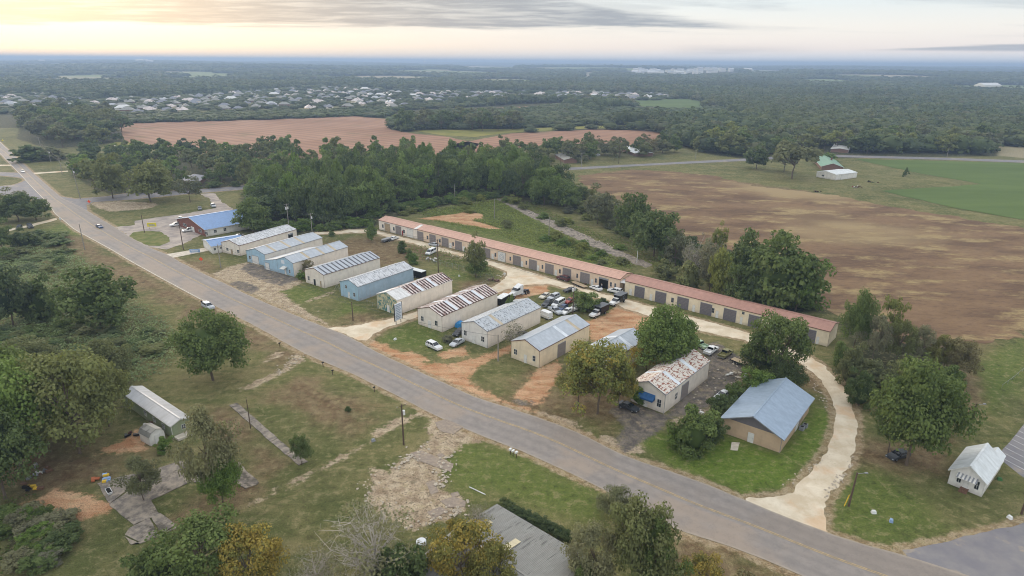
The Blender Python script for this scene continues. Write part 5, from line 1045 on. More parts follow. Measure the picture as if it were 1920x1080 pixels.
def roadsign(x, y, label, s=1.1, hh=1.7):
    t = thing('work_sign', label, 'sign', G(x, y), 0, None); r = s*.72
    MB().raw([(0, 0, hh-r), (r, 0, hh), (0, 0, hh+r), (-r, 0, hh), (0, .04, hh-r), (r, .04, hh), (0, .04, hh+r), (-r, .04, hh)], [(0,1,2,3),(7,6,5,4),(0,4,5,1),(1,5,6,2),(2,6,7,3),(3,7,4,0)]).build('diamond_panel', 'sign_orange', t)
    MB().box(-.45, -.012, hh-.1, .45, -.004, hh+.02).box(-.3, -.012, hh+.15, .3, -.004, hh+.25).box(-.3, -.012, hh-.35, .3, -.004, hh-.25).build('lettering', 'black_paint', t) if s < 1 else None
    for sgn in (-1, 1): MB().cyl((sgn*.5, .3, 0), (0, .06, hh-r*.4), .03, n=5).cyl((sgn*.5, -.4, 0), (0, .05, hh-r*.4), .03, n=5).build('stand_leg', 'metal_grey', t)
roadsign(378, 494, 'orange diamond work sign on the grass before the first warehouse'); roadsign(168, 384, 'orange diamond work sign at the side road corner', 1.25)
t = thing('portable_sign', 'yellow portable sign on a stand beside the gravel lot', 'sign', G(286, 430), .1)
MB().box(-1.9, -.15, 1.3, 1.9, .15, 3.0).build('panel', 'sign_yellow', t); MB().box(-1.5, -.17, 2.1, 1.2, -.155, 2.3).box(-1.2, -.17, 1.65, 1.4, -.155, 1.85).build('lettering', 'print_grey', t)
for x in (-1.2, 1.2): MB().cyl((x, 0, 0), (x, 0, 1.29), .06).cyl((x, -.8, 0), (x, .8, .02), .05).build('post', 'metal_grey', t)
t = thing('low_sign', 'low blue-grey sign board on the lawn below the pale walk', 'sign', G(366, 475), .15)
MB().box(-1.9, -.1, .4, 1.9, .1, 1.7).build('panel', 'sign_blue', t); MB().box(-1.5, -.12, 1.1, 1.3, -.105, 1.3).box(-1.2, -.12, .75, 1.1, -.105, .9).build('lettering', 'sign_white', t)
for x in (-1.4, 1.4): MB().box(x-.06, -.06, 0, x+.06, .06, .39).build('post', 'trim_grey', t)
t = thing('roadside_sign', 'small white sign at the road edge left of the intersection', 'sign', G(114, 415), -.4); MB().box(-.5, -.04, .8, .5, .04, 1.7).build('panel', 'sign_white', t); MB().cyl((0, 0, 0), (0, 0, .79), .05).build('post', 'metal_grey', t)
t = thing('warning_sign', 'small yellow warning sign far up the main road', 'sign', G(6, 268), 0); MB().raw([(0,0,1.4),(.9,0,2.3),(0,0,3.2),(-.9,0,2.3),(0,.05,1.4),(.9,.05,2.3),(0,.05,3.2),(-.9,.05,2.3)], [(0,1,2,3),(7,6,5,4)]).build('diamond_panel', 'sign_yellow', t); MB().cyl((0, .03, 0), (0, .03, 1.5), .05).build('post', 'metal_grey', t)
# mailboxes along the lower verge
for i, (x, y) in enumerate([(525,651),(606,688),(624,703),(702,735)]):
    t = thing('mailbox', ['mailbox post nearest the pale sand track', 'mailbox post just past the track on the lower verge', 'mailbox post in the middle of the lower verge', 'mailbox post closest to the transformer pole'][i], 'mailbox', G(x, y), .9)
    MB().box(-.06, -.06, 0, .06, .06, 1.1).build('post', 'wood_pole', t); MB().loft([[(-.28, -.13, 1.11), (-.28, .13, 1.11), (-.28, .13, 1.28), (-.28, .07, 1.37), (-.28, -.07, 1.37), (-.28, -.13, 1.28)], [(.28, -.13, 1.11), (.28, .13, 1.11), (.28, .13, 1.28), (.28, .07, 1.37), (.28, -.07, 1.37), (.28, -.13, 1.28)]]).build('box', 'black_paint', t)
for i, (x, y) in enumerate([(957,852),(962,855),(968,858)]):
    t = thing('mailbox', ['leftmost of the three white mailboxes at the lower road edge', 'middle of the three white mailboxes at the lower road edge', 'rightmost of the three white mailboxes at the lower road edge'][i], 'mailbox', G(x, y), .9)
    MB().box(-.06, -.06, 0, .06, .06, 1.0).build('post', 'wood_pole', t); MB().box(-.32, -.17, 1.01, .32, .17, 1.35).build('box', 'white_enamel', t)

# ------------------------------------------------------------------ fences
def fence(pts, h, label, name='chain_fence', step=3.0, mesh=True):
    w = [G(x, y) for x, y in pts]; t = thing(name, label, 'fence', w[0]); o = w[0]; rails = MB(); last = None
    for a, b in zip(w, w[1:]):
        n = max(1, round((b-a).length/step))
        for k in range(n+1 if b is w[-1] else n):
            p = a.lerp(b, k/n)-o; MB().cyl(p, p+Vector((0, 0, h)), .04, n=5).build('post', 'metal_grey', t)
        rails.cyl(a-o+Vector((0, 0, h-.03)), b-o+Vector((0, 0, h-.03)), .03, n=4)
        if mesh:
            L_ = (b-a).length; d = (b-a)/L_; k = 0.
            while k < L_:
                p = a-o+d*k
                for sgn in (1, -1):
                    q = p+d*(h*sgn*.6); rails.raw([p, p+d*.02, q+d*.02+Vector((0, 0, h)), q+Vector((0, 0, h))], [(0, 1, 2, 3)]) if 0 <= k+h*sgn*.6 <= L_ else None
                k += .35
    rails.build('wire_mesh', 'wire_mesh', t)
fence([(793,489),(860,506),(922,526)], 1.9, 'overgrown chain-link fence crossing the yard beside the gravel lane')
fence([(866,551),(905,538),(925,527)], 1.8, 'chain-link fence closing the yard behind the rust-striped roofs')
fence([(628,549),(633,540),(640,553)], 1.5, 'short chain-link gate between two blue and beige warehouses')
fence([(673,566),(690,572),(707,579)], 1.5, 'chain-link fence between light blue and teal fronted warehouses')
fence([(1878,728),(1900,712),(1925,690)], 1.0, 'white rail fence at the right edge of the lawn', 'rail_fence', 3, False)

# ------------------------------------------------------------------ slabs, broken pavement, odds and ends
simple('broken_asphalt', '8d8073', .9, scale=2, dirt=('a8967c', .6))
def slab_group(name, label, polys, mat='concrete', th=.14, cat='slab', kind='structure'):
    t = link(name, None); t['kind'] = kind
    for i, q in enumerate(polys): o = sheet('slab_piece', q, th-.012*(i % 3), mat, .12, .8, kind=None, parent=t, seed=i+3, thick=th)
slab_group('concrete_slab', '', [[(182,907),(247,890),(258,905),(205,945)], [(247,890),(252,889),(290,950),(300,965),(250,985),(206,947),(259,907)], [(233,1003),(243,991),(281,972),(298,1003),(262,1018)], [(284,970),(301,963),(330,985),(305,1000),(299,998)], [(243,1019),(234,1006),(262,1020),(305,1003),(330,987),(331,990),(285,1011),(246,1022)]])
slab_group('concrete_slab', '', [[(250,892),(330,868),(347,890),(355,905),(280,940),(268,925)], [(331,868),(358,861),(378,880),(375,905),(357,905),(349,890)]])
slab_group('concrete_slab', '', [[(440,880),(447,867),(485,905),(483,909),(460,917),(440,905)]])
slab_group('concrete_strip', '', [[(430,761),(445,756),(480,787),(467,793)], [(467.5,793.5),(480.5,787.5),(520,822),(507,829)], [(507.5,829.5),(520.5,822.5),(548,846),(537,853)], [(537.5,854),(549,847),(577,866),(560,873)]])
slab_group('broken_pavement', '', [[(770,850),(790,845),(820,858),(850,870),(845,885),(815,875),(785,863)], [(815,792),(840,785),(870,800),(850,815),(825,808)], [(798,905),(815,900),(822,922),(808,928)], [(825,940),(850,932),(872,940),(872,950),(840,952)], [(845,925),(858,922),(862,929),(848,933)], [(800,960),(825,950),(840,958),(812,975)], [(818,853),(828,849),(834,855),(824,859)]], 'broken_asphalt', .07)
slab_group('concrete_pad', '', [[(1372,829),(1386,830),(1383,845),(1370,844)]], 'pale_concrete', .05)

# scattered rubble stones (many small, one mass) and named odd items
b = MB()
def stone(p, s, mi=0):
    vs = []
    for a, b_, c_ in ((1,0,0),(-1,0,0),(0,1,0),(0,-1,0),(0,0,1),(0,0,-.5),(.6,.6,.4),(-.6,.5,.4),(.5,-.6,.4),(-.5,-.6,.4)):
        vs.append((p.x+a*s*rnd.uniform(.7, 1.3), p.y+b_*s*rnd.uniform(.7, 1.3), max(.0, s*.3+c_*s*rnd.uniform(.5, .9))))
    b.raw(vs, [(0,6,8),(1,9,7),(4,6,7),(4,8,6),(4,9,8),(4,7,9),(6,0,2),(6,2,7),(7,2,1),(8,3,9),(8,0,3),(9,3,1)], mi)
def scatter_line(p0, p1, n, spread, s0, s1):
    a, c = G(*p0), G(*p1)
    for _ in range(n): stone(a.lerp(c, rnd.random())+Vector((rnd.gauss(0, spread), rnd.gauss(0, spread), 0)), rnd.uniform(s0, s1))
for q in (((740,874),(800,840),50,1.2,.12,.35), ((690,900),(720,960),40,1.5,.1,.3), ((835,850),(830,915),60,1.,.1,.4), ((880,950),(780,990),50,1.4,.1,.4), ((1500,690),(1560,770),35,.8,.12,.3), ((1455,930),(1540,860),20,.6,.1,.25), ((830,478),(920,490),40,1.2,.15,.45), ((1385,660),(1310,760),40,3,.1,.35), ((520,700),(560,665),50,1.2,.1,.3), ((930,520),(950,515),10,.8,.2,.4), ((1550,930),(1600,860),40,.5,.1,.3), ((500,560),(600,605),40,1.5,.08,.22), ((1000,400),(1200,490),120,1.6,.1,.4)): scatter_line(*q)
tag(b.build('rubble', 'rubble'), None, None, None, 'stuff')
def heap(x, y, label, mats, n=7, s=.7, cat='scrap pile', name='scrap_pile'):
    t = thing(name, label, cat, G(x, y))
    for k in range(n):
        M = Matrix.Translation((rnd.gauss(0, s), rnd.gauss(0, s), .15+rnd.random()*.3)) @ Matrix.Rotation(rnd.uniform(0, 6.3), 4, 'Z') @ Matrix.Rotation(rnd.uniform(-.4, .4), 4, 'X')
        MB().box(-rnd.uniform(.2, .7), -rnd.uniform(.1, .4), -.12, rnd.uniform(.2, .7), rnd.uniform(.1, .4), rnd.uniform(.05, .4), M=M).build('scrap_piece', rnd.choice(mats), t)
heap(192, 900, 'orange and blue clutter at the corner of the old concrete slab', ['clay_block', 'clay_block', 'sign_blue', 'yellow_paint'], 8, .8)
heap(70, 890, 'grey appliances and boards dumped under the left trees', ['metal_grey', 'wood_brown', 'trim_white', 'metal_grey'], 10, 1.1); heap(57, 918, 'yellow object among dark scrap under the left trees', ['yellow_paint', 'wood_brown', 'dark_open'], 6, .6)
heap(248, 817, 'black bin and scrap beside the little shed', ['black_paint', 'rust_iron'], 5, .5); heap(285, 795, 'pale odds and ends behind the mobile home', ['trim_white', 'rust_iron', 'wood_brown'], 7, .8)
heap(925, 527, 'scrap heap where the two chain-link fences meet', ['metal_grey', 'rust_iron', 'wood_brown'], 9, 1.2); heap(812, 488, 'white junk scattered in weeds below the old van', ['trim_white', 'metal_grey'], 8, 1.6)
heap(1378, 706, 'white rubbish along the edge of the asphalt lot', ['trim_white', 'rubble'], 8, 1.2); heap(1100, 531, 'grey workshop gear by the storage units', ['metal_grey', 'rust_iron'], 6, .6); heap(1530, 360, 'tyres and scrap by the white barn', ['dark_open', 'rust_iron'], 7, 1.5)
heap(1604, 352, 'red and white farm machine beside the brown field', ['red_paint', 'trim_white', 'rust_iron'], 9, 1.4, 'farm machine', 'farm_machine'); heap(1636, 342, 'dark farm implements on the grass near the barn', ['rust_iron', 'dark_open', 'green_plastic'], 9, 1.6, 'farm machine', 'farm_machine')
heap(1310, 776, 'pale stone rubble in the shrub edge near the asphalt', ['rubble', 'trim_white'], 5, .8); heap(1610, 350, 'weathered machine parts right of the barn', ['wood_brown', 'trim_white'], 5, 1.1)
# tarp-covered car-sized lump between two warehouses
p = G(862, 612); t = thing('tarp_cover', 'blue tarp over stored goods beside the white fronted warehouse', 'tarp', p, .9)
MB().loft([[(-1.4, -.9, 0), (1.4, -1.0, 0), (1.3, 1.0, 0), (-1.3, .9, 0)], [(-1.1, -.7, 1.2), (1.0, -.8, 1.5), (.9, .7, 1.3), (-1.0, .7, 1.1)], [(-.5, -.3, 1.6), (.5, -.3, 1.7), (.5, .3, 1.7), (-.5, .3, 1.6)]]).build('cover', 'tarp_blue', t)
p = G(205, 925); t = thing('bath_tub', 'white tub lying on the old concrete slab', 'tub', p+Vector((0, 0, .14)), -.8)
MB().loft([[(-.8, -.3, 0), (.8, -.3, 0), (.8, .3, 0), (-.8, .3, 0)], [(-.95, -.4, .5), (.95, -.4, .5), (.95, .4, .5), (-.95, .4, .5)]]).build('shell', 'white_enamel', t); MB().box(-.85, -.32, .42, .85, .32, .505).build('inside', 'dark_open', t)
p = G(790, 1020); t = thing('water_tank', 'pale blue tank standing by the low slate-roofed building', 'tank', p); MB().cyl((0, 0, 0), (0, 0, .6), .8, n=20).cyl((0, 0, .601), (0, 0, .7), .78, .6, 20).build('shell', 'sign_white', t)
p = G(895, 921); t = thing('fallen_post', 'white post lying in the grass above the low building', 'post', p, -.62); MB().cyl((-1.8, 0, .1), (1.8, 0, .1), .09).build('post', 'white_enamel', t)
for i, (x, y, mt, lab) in enumerate([(1638,962,'white_enamel','white garden chair frame on the corner lawn'), (1671,978,'sign_blue','small blue toy on the corner lawn'), (861,518,'white_enamel','small white tub on the grass behind the teal fronted warehouse'), (946,514,'white_enamel','white stone marker at the bend of the gravel lane'), (741,637,'white_enamel','white utility cover on the grass by the gravel entrance'), (1893,972,'white_enamel','white marker stone at the right road edge'), (1874,900,'green_plastic','pale bin beside the chapel'), (700,827,'trim_grey','small stone by the sand track')]):
    p = G(x, y); t = thing('lawn_item', lab, 'lawn item', p, i); MB().loft([[(-.4, -.3, 0), (.4, -.3, 0), (.4, .3, 0), (-.4, .3, 0)], [(-.3, -.2, .5), (.3, -.2, .45), (.3, .2, .5), (-.3, .2, .55)]]).build('body', mt, t)
# heat pumps by the metal building
for k, (x, y) in enumerate([(1503,806),(1509,801)]): t = thing('heat_pump', ['outdoor unit beside the tan building, left one', 'outdoor unit beside the tan building, right one'][k], 'air unit', G(x, y), .8); MB().box(-.45, -.45, 0, .45, .45, .8).build('case', 'trim_grey', t); MB().cyl((0, 0, .801), (0, 0, .84), .35, n=14).build('fan_grille', 'dark_open', t)

# ------------------------------------------------------------------ people
def person(x, y, rz, label, top, legs, pose=0):
    v = [(0,0,.95),(0,0,1.2),(0,.02,1.45),(0,.02,1.56),(0,0,1.68), (.10,0,.9),(.12,.02,.5),(.13,0,.08),(.13,-.16,.05), (-.10,0,.9),(-.12,-.03,.5),(-.14,.05,.08),(-.14,-.11,.05), (.2,.02,1.42),(.27,.0,1.15),(.26,-.12 if pose else .02,.92),(-.2,.02,1.42),(-.27,0,1.15),(-.28,-.2,.95)]
    e = [(0,1),(1,2),(2,3),(3,4),(0,5),(5,6),(6,7),(7,8),(0,9),(9,10),(10,11),(11,12),(2,13),(13,14),(14,15),(2,16),(16,17),(17,18)]
    rad = [.15,.14,.15,.06,.10,.09,.07,.05,.04,.09,.07,.05,.04,.07,.05,.04,.07,.05,.04]
    me = bpy.data.meshes.new('body'); me.from_pydata(v, e, []); t = thing('person', label, 'person', G(x, y), rz); o = link('body', me, t)
    md = o.modifiers.new('s', 'SKIN'); 
    for i, r in enumerate(rad): me.skin_vertices[0].data[i].radius = (r, r*.8)
    me.skin_vertices[0].data[0].use_root = True; o.modifiers.new('u', 'SUBSURF').levels = 1
    me.materials.append(MATS['skin'])
    def ring(z, a, b_): return [(a*math.cos(k*PI/4), b_*math.sin(k*PI/4), z) for k in range(8)]
    MB().loft([ring(.9, .19, .14), ring(1.15, .18, .13), ring(1.4, .23, .14), ring(1.5, .12, .1)]).cyl((.2, .02, 1.44), (.27, 0, 1.15), .085, .06, 7).cyl((-.2, .02, 1.44), (-.27, 0, 1.15), .085, .06, 7).build('shirt', top, t)
    MB().cyl((.10, 0, .95), (.13, .02, .1), .125, .08, 8).cyl((-.10, 0, .95), (-.14, .04, .1), .125, .08, 8).build('trousers', legs, t)
    MB().loft([ring(1.68, .13, .13), ring(1.78, .12, .12), ring(1.84, .05, .05)]).build('hair', 'dark_open', t)
simple('skin', 'b98a6c', .6)
person(379, 572, .5, 'person in dark clothes standing behind the silver car on the road edge', 'black_paint', 'trim_grey')
person(1128, 540, 2, 'person in a pale shirt standing beside the white sedan at the open doorway', 'trim_white', 'paint_blue', 1)
# ------------------------------------------------------------------ vegetation
def leafmat(name, far=False):
    m = MT(name); oi = m.n('ShaderNodeObjectInfo'); lt = m.n('ShaderNodeAttribute'); lt.attribute_name = 'tint'; tv = lt.outputs['Fac']
    if far:
        rp = m.n('ShaderNodeValToRGB'); m.L.new(oi.outputs['Random'], rp.inputs[0]); e = rp.color_ramp.elements
        cs = ['4a5c39', '5a6a42', '415339', '6a7648', '536442', '757256', '46583c', '5c6c48', '7a8456', '4c5c40']
        while len(e) < len(cs): e.new(.5)
        for i, (q, c) in enumerate(zip(e, cs)): q.position = i/len(cs); q.color = (*lin(c), 1)
        rp.color_ramp.interpolation = 'CONSTANT'; base = rp.outputs[0]
        base = m.mix(m.math('MULTIPLY', m.sst(m.noise(.0035, 4, .6), .43, .60), .7), base, lin('6a6f4a')); base = m.mix(m.math('MULTIPLY', m.sst(m.noise(.0022, 4, .6, off=(900, 0, 0)), .48, .60), .55), base, lin('2e3d2c'))
        alt = lin('5d6038'); aut = .2
    else:
        base = oi.outputs['Color']; alt = lin('b08a32'); aut = oi.outputs['Alpha']
    v = m.noise(.35, 3, .6)
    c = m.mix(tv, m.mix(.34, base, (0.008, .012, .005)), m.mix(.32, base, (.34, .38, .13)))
    c = m.mix(m.math('MULTIPLY', m.sst(v, .55, .75), .35), c, lin('6b6a38'))
    if not far:
        sel = m.sst(m.math('ADD', m.math('MULTIPLY', tv, .35), m.math('MULTIPLY', m.noise(.5, 3, .6, off=(50, 0, 0)), .9)), .78, .55, 0, 1)
        th_ = m.math('SUBTRACT', m.math('ADD', m.math('MULTIPLY', tv, .3), m.math('MULTIPLY', m.noise(.45, 3, .6, off=(50, 0, 0)), .7)), m.math('SUBTRACT', 1., aut))
        c = m.mix(m.sst(th_, -.05, .05), c, m.mix(tv, lin('85702f'), lin('b09f52')))
    m.set(m.b.inputs['Base Color'], c); m.b.inputs['Roughness'].default_value = .7; m.b.inputs['Specular IOR Level'].default_value = .15
    tr = m.n('ShaderNodeBsdfTranslucent'); m.set(tr.inputs[0], c); mx = m.n('ShaderNodeMixShader'); mx.inputs[0].default_value = .35
    out = [x for x in m.N if x.type == 'OUTPUT_MATERIAL'][0]; m.L.new(m.b.outputs[0], mx.inputs[1]); m.L.new(tr.outputs[0], mx.inputs[2]); m.L.new(mx.outputs[0], out.inputs[0])
leafmat('leaf'); leafmat('leaf_far', True)
simple('bark', '6a5d50', .9, scale=4); simple('bark_pale', 'b0a79b', .9, scale=4)

def leaf_mesh(name, pos, nrm, size, tint, mat, extra=None):
    """one quad per leaf clump, as one mesh; numpy for speed"""
    n = len(pos); a = np.cross(nrm, rng.normal(size=(n, 3))); a /= np.linalg.norm(a, axis=1)[:, None]+1e-9; b = np.cross(nrm, a)
    s = size[:, None]; asp = rng.uniform(.55, 1., (n, 1))
    cup = nrm*(s*rng.uniform(-.25, .25, (n, 1)))
    V = np.stack([pos-a*s, pos-b*s*asp+cup, pos+a*s, pos+b*s*asp+cup], 1).reshape(-1, 3)
    F = np.arange(4*n).reshape(-1, 4); tv = np.repeat(tint, 4)
    if extra is not None:
        ev, ef = extra; F2 = np.array(ef)+len(V); 
    me = bpy.data.meshes.new(name); nv = len(V)+(len(extra[0]) if extra is not None else 0); me.vertices.add(nv)
    co = V if extra is None else np.vstack([V, extra[0]]); me.vertices.foreach_set('co', co.ravel().astype(np.float32))
    loops = F.ravel(); starts = np.arange(n)*4
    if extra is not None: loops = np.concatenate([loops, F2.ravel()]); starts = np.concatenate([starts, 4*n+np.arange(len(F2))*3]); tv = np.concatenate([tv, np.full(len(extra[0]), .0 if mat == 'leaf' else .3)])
    me.loops.add(len(loops)); me.loops.foreach_set('vertex_index', loops.astype(np.int32)); me.polygons.add(len(starts)); me.polygons.foreach_set('loop_start', starts.astype(np.int32))
    me.update(calc_edges=True); at = me.attributes.new('tint', 'FLOAT', 'POINT'); at.data.foreach_set('value', tv.astype(np.float32)); me.materials.append(MATS[mat]); return me
def unit(n, flat=1.0, low=-1.):
    d = rng.normal(size=(n*2+8, 3)); d /= np.linalg.norm(d, axis=1)[:, None]; d = d[d[:, 2] > low][:n]; 
    return d
def crown(n, leaf, nclump=60, base=.25, shape='round', gap=.0, core=0, mat='leaf', seed=0):
    """unit tree: crown radius ~.5, total height 1"""
    cz = (1+base)/2; rz = (1-base)/2; d = unit(nclump, 1, -.75); 
    u = rng.uniform(.45, .95, len(d))**.7
    lob = 1+.18*np.sin(d[:, 0]*5+seed)+.14*np.sin(d[:, 1]*7+seed*2)
    if shape == 'round': rx = .5*np.ones(len(d))
    if shape == 'wide': rx = .5*np.ones(len(d)); d[:, 2] = np.abs(d[:, 2])*.9-.15
    if shape == 'tall': rx = np.full(len(d), .5)
    if shape in ('cone', 'pine'): rx = np.full(len(d), .5)
    c = np.stack([d[:, 0]*rx*u*lob, d[:, 1]*rx*u*lob, cz+d[:, 2]*rz*u*lob*.95], 1)
    if shape == 'cone': t = rng.uniform(0, 1, len(d))**.8; ph = rng.uniform(0, 6.28, len(d)); r = .5*(1-t)*.95*np.sqrt(rng.uniform(.35, 1, len(d))); c = np.stack([r*np.cos(ph), r*np.sin(ph), base+t*(1-base)*.97], 1)
    if shape == 'pine': t = rng.uniform(0, 1, len(d)); ph = rng.uniform(0, 6.28, len(d)); r = .5*np.sin(np.clip(t*.85+.15, 0, 1)*PI)**.7*rng.uniform(.3, 1, len(d)); c = np.stack([r*np.cos(ph), r*np.sin(ph), base+t*(1-base)*.95], 1)
    cr = rng.uniform(.09, .17, len(c))*(1 if shape not in ('cone', 'pine') else .75)
    w = cr**2; k = rng.choice(len(c), n, p=w/w.sum()); dd = unit(n, 1, -.6); dd = np.resize(dd, (n, 3)); rr = rng.uniform(.55, 1.08, n)
    zs = .75 if shape != 'tall' else 1.
    p = c[k]+dd*(cr[k]*rr)[:, None]*np.array([1, 1, zs]); 
    nr = dd*.8+rng.normal(size=(n, 3))*.45+np.array([0, 0, .35]); nr /= np.linalg.norm(nr, axis=1)[:, None]
    hrel = np.clip((dd[:, 2]+.3)/1.3, 0, 1); outer = np.clip(np.hypot(p[:, 0], p[:, 1])/.5, 0, 1)
    ct = rng.uniform(-.18, .18, len(c))[k]
    tint = np.clip(.5+ct+rng.normal(0, .17, n), 0, 1)
    extra = None
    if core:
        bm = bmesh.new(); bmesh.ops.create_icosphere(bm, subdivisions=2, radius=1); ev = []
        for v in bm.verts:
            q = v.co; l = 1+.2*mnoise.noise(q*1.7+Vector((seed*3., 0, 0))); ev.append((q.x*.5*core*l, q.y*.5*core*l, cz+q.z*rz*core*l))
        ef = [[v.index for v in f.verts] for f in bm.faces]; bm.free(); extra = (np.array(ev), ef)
    return leaf_mesh('crown', p, nr, leaf*rng.uniform(.7, 1.3, n), tint, mat, extra), c
def trunk_mesh(c, base, mat='bark', thick=.022, nb=9, twigs=0, lean=0):
    b = MB(); top = .55+base*.5; pts = [Vector((0, 0, -.03))]; 
    for k in range(1, 5): pts.append(Vector((rnd.uniform(-.02, .02)*k+lean*k*.02, rnd.uniform(-.02, .02)*k, top*k/4)))
    for i in range(4): b.cyl(pts[i], pts[i+1], thick*(1-i*.19), thick*(1-(i+1)*.19), 7, caps=False)
    idx = rng.permutation(len(c))[:nb]
    for i in idx:
        q = Vector(c[i]); t = min(.95, max(.3, q.z*.55)); k = min(3, int(t/top*4)); s = pts[k].lerp(pts[k+1], min(1, max(0, t/top*4-k))) if t < top else pts[4]
        mid = s.lerp(q, .5)+Vector((0, 0, -.03)); b.cyl(s, mid, thick*.5, thick*.33, 5, caps=False); b.cyl(mid, q, thick*.33, thick*.12, 4, caps=False)
        for _ in range(twigs):
            s2 = mid.lerp(q, rnd.random()); e = s2+Vector((rnd.gauss(0, .09), rnd.gauss(0, .09), abs(rnd.gauss(.06, .05)))); b.cyl(s2, e, thick*.16, thick*.05, 3, caps=False)
            for _ in range(2): s3 = s2.lerp(e, rnd.uniform(.4, 1)); b.cyl(s3, s3+Vector((rnd.gauss(0, .05), rnd.gauss(0, .05), abs(rnd.gauss(.03, .03)))), thick*.07, thick*.03, 3, caps=False)
    return b.mesh('trunk', mat)
PROTO = {}
def proto(key, lod, **k):
    n, leaf = {0: (13000, .0175), 1: (4200, .029), 2: (1300, .05)}[lod]; kk = dict(k); th = kk.pop('thick', .022); tw = kk.pop('twigs', 0); nb = kk.pop('nb', 9); f = kk.pop('f', 1.); bm_ = kk.pop('bark', 'bark'); ls = kk.pop('ls', 1.)
    me, c = crown(int(n*f), leaf*ls, **kk); PROTO.setdefault((key, lod), []).append((me, trunk_mesh(c, kk.get('base', .25), bm_, th, nb, tw)))
for lod in (0, 1, 2):
    nv = {0: 3, 1: 4, 2: 4}[lod]; cl = {0: 110, 1: 80, 2: 42}[lod]
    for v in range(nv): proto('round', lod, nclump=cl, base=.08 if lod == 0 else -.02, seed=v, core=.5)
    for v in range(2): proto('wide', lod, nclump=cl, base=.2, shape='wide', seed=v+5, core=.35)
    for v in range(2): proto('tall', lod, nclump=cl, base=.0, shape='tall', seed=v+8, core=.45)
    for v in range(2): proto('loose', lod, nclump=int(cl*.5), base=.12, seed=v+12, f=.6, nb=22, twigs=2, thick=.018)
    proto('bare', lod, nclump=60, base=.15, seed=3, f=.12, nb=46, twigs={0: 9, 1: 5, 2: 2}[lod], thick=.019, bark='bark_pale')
    if lod: proto('pine', lod, nclump=cl, base=.12, shape='pine', seed=4, f=.8, core=0); proto('cone', lod, nclump=cl, base=.05, shape='cone', seed=4, core=0)
def bush_proto(lod, v):
    n, leaf = {0: (5000, .028), 1: (1800, .045), 2: (500, .08)}[lod]
    me, c = crown(n, leaf, nclump=50, base=-.25, seed=v, core=.55); me.name = 'foliage'; PROTO.setdefault(('bush', lod), []).append((me, MB().cyl((0, 0, -.05), (.03, 0, .5), .03, .01, 5).cyl((0, 0, -.05), (-.1, .08, .45), .02, .01, 5).mesh('stem', 'bark')))
for lod in (0, 1, 2):
    for v in range(3): bush_proto(lod, v)
COL = dict(green='637640', dark='53653d', deep='42553a', bright='708840', yellowg='8c9049', olive='787b50', dull='74745a', grey='87826d', vivid='668238', autumn='858044', brown='84765d', pine='708647', kudzu='667a4e')
TREES = []
def tree(px, py, ty, wpx, kind, colr, label, group=None, aut=0., name=None, cat=None, h=None, loc=None, w=None):
    p = G(px, py) if loc is None else Vector(loc); d = (p-Vector((0, 0, CAM_H))).length
    if h is None: h = height_at(px, py, ty)
    if w is None: w = wpx*proj(p)[2]/F_PX*.86; h *= .97
    lod = 0 if d < 205 else 1 if d < 430 else 2
    if (kind, lod) not in PROTO: lod = 1
    cr, tk = rnd.choice(PROTO[(kind, lod)]); c = lin(COL.get(colr, colr)); j = rnd.uniform(.88, 1.14)
    bush = kind == 'bush'; name = name or {'bush': 'shrub', 'pine': 'pine_tree', 'cone': 'evergreen_tree', 'bare': 'bare_tree', 'loose': 'open_crowned_tree', 'tall': 'slender_tree'}.get(kind, 'broadleaf_tree')
    t = thing(name, label, cat or ('shrub' if bush else 'tree'), p, rnd.uniform(0, 6.28), group, (w, w, h))
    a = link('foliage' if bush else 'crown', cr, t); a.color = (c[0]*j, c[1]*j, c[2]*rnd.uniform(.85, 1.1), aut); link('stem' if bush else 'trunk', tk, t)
    TREES.append((p.x, p.y, w)); return t
T = tree
# lower left
T(400,713,580,140,'round','green','broad green tree with bare lower trunk on the verge left of the road'); T(190,612,503,138,'round','dark','rounded dark tree at the edge of the vine-covered slope')
T(40,875,680,185,'round','bright','tall yellow-green tree crowding the lower left edge'); T(150,850,650,190,'loose','olive','large loose olive tree left of the mobile home', aut=.12); T(105,775,668,130,'loose','yellowg','green tree behind the olive tree left of the mobile home')
T(50,715,635,125,'round','olive','dull green tree mass below the vine-covered slope'); T(-10,800,640,170,'round','green','tree cut by the left edge above the yellow-green one'); T(25,612,508,95,'tall','deep','vine-draped dark tree at the left edge'); T(82,600,520,70,'bush','dark','vine-draped dark hump right of the edge tree')
T(205,800,665,95,'loose','olive','small loose tree between the olive tree and the mobile home'); T(10,935,770,150,'round','dark','dark tree above the scrap at the lower left edge')
T(208,735,640,95,'round','olive','olive green tree right behind the mobile home, on the vine edge'); T(150,705,660,80,'bush','kudzu','grey-green tree at the foot of the vine-covered slope'); T(80,830,720,130,'round','bright','second yellow-green tree, right of the one at the left edge'); T(270,938,855,76,'loose','dull','small grey-green tree growing through the concrete slabs'); T(400,935,760,120,'loose','grey','tree with bare pinkish twigs and green vines beside the slabs', aut=.0); T(418,942,850,80,'round','vivid','dense green lower half growing against the twiggy tree by the slabs')
T(566,872,812,44,'loose','green','slim sapling at the end of the narrow concrete strip'); T(653,772,760,14,'bush','dark','tiny dark bush on the lower lawn'); T(310,845,820,36,'bush','vivid','green bush in front of the little shed')
T(385,1100,968,185,'loose','green','leafy green tree at the bottom left'); T(475,1115,992,140,'loose','autumn','orange leaved tree at the bottom left', aut=.55); T(300,1110,1020,110,'bush','green','green undergrowth at the bottom left of the orange tree')
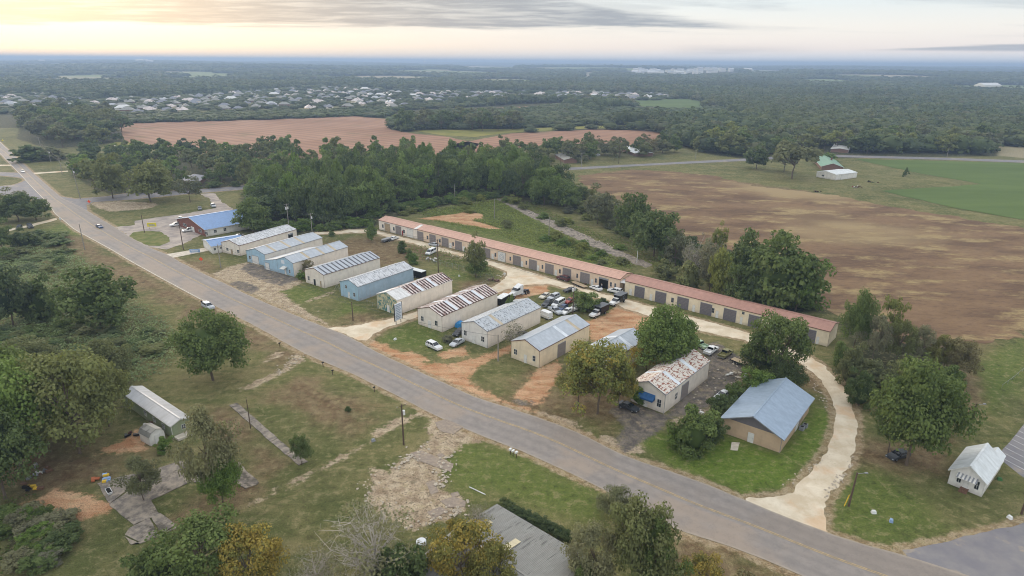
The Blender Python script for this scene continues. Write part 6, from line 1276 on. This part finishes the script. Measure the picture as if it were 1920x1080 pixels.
T(700,1105,960,205,'bare','grey','bare twiggy tree at the bottom of the lower lawn'); T(600,1120,1030,120,'bare','grey','smaller bare tree left of the twiggy one'); T(750,1120,1010,120,'bush','dark','dark undergrowth beside the white roofed corner')
T(870,1115,985,150,'loose','autumn','golden tree overhanging the slate roof', aut=.5); T(855,1005,965,44,'bush','autumn','small golden bush at the corner of the slate roof', aut=.5); T(925,1120,1020,110,'loose','autumn','second golden tree in front of the slate roof', aut=.4); T(900,1020,945,60,'bare','grey','leafless tree against the slate roof')
T(1195,1120,930,150,'loose','olive','tall dark tree at the bottom edge of the road'); T(1225,1125,975,105,'loose','green','dense green tree right of the dark one at the bottom edge'); T(1110,1110,980,110,'loose','grey','grey-green thin tree behind the slate roof'); T(1310,1115,1040,90,'loose','autumn','yellow and red shrub tree at the bottom edge', aut=.5); T(1155,965,915,80,'loose','dull','thin crown over the road edge beside the dark tree'); T(1100,1130,1050,60,'bush','green','green bush at the end of the slate roof'); T(1400,1130,1070,80,'bush','brown','dull bush at the bottom right verge')
# centre
T(1120,776,626,150,'loose','yellowg','yellowing tree with pale limbs beside the cream warehouse', aut=.42); T(1085,762,655,80,'loose','autumn','left half of the yellowing tree group', aut=.35); T(1160,765,675,70,'loose','autumn','right half of the yellowing tree group near the awning', aut=.4); T(1196,755,716,44,'bush','vivid','round green shrub in front of the blue awning')
T(1242,700,578,125,'round','bright','big bright green tree behind the rust-flaked roof', aut=.06); T(1210,700,630,62,'loose','autumn','golden tree left of the bright green one', aut=.7); T(1275,680,600,70,'round','vivid','right shoulder of the bright green tree')
T(1452,722,574,128,'loose','green','tall green tree covering the end of the rose-roofed building'); T(1415,700,630,60,'round','deep','dark lower tree at the edge of the rear lot'); T(1420,745,690,70,'bush','vivid','bushes along the asphalt lot, under the tall tree'); T(1470,735,670,70,'round','dark','shaded growth behind the slate blue roof'); T(1440,712,655,60,'bush','deep','dark vines at the foot of the tall green tree')
T(1298,842,765,92,'bush','green','big leafy shrub between the asphalt lot and the bright lawn'); T(1335,825,780,60,'bush','dark','darker shrub against the tan building'); T(1270,838,800,50,'bush','bright','lighter shrub at the left end of the leafy hedge'); T(1352,775,735,58,'bush','dark','palm-like dark shrub beside the white car'); T(1375,750,715,40,'bush','green','shrub between the palm-like one and the tall tree')
T(1098,582,545,62,'bush','green','bushy low tree among the parked cars'); T(1130,573,556,22,'bush','deep','dark bush beside the black work trucks'); T(891,520,440,44,'loose','olive','slender tree with reddish top beside the gravel lane', aut=.15); T(893,520,478,46,'round','green','leafy base of the slender tree beside the gravel lane'); T(697,452,418,22,'round','vivid','small bright tree at the far end of the gravel lane')
T(754,474,450,22,'bush','dark','dark round bush in the weedy yard'); T(775,495,474,24,'bush','vivid','bush by the fence corner of the weedy yard'); T(768,486,466,16,'bush','green','bush between the round one and the fence corner'); T(577,515,487,26,'loose','brown','small reddish tree between the blue and striped warehouses'); T(567,523,508,20,'bush','vivid','low shrub at the foot of the reddish small tree')
T(622,443,432,14,'bush','green','lone bush on the gravel lane behind the warehouses'); T(840,640,628,0.1+26,'bush','grey','thin dry weeds against the rust-striped warehouse wall') ; T(928,560,548,16,'bush','vivid','vine clump at the rear corner of the rust-striped warehouse')
T(963,655,605,50,'bare','dull','small half bare tree in front of the patchy roof')
T(955,598,545,0.1+20,'bush','green','weeds behind the black box trailer')
# right side
T(1700,872,668,165,'round','green','large spreading oak near the chapel'); T(1745,800,700,110,'loose','green','right limb group of the large oak near the chapel'); T(1665,850,740,80,'loose','dark','left limb group of the large oak near the chapel')
for i, (x, y, ty, w, k, c_, au) in enumerate([(1600,660,548,60,'round','green',.05),(1635,680,590,60,'loose','grey',0),(1590,720,640,60,'bush','olive',.1),(1680,685,600,60,'loose','olive',.1),(1722,690,612,62,'loose','grey',.1),(1760,700,630,62,'loose','autumn',.15),(1790,710,630,70,'loose','brown',.1),(1630,735,665,80,'bush','olive',.05),(1575,690,640,44,'bush','green',0),(1700,735,670,90,'bush','olive',.1),(1780,735,680,60,'bush','green',.0),(1610,760,690,60,'bush','dark',0),(1665,640,555,46,'loose','yellowg',.2)]):
    T(x, y, ty, w, k, c_, ['green tree at the left end of the right-hand thicket','grey twiggy tree in the right-hand thicket','olive bush below the left end of the right-hand thicket','tall green tree in the middle of the right-hand thicket','olive loose tree in the middle of the right-hand thicket','yellowing tree toward the right end of the thicket','brownish loose tree at the right end of the thicket','bright bush in front of the right-hand thicket','bush beside the end of the rose-roofed building','olive bush behind the large oak','green bush at the right foot of the thicket','dark bush beside the curved gravel drive','yellow-green slim tree at the back of the thicket'][i], 'trees and bushes of the right-hand thicket', au)
T(1450,585,438,150,'round','green','huge dark green tree behind the rose-roofed building'); T(1490,585,475,110,'round','vivid','right half of the huge tree behind the rose roof'); T(1395,540,433,80,'round','green','upper left half of the huge tree behind the rose roof')
for i, (x, y, ty, w, k, c_) in enumerate([(1225,482,385,95,'round','dark'),(1188,448,362,75,'round','dark'),(1120,420,350,72,'loose','dull'),(1060,392,335,64,'round','green'),(1020,385,312,60,'round','pine'),(1265,500,440,60,'loose','dull'),(1300,525,440,60,'bare','grey'),(1330,545,450,60,'loose','grey'),(1345,560,470,50,'tall','yellowg'),(1290,545,490,60,'bush','olive'),(1370,575,490,40,'loose','green'),(1250,520,490,50,'bush','olive'),(1390,585,520,50,'bush','dark')]):
    T(x, y, ty, w, k, c_, ['tallest dark tree along the broken path','dark tree left of the tallest one along the broken path','loose dull tree along the broken path near the brown field','green tree beside the brown field corner','light green tree at the top of the broken path','loose small tree at the end of the broken path','bare tree behind the rose roof','grey twiggy tree behind the rose roof','narrow yellow-green tree behind the rose roof','olive bush behind the rose roof','slim green tree beside the huge tree','olive bush at the white post','dark bush under the huge tree'][i], 'trees between the storage units and the brown field')
T(35,415,362,70,'round','dark','dark green tree beside the narrow drive at the left edge'); T(68,412,368,62,'round','green','round green tree at the left road edge below the apron'); T(18,402,355,70,'loose','dull','pinkish grey tree at the left edge by the apron'); T(5,470,415,60,'round','green','green tree at the left edge below the narrow drive'); T(45,462,430,48,'bush','dark','dark bush on the grass left of the road'); T(15,485,462,34,'bush','green','small bush left of the vine-covered slope')
T(283,378,297,92,'round','olive','spreading grey-green oak beside the side road'); T(357,378,326,50,'loose','dull','leaning thin tree at the side road'); T(212,372,292,70,'round','olive','olive oak at the side road corner lot'); T(178,355,290,70,'loose','olive','olive tree behind the corner pole')
T(60,302,272,70,'bush','dark','dark low hedge-like tree in the grass strip'); T(100,300,275,56,'bush','dull','low dull bush right of the hedge-like tree'); T(1485,335,258,88,'wide','dull','wide grey-green pecan tree by the white barn'); T(1418,317,270,50,'round','dark','dark tree at the bend of the back road'); T(1698,331,314,17,'cone','dark','small cone-shaped evergreen on the lawn by the green field'); T(1553,304,286,40,'bush','vivid','bright bushes beside the green-roofed farmhouse'); T(1470,322,285,50,'wide','dull','second grey-green tree by the barn')
T(505,412,348,110,'round','deep','dense dark tree behind the blue-roofed building'); T(475,436,372,70,'round','green','dark green tree touching the blue roof')
# hedge row along the slate roofed building
for i in range(9):
    t_ = i/8; T(948+114*t_, 952+58*t_, 938+57*t_, 34, 'bush', 'deep', ['first','second','third','fourth','fifth','sixth','seventh','eighth','ninth'][i]+' clipped hedge bush along the slate roof, counted from its far corner', 'hedge bushes along the slate roof', name='hedge_bush')
# woods drawn from their ground outlines; every tree its own object
NW = 0
ZN = [(300, 'left of the oaks'), (430, 'right of the oaks'), (520, 'above the blue roof'), (600, 'above the transformer poles'), (690, 'above the blue warehouses'), (780, 'above the pink roof end'), (880, 'above the weedy lot'), (970, 'by the bare pole'), (1100, 'by the broken path'), (1250, 'near the ranch house'), (1420, 'near the pecan tree'), (1600, 'near the white metal roof'), (3000, 'at the right end')]
def zone(x, y):
    px = proj((x, y, 0))[0]; return ', '+next(n for v, n in ZN if px < v)
def wood(poly, step, hr, wr, kinds, cols, label, group, avoid=0., aut=0., lim=999):
    global NW
    w = np.array([tuple(p) for p in Gpoly(poly)]); lo, hi = w.min(0), w.max(0); y = lo[1]; r = 0; pts = []
    while y < hi[1]:
        x = lo[0]+(step/2 if r % 2 else 0); r += 1
        while x < hi[0]: pts.append((x+rnd.uniform(-.32, .32)*step, y+rnd.uniform(-.32, .32)*step)); x += step
        y += step*.87
    P = np.array(pts); P = P[inpoly(P, w)]; k = 0
    for x, y in P:
        if avoid and any((x-a)**2+(y-b)**2 < (avoid+c*.2)**2 for a, b, c in TREES): continue
        kd = rnd.choice(kinds); cl = rnd.choice(cols); hh = rnd.uniform(*hr)*(1.15 if kd == 'pine' else 1); ww = rnd.uniform(*wr)*(.75 if kd in ('pine', 'tall') else 1)
        if kd == 'bush': hh *= .35
        T(0, 0, 0, 0, kd, cl, label(kd, cl)+zone(x, y), group, rnd.uniform(0, aut), h=hh, w=ww, loc=(x, y, 0)); k += 1; NW += 1
        if k >= lim: break
CN = dict(green='mid green', dark='dark green', deep='very dark green', bright='bright green', yellowg='yellow-green', olive='olive', dull='dull green', grey='greyish', vivid='fresh green', autumn='yellowing', brown='brownish', pine='light green')
KN = dict(round='round tree', loose='loose tree', tall='tall tree', pine='pine', wide='wide tree', bare='bare tree', bush='bush', cone='evergreen')
def lb(where): return lambda k, c: f'{CN[c]} {KN[k]} {where}'
wood([(462,420),(545,424),(600,427),(640,424),(700,414),(712,397),(790,380),(880,368),(935,366),(1000,385),(1040,392),(1060,372),(1020,350),(940,338),(860,330),(780,328),(700,336),(640,345),(560,352),(500,372),(470,395)], 10.3, (14, 22), (11, 15), ['round','round','tall','pine','round','loose'], ['green','dark','deep','vivid','pine','dark','pine'], lb('in the central wood'), 'trees of the central wood', avoid=3.)
wood([(455,372),(500,352),(600,340),(760,326),(940,334),(1020,345),(1010,322),(930,306),(800,303),(650,300),(540,305),(470,325)], 18, (11, 17), (12, 16), ['round','pine','loose','round'], ['green','pine','olive','dark','dull','bright'], lb('at the back of the wood'), 'trees at the back of the central wood', avoid=5.)
wood([(138,345),(200,360),(240,352),(320,335),(440,330),(470,300),(400,285),(270,283),(170,285),(130,318)], 19, (9, 14), (11, 16), ['round','round','loose'], ['green','dark','olive','deep','bright'], lb('behind the side road'), 'trees between the side road and the ploughed field', avoid=5)
wood([(40,258),(90,278),(140,282),(222,262),(236,248),(222,226),(150,213),(40,214)], 27, (15, 22), (20, 28), ['round','round','loose'], ['dark','dull','green','olive','deep'], lb('in the upper left grove'), 'trees of the upper left grove', avoid=6)
wood([(480,302),(780,305),(800,285),(770,290),(600,293),(490,285)], 24, (13, 18), (13, 17), ['round','pine','loose'], ['dark','green','olive','pine'], lb('on the field edge'), 'trees on the near edge of the ploughed field', avoid=6)
wood([(940,318),(1110,306),(1230,292),(1280,288),(1262,278),(1100,283),(940,292)], 19, (11, 16), (12, 16), ['round','round','loose'], ['green','dull','olive','dark','brown'], lb('beyond the back road'), 'trees along the far side of the back road', avoid=5, lim=36)
wood([(1300,290),(1390,292),(1480,290),(1550,276),(1600,288),(1870,291),(1870,276),(1600,264),(1400,262),(1300,266)], 29, (14, 20), (18, 25), ['round','round','loose'], ['green','dark','dull','olive','yellowg'], lb('in the right-hand wood'), 'trees behind the right half of the back road', avoid=6, lim=60)
wood([(735,246),(960,246),(965,235),(860,232),(740,234)], 26, (16, 22), (20, 27), ['round','loose'], ['dark','dull','green'], lb('in the mid-field grove'), 'trees of the grove in the middle of the fields', lim=26)
wood([(470,432),(545,436),(600,437),(700,424),(716,404),(790,391),(880,378),(935,372),(935,366),(880,370),(790,383),(710,395),(695,415),(600,429),(545,427),(470,424)], 5.2, (9, 14), (5, 8), ['bush'], ['green','vivid','dark','bright'], lb('edging the central wood'), 'bushes along the front of the central wood')
wood([(990,378),(1080,405),(1170,445),(1260,492),(1330,530),(1420,585),(1520,590),(1540,575),(1400,500),(1290,455),(1180,408),(1090,365),(1010,365)], 7.5, (7, 13), (5, 9), ['bush','bush','loose'], ['green','olive','dull','dark','yellowg'], lb('by the brown field'), 'bushes between the broken path and the brown field', avoid=1.5)
wood([(215,366),(330,360),(445,352),(445,345),(330,350),(215,360)], 9, (9, 13), (6, 10), ['loose','bush'], ['olive','dull','green'], lb('on the edge of the side road'), 'trees on the edge of the side road', avoid=2)
wood([(432,350),(470,343),(482,305),(462,298),(425,305),(400,320)], 13, (10, 15), (11, 15), ['round','loose'], ['green','olive','dark'], lb('behind the side road'), 'trees between the side road and the ploughed field', avoid=4)
NTREE = NW
for p in range(34):
    q = rnd.choice([((880,395),(1180,500)),((940,372),(1250,500)),((735,405),(900,372)),((1000,430),(1150,500))]); t_ = rnd.random(); x = q[0][0]+(q[1][0]-q[0][0])*t_+rnd.uniform(-14, 14); y = q[0][1]+(q[1][1]-q[0][1])*t_+rnd.uniform(-6, 6)
    T(x, y, y-rnd.uniform(7, 16), rnd.uniform(18, 34), 'bush', rnd.choice(['yellowg', 'yellowg', 'olive', 'vivid', 'bright']), 'wild shrub in the weedy lot behind the pink roofs', 'wild shrubs behind the pink roofs', rnd.uniform(0, .25))
for p in range(80):
    x, y = rnd.choice([(rnd.uniform(90, 300), rnd.uniform(600, 710)), (rnd.uniform(90, 200), rnd.uniform(520, 700)), (rnd.uniform(190, 300), rnd.uniform(610, 690)), (rnd.uniform(0, 70), rnd.uniform(600, 650)), (rnd.uniform(0, 120), rnd.uniform(430, 520))])
    T(x, y, y-rnd.uniform(6, 15), rnd.uniform(26, 56), 'bush', rnd.choice(['kudzu', 'kudzu', 'green', 'olive', '6d8055']), 'overgrown bush '+('beside the road bank on' if x > 220 else 'in the middle of' if x > 110 else 'at the left edge of')+' the vine-covered slope, '+('upper part' if y < 560 else 'lower part'), 'overgrown bushes of the vine-covered slope')
for i_ in range(18):
    x, y = rnd.uniform(0, 120), rnd.uniform(955, 1065)
    T(x, y+10, y-rnd.uniform(12, 22), (rnd.uniform(36, 48) if i_ % 2 else rnd.uniform(65, 85)), 'bush', rnd.choice(['green', 'dark', 'vivid', 'grey']), ('small ' if i_ % 2 else 'large ')+'thicket bush in the lower left corner, '+('upper' if y < 990 else 'middle' if y < 1025 else 'lower')+' part'+(', at the frame edge' if x < 40 else ', beside the mown grass' if x > 85 else ''), 'thicket bushes of the lower left corner')

# ground-hugging vines and weeds, each a single mass
def cover(name, polys, dens, size, hgt, color, aut=0., mat='leaf', rough=1.):
    Ps = []
    for q in polys:
        w = np.array([tuple(p) for p in Gpoly(q)]); lo, hi = w.min(0), w.max(0); n = int((hi-lo).prod()*dens); P = rng.uniform(lo, hi, (n, 2))
        sd = sdpoly(P, w)+rng.normal(0, 1.0, n); P = P[sd > 0]; Ps.append(P)
    P = np.vstack(Ps)
    for q in CLAY+SAND[:4]+[[(930,374),(945,374),(1000,398),(1060,424),(1130,455),(1200,486),(1222,497),(1212,502),(1190,496),(1110,462),(1040,430),(985,402)]]: P = P[sdpoly(P, np.array([tuple(p) for p in Gpoly(q)])) < rng.normal(0, .35, len(P))]
    lump = (np.sin(P[:, 0]*.9+1.3*np.sin(P[:, 1]*.7))+np.sin(P[:, 1]*1.1+np.sin(P[:, 0]*.5)*2)+np.sin(P[:, 0]*.23+P[:, 1]*.31)*1.4+3.4)/6.8
    z = hgt*lump*rng.uniform(.35, 1., len(P)); nr = rng.normal(size=(len(P), 3))*.5+np.array([0, 0, 1.]); nr /= np.linalg.norm(nr, axis=1)[:, None]
    me = leaf_mesh(name, np.column_stack([P, z+.03]), nr, size*rng.uniform(.6, 1.4, len(P)), np.clip(lump*.8+rng.normal(0, .2, len(P)), 0, 1), mat)
    o = tag(link(name, me), None, None, None, 'stuff'); o.color = (*lin(color), aut); return o
cover('vine_cover', [[(90,470),(150,485),(190,512),(240,560),(305,600),(345,640),(320,690),(240,728),(100,660),(0,650),(0,470),(40,462)]], 4.6, .28, 1.9, '8a9a6a')
cover('weeds', [[(782,398),(935,374),(960,392),(1050,440),(1190,500),(1180,506),(1100,490),(1000,462),(900,432),(820,416)]], 3.6, .30, 1.1, '858f45', .12)
cover('weeds', [[(745,462),(800,462),(850,478),(890,490),(925,505),(928,522),(860,503),(790,486)], [(955,385),(990,378),(1100,430),(1180,455),(1260,495),(1240,510),(1180,478),(1060,424)]], 2.6, .26, 1.0, '6f7f3c', .15)
cover('weeds', [[(1400,690),(1395,740),(1360,768),(1345,760),(1380,720)], [(1560,690),(1640,720),(1780,735),(1780,760),(1640,790),(1600,750)], [(0,925),(60,930),(150,985),(130,1010),(60,1040),(0,1080)]], 3, .22, .8, '4c5c2c', .1)
cover('grass_tufts', [[(200,960),(480,900),(700,850),(690,960),(560,1090),(60,1090)], [(840,850),(980,855),(1180,955),(1180,1000),(940,930),(880,945)], [(1560,930),(1700,860),(1920,910),(1900,980),(1680,1030),(1560,990)], [(1215,830),(1340,830),(1470,860),(1560,800),(1550,860),(1400,930)], [(440,740),(560,690),(750,780),(600,850),(500,790)]], 1.5, .09, .06, '5c6536', .0)

# far woodland: points carrying scale and rotation, filled with tree meshes by geometry nodes
def woodland():
    fc = bpy.data.collections.new('woodland_kinds')
    for v in range(6):
        n, leaf = 260, .085; me, c = crown(n, leaf, nclump=26, base=.0, seed=v, core=.8, mat='leaf_far'); me.shade_smooth(); o = bpy.data.objects.new(f'woodland_kind', me); fc.objects.link(o)
    pts = []
    r = 300.
    opens = [np.array([tuple(p) for p in Gpoly(q)]) for q in PLOUGHED+GREENF+TANF+SUBDIV_OPEN+[BROWNF]]
    near = [np.array([tuple(p) for p in Gpoly(q)]) for q in FARWOOD]
    while r < 26000:
        st = max(12.5, r*.0085); n = int(1.72*r/st); a = np.linspace(-.86, .86, n)+rng.uniform(-.4, .4, n)*st/r; rr = r+rng.uniform(-.45, .45, n)*st
        pts.append(np.column_stack([rr*np.sin(a), rr*np.cos(a), np.full(n, st)])); r += st*.92
    P = np.vstack(pts); d = np.hypot(P[:, 0], P[:, 1]); X = P[:, :2]
    keep = d > 1500
    for q in near: keep |= inpoly(X, q)
    for q in opens: keep &= ~inpoly(X, q)
    for cx, cy, rx_, ry_, ro in FARF:
        u, v = X[:, 0]-cx, X[:, 1]-cy; keep &= np.hypot((u*math.cos(ro)+v*math.sin(ro))/rx_, (-u*math.sin(ro)+v*math.cos(ro))/ry_) > 1
    H = np.array(HPOS); low = np.ones(len(P)); mid = (d > 900) & (d < 2600) & keep; idx = np.where(mid)[0]; idx0 = np.where((d > 900) & (d < 2600))[0]; SB = len(PLOUGHED+GREENF+TANF)
    if len(idx):
        D = np.sqrt(((X[idx, None, :]-H[None])**2).sum(2)).min(1); keep[idx[D < 17]] = False; estate = np.zeros(len(P), bool)
        for q in opens[SB:SB+1]: estate |= inpoly(X, q)
        e = idx0[estate[idx0]]; De = np.sqrt(((X[e, None, :]-H[None])**2).sum(2)).min(1); sp = e[(De > 13) & (rng.random(len(e)) < .26)]; keep[sp] = True; low[sp] = .5; belt = (d > 640) & (d < 1150) & (X[:, 0] < 120); low[belt] = .50
        for q in LOWZ: low[inpoly(X, np.array([tuple(p) for p in Gpoly(q)]))] = .42
    # thin clearings so that the far woods are not one even carpet
    cl = np.sin(X[:, 0]/410+1.7*np.sin(X[:, 1]/900))*np.sin(X[:, 1]/520+1.3*np.sin(X[:, 0]/700)); keep &= ~((cl > .93) & (d > 2600))
    Q = P[keep]; low = low[keep]; z = relief(Q[:, 0], Q[:, 1]); n = len(Q); st = Q[:, 2]
    V = np.column_stack([Q[:, 0], Q[:, 1], z-.5]); sc = np.column_stack([st*rng.uniform(1.25, 1.75, n), st*rng.uniform(1.25, 1.75, n), rng.uniform(9, 17, n)*np.clip(st/12, 1, 1.25)*low])
    for q in SUBTREES: pass
    me = bpy.data.meshes.new('woodland'); me.vertices.add(n); me.vertices.foreach_set('co', V.ravel().astype(np.float32))
    a1 = me.attributes.new('isc', 'FLOAT_VECTOR', 'POINT'); a1.data.foreach_set('vector', sc.ravel().astype(np.float32))
    a2 = me.attributes.new('irot', 'FLOAT_VECTOR', 'POINT'); a2.data.foreach_set('vector', np.column_stack([np.zeros(n), np.zeros(n), rng.uniform(0, 6.28, n)]).ravel().astype(np.float32))
    a3 = me.attributes.new('iid', 'INT', 'POINT'); a3.data.foreach_set('value', rng.integers(0, 6, n).astype(np.int32))
    o = tag(link('woodland', me), None, None, None, 'stuff')
    ng = bpy.data.node_groups.new('plant_woodland', 'GeometryNodeTree'); ng.interface.new_socket('Geometry', in_out='INPUT', socket_type='NodeSocketGeometry'); ng.interface.new_socket('Geometry', in_out='OUTPUT', socket_type='NodeSocketGeometry')
    A = ng.nodes.new('NodeGroupInput'); B = ng.nodes.new('NodeGroupOutput'); ci = ng.nodes.new('GeometryNodeCollectionInfo'); ci.inputs['Collection'].default_value = fc; ci.inputs['Separate Children'].default_value = True; ci.inputs['Reset Children'].default_value = True
    mp = ng.nodes.new('GeometryNodeMeshToPoints'); io = ng.nodes.new('GeometryNodeInstanceOnPoints'); io.inputs['Pick Instance'].default_value = True
    def na(nm, ty): x = ng.nodes.new('GeometryNodeInputNamedAttribute'); x.data_type = ty; x.inputs[0].default_value = nm; return x.outputs[0]
    l = ng.links.new; l(A.outputs[0], mp.inputs[0]); l(mp.outputs[0], io.inputs['Points']); l(ci.outputs[0], io.inputs['Instance']); l(na('iid', 'INT'), io.inputs['Instance Index']); l(na('isc', 'FLOAT_VECTOR'), io.inputs['Scale'])
    er = ng.nodes.new('FunctionNodeEulerToRotation'); l(na('irot', 'FLOAT_VECTOR'), er.inputs[0]); l(er.outputs[0], io.inputs['Rotation']); l(io.outputs[0], B.inputs[0])
    md = o.modifiers.new('plant', 'NODES'); md.node_group = ng; print('woodland points', n)
SUBTREES = []
LOWZ = [[(1130,204),(1360,204),(1400,226),(1100,226)], [(180,210),(760,200),(760,235),(180,240)], [(-60,205),(180,205),(180,240),(-60,240)]]
SUBDIV_OPEN = [[(-20,180),(60,176),(200,186),(330,182),(450,173),(600,163),(720,168),(850,172),(1000,172),(1110,173),(1262,178),(1255,188),(1060,191),(960,191),(800,199),(720,207),(420,214),(250,219),(150,212),(-20,212)], [(1170,139),(1370,139),(1390,146),(1300,150),(1180,147)]]
FARWOOD = [
 [(-60,215),(100,212),(230,232),(480,228),(730,220),(740,208),(1000,194),(1260,188),(1340,197),(1900,215),(2100,240),(2100,150),(-60,140)],
 [(735,248),(1240,248),(1250,270),(1330,288),(1400,296),(1560,275),(1600,286),(1872,290),(1870,272),(1960,280),(2100,285),(2100,200),(1340,195),(1200,200),(1110,195),(1000,205),(800,212),(735,225)],
]
woodland()
# far town: pale blocks in the haze, and masts and water towers on the horizon
def far_block(px, py, w, l, h, mat, label, group):
    p = G(px, py); p.z = float(relief(np.array([p.x]), np.array([p.y]))[0])+0; t = thing('far_building', label, 'building', p, .2, group)
    MB().box(-w/2, -l/2, 0, w/2, l/2, h).build('wall', 'siding_white', t); MB().raw([(-w/2-1,-l/2-1,h),(w/2+1,-l/2-1,h),(w/2+1,l/2+1,h),(-w/2-1,l/2+1,h),(-w/2-1,0,h+w*.12),(w/2+1,0,h+w*.12)], [(0,1,5,4),(2,3,4,5),(1,2,5),(3,0,4)]).build('roof', mat, t)
for i in range(80):
    u = rnd.random(); x = 1185+190*u; y = 140+rnd.uniform(0, 6)+2*math.sin(u*5); far_block(x, y, rnd.uniform(14, 40), rnd.uniform(10, 20), rnd.uniform(12, 18), rnd.choice(['roof_white', 'roof_weathered', 'roof_silver']), 'pale building of the far town in the haze', 'buildings of the far town')
for i, (x, y, w) in enumerate([(265,127,60),(275,127,40),(283,128,50),(492,120,40),(645,117,60),(735,119,60),(860,113,50),(1210,117,50),(1575,142,80),(1490,138,40),(1400,143,50),(566,147,18),(1130,130,40),(1025,121,40),(1850,170,60),(80,124,50)]):
    far_block(x, y, w, w*.6, 24 if y < 135 else 14, 'roof_white', 'lone pale building far off in the haze', 'lone pale buildings near the horizon')
for x, y, lab in ((542, 120, 'white water tower near the horizon, left one'), (796, 116, 'white water tower near the horizon, right one')):
    p = G(x, y); d = p.length; p = p*(9000/d); t = thing('water_tower', lab, 'water tower', (p.x, p.y, float(relief(np.array([p.x]), np.array([p.y]))[0]))); b = MB(); R = 14
    for a in range(5): q = Vector((math.cos(a*1.257)*9, math.sin(a*1.257)*9, 0)); b.cyl(q, q*.8+Vector((0, 0, 38)), 1, n=5)
    b.build('leg', 'white_enamel', t); MB().loft([[(r*math.cos(k*PI/6), r*math.sin(k*PI/6), z) for k in range(12)] for r, z in ((4, 36), (R, 42), (R, 50), (8, 55), (1, 58))]).build('tank', 'white_enamel', t)
for x, h in ((600, 120), (1075, 110)):
    p = G(x, 122); p = p*(8000/p.length); z0 = float(relief(np.array([p.x]), np.array([p.y]))[0]); t = thing('radio_mast', 'thin mast on the horizon, ' + ('left' if x < 800 else 'right')+' one', 'mast', (p.x, p.y, z0)); MB().cyl((0, 0, 0), (0, 0, 103-z0), 1.2, .8, 5).build('mast', 'metal_grey', t)

# ------------------------------------------------------------------ haze: one closed box of even pale air
b = MB().box(-38000, -3000, -1.0, 38000, 38000, 110); me = bpy.data.meshes.new('haze'); me.from_pydata(b.v, [], b.f)
hm = bpy.data.materials.new('haze'); hm.use_nodes = True; hn = hm.node_tree; hn.nodes.clear(); pv = hn.nodes.new('ShaderNodeVolumePrincipled'); ho = hn.nodes.new('ShaderNodeOutputMaterial')
pv.inputs['Color'].default_value = (.42, .57, .80, 1); pv.inputs['Density'].default_value = .00022; pv.inputs['Anisotropy'].default_value = 0.2; hn.links.new(pv.outputs[0], ho.inputs['Volume']); me.materials.append(hm)
tag(link('haze', me), None, None, None, 'stuff')
print('TRIS', sum(sum(len(p.vertices)-2 for p in m_.polygons) if len(m_.polygons) < 2000 else len(m_.polygons)*2 for m_ in bpy.data.meshes), 'objs', len(C.objects), 'wood trees', NTREE)
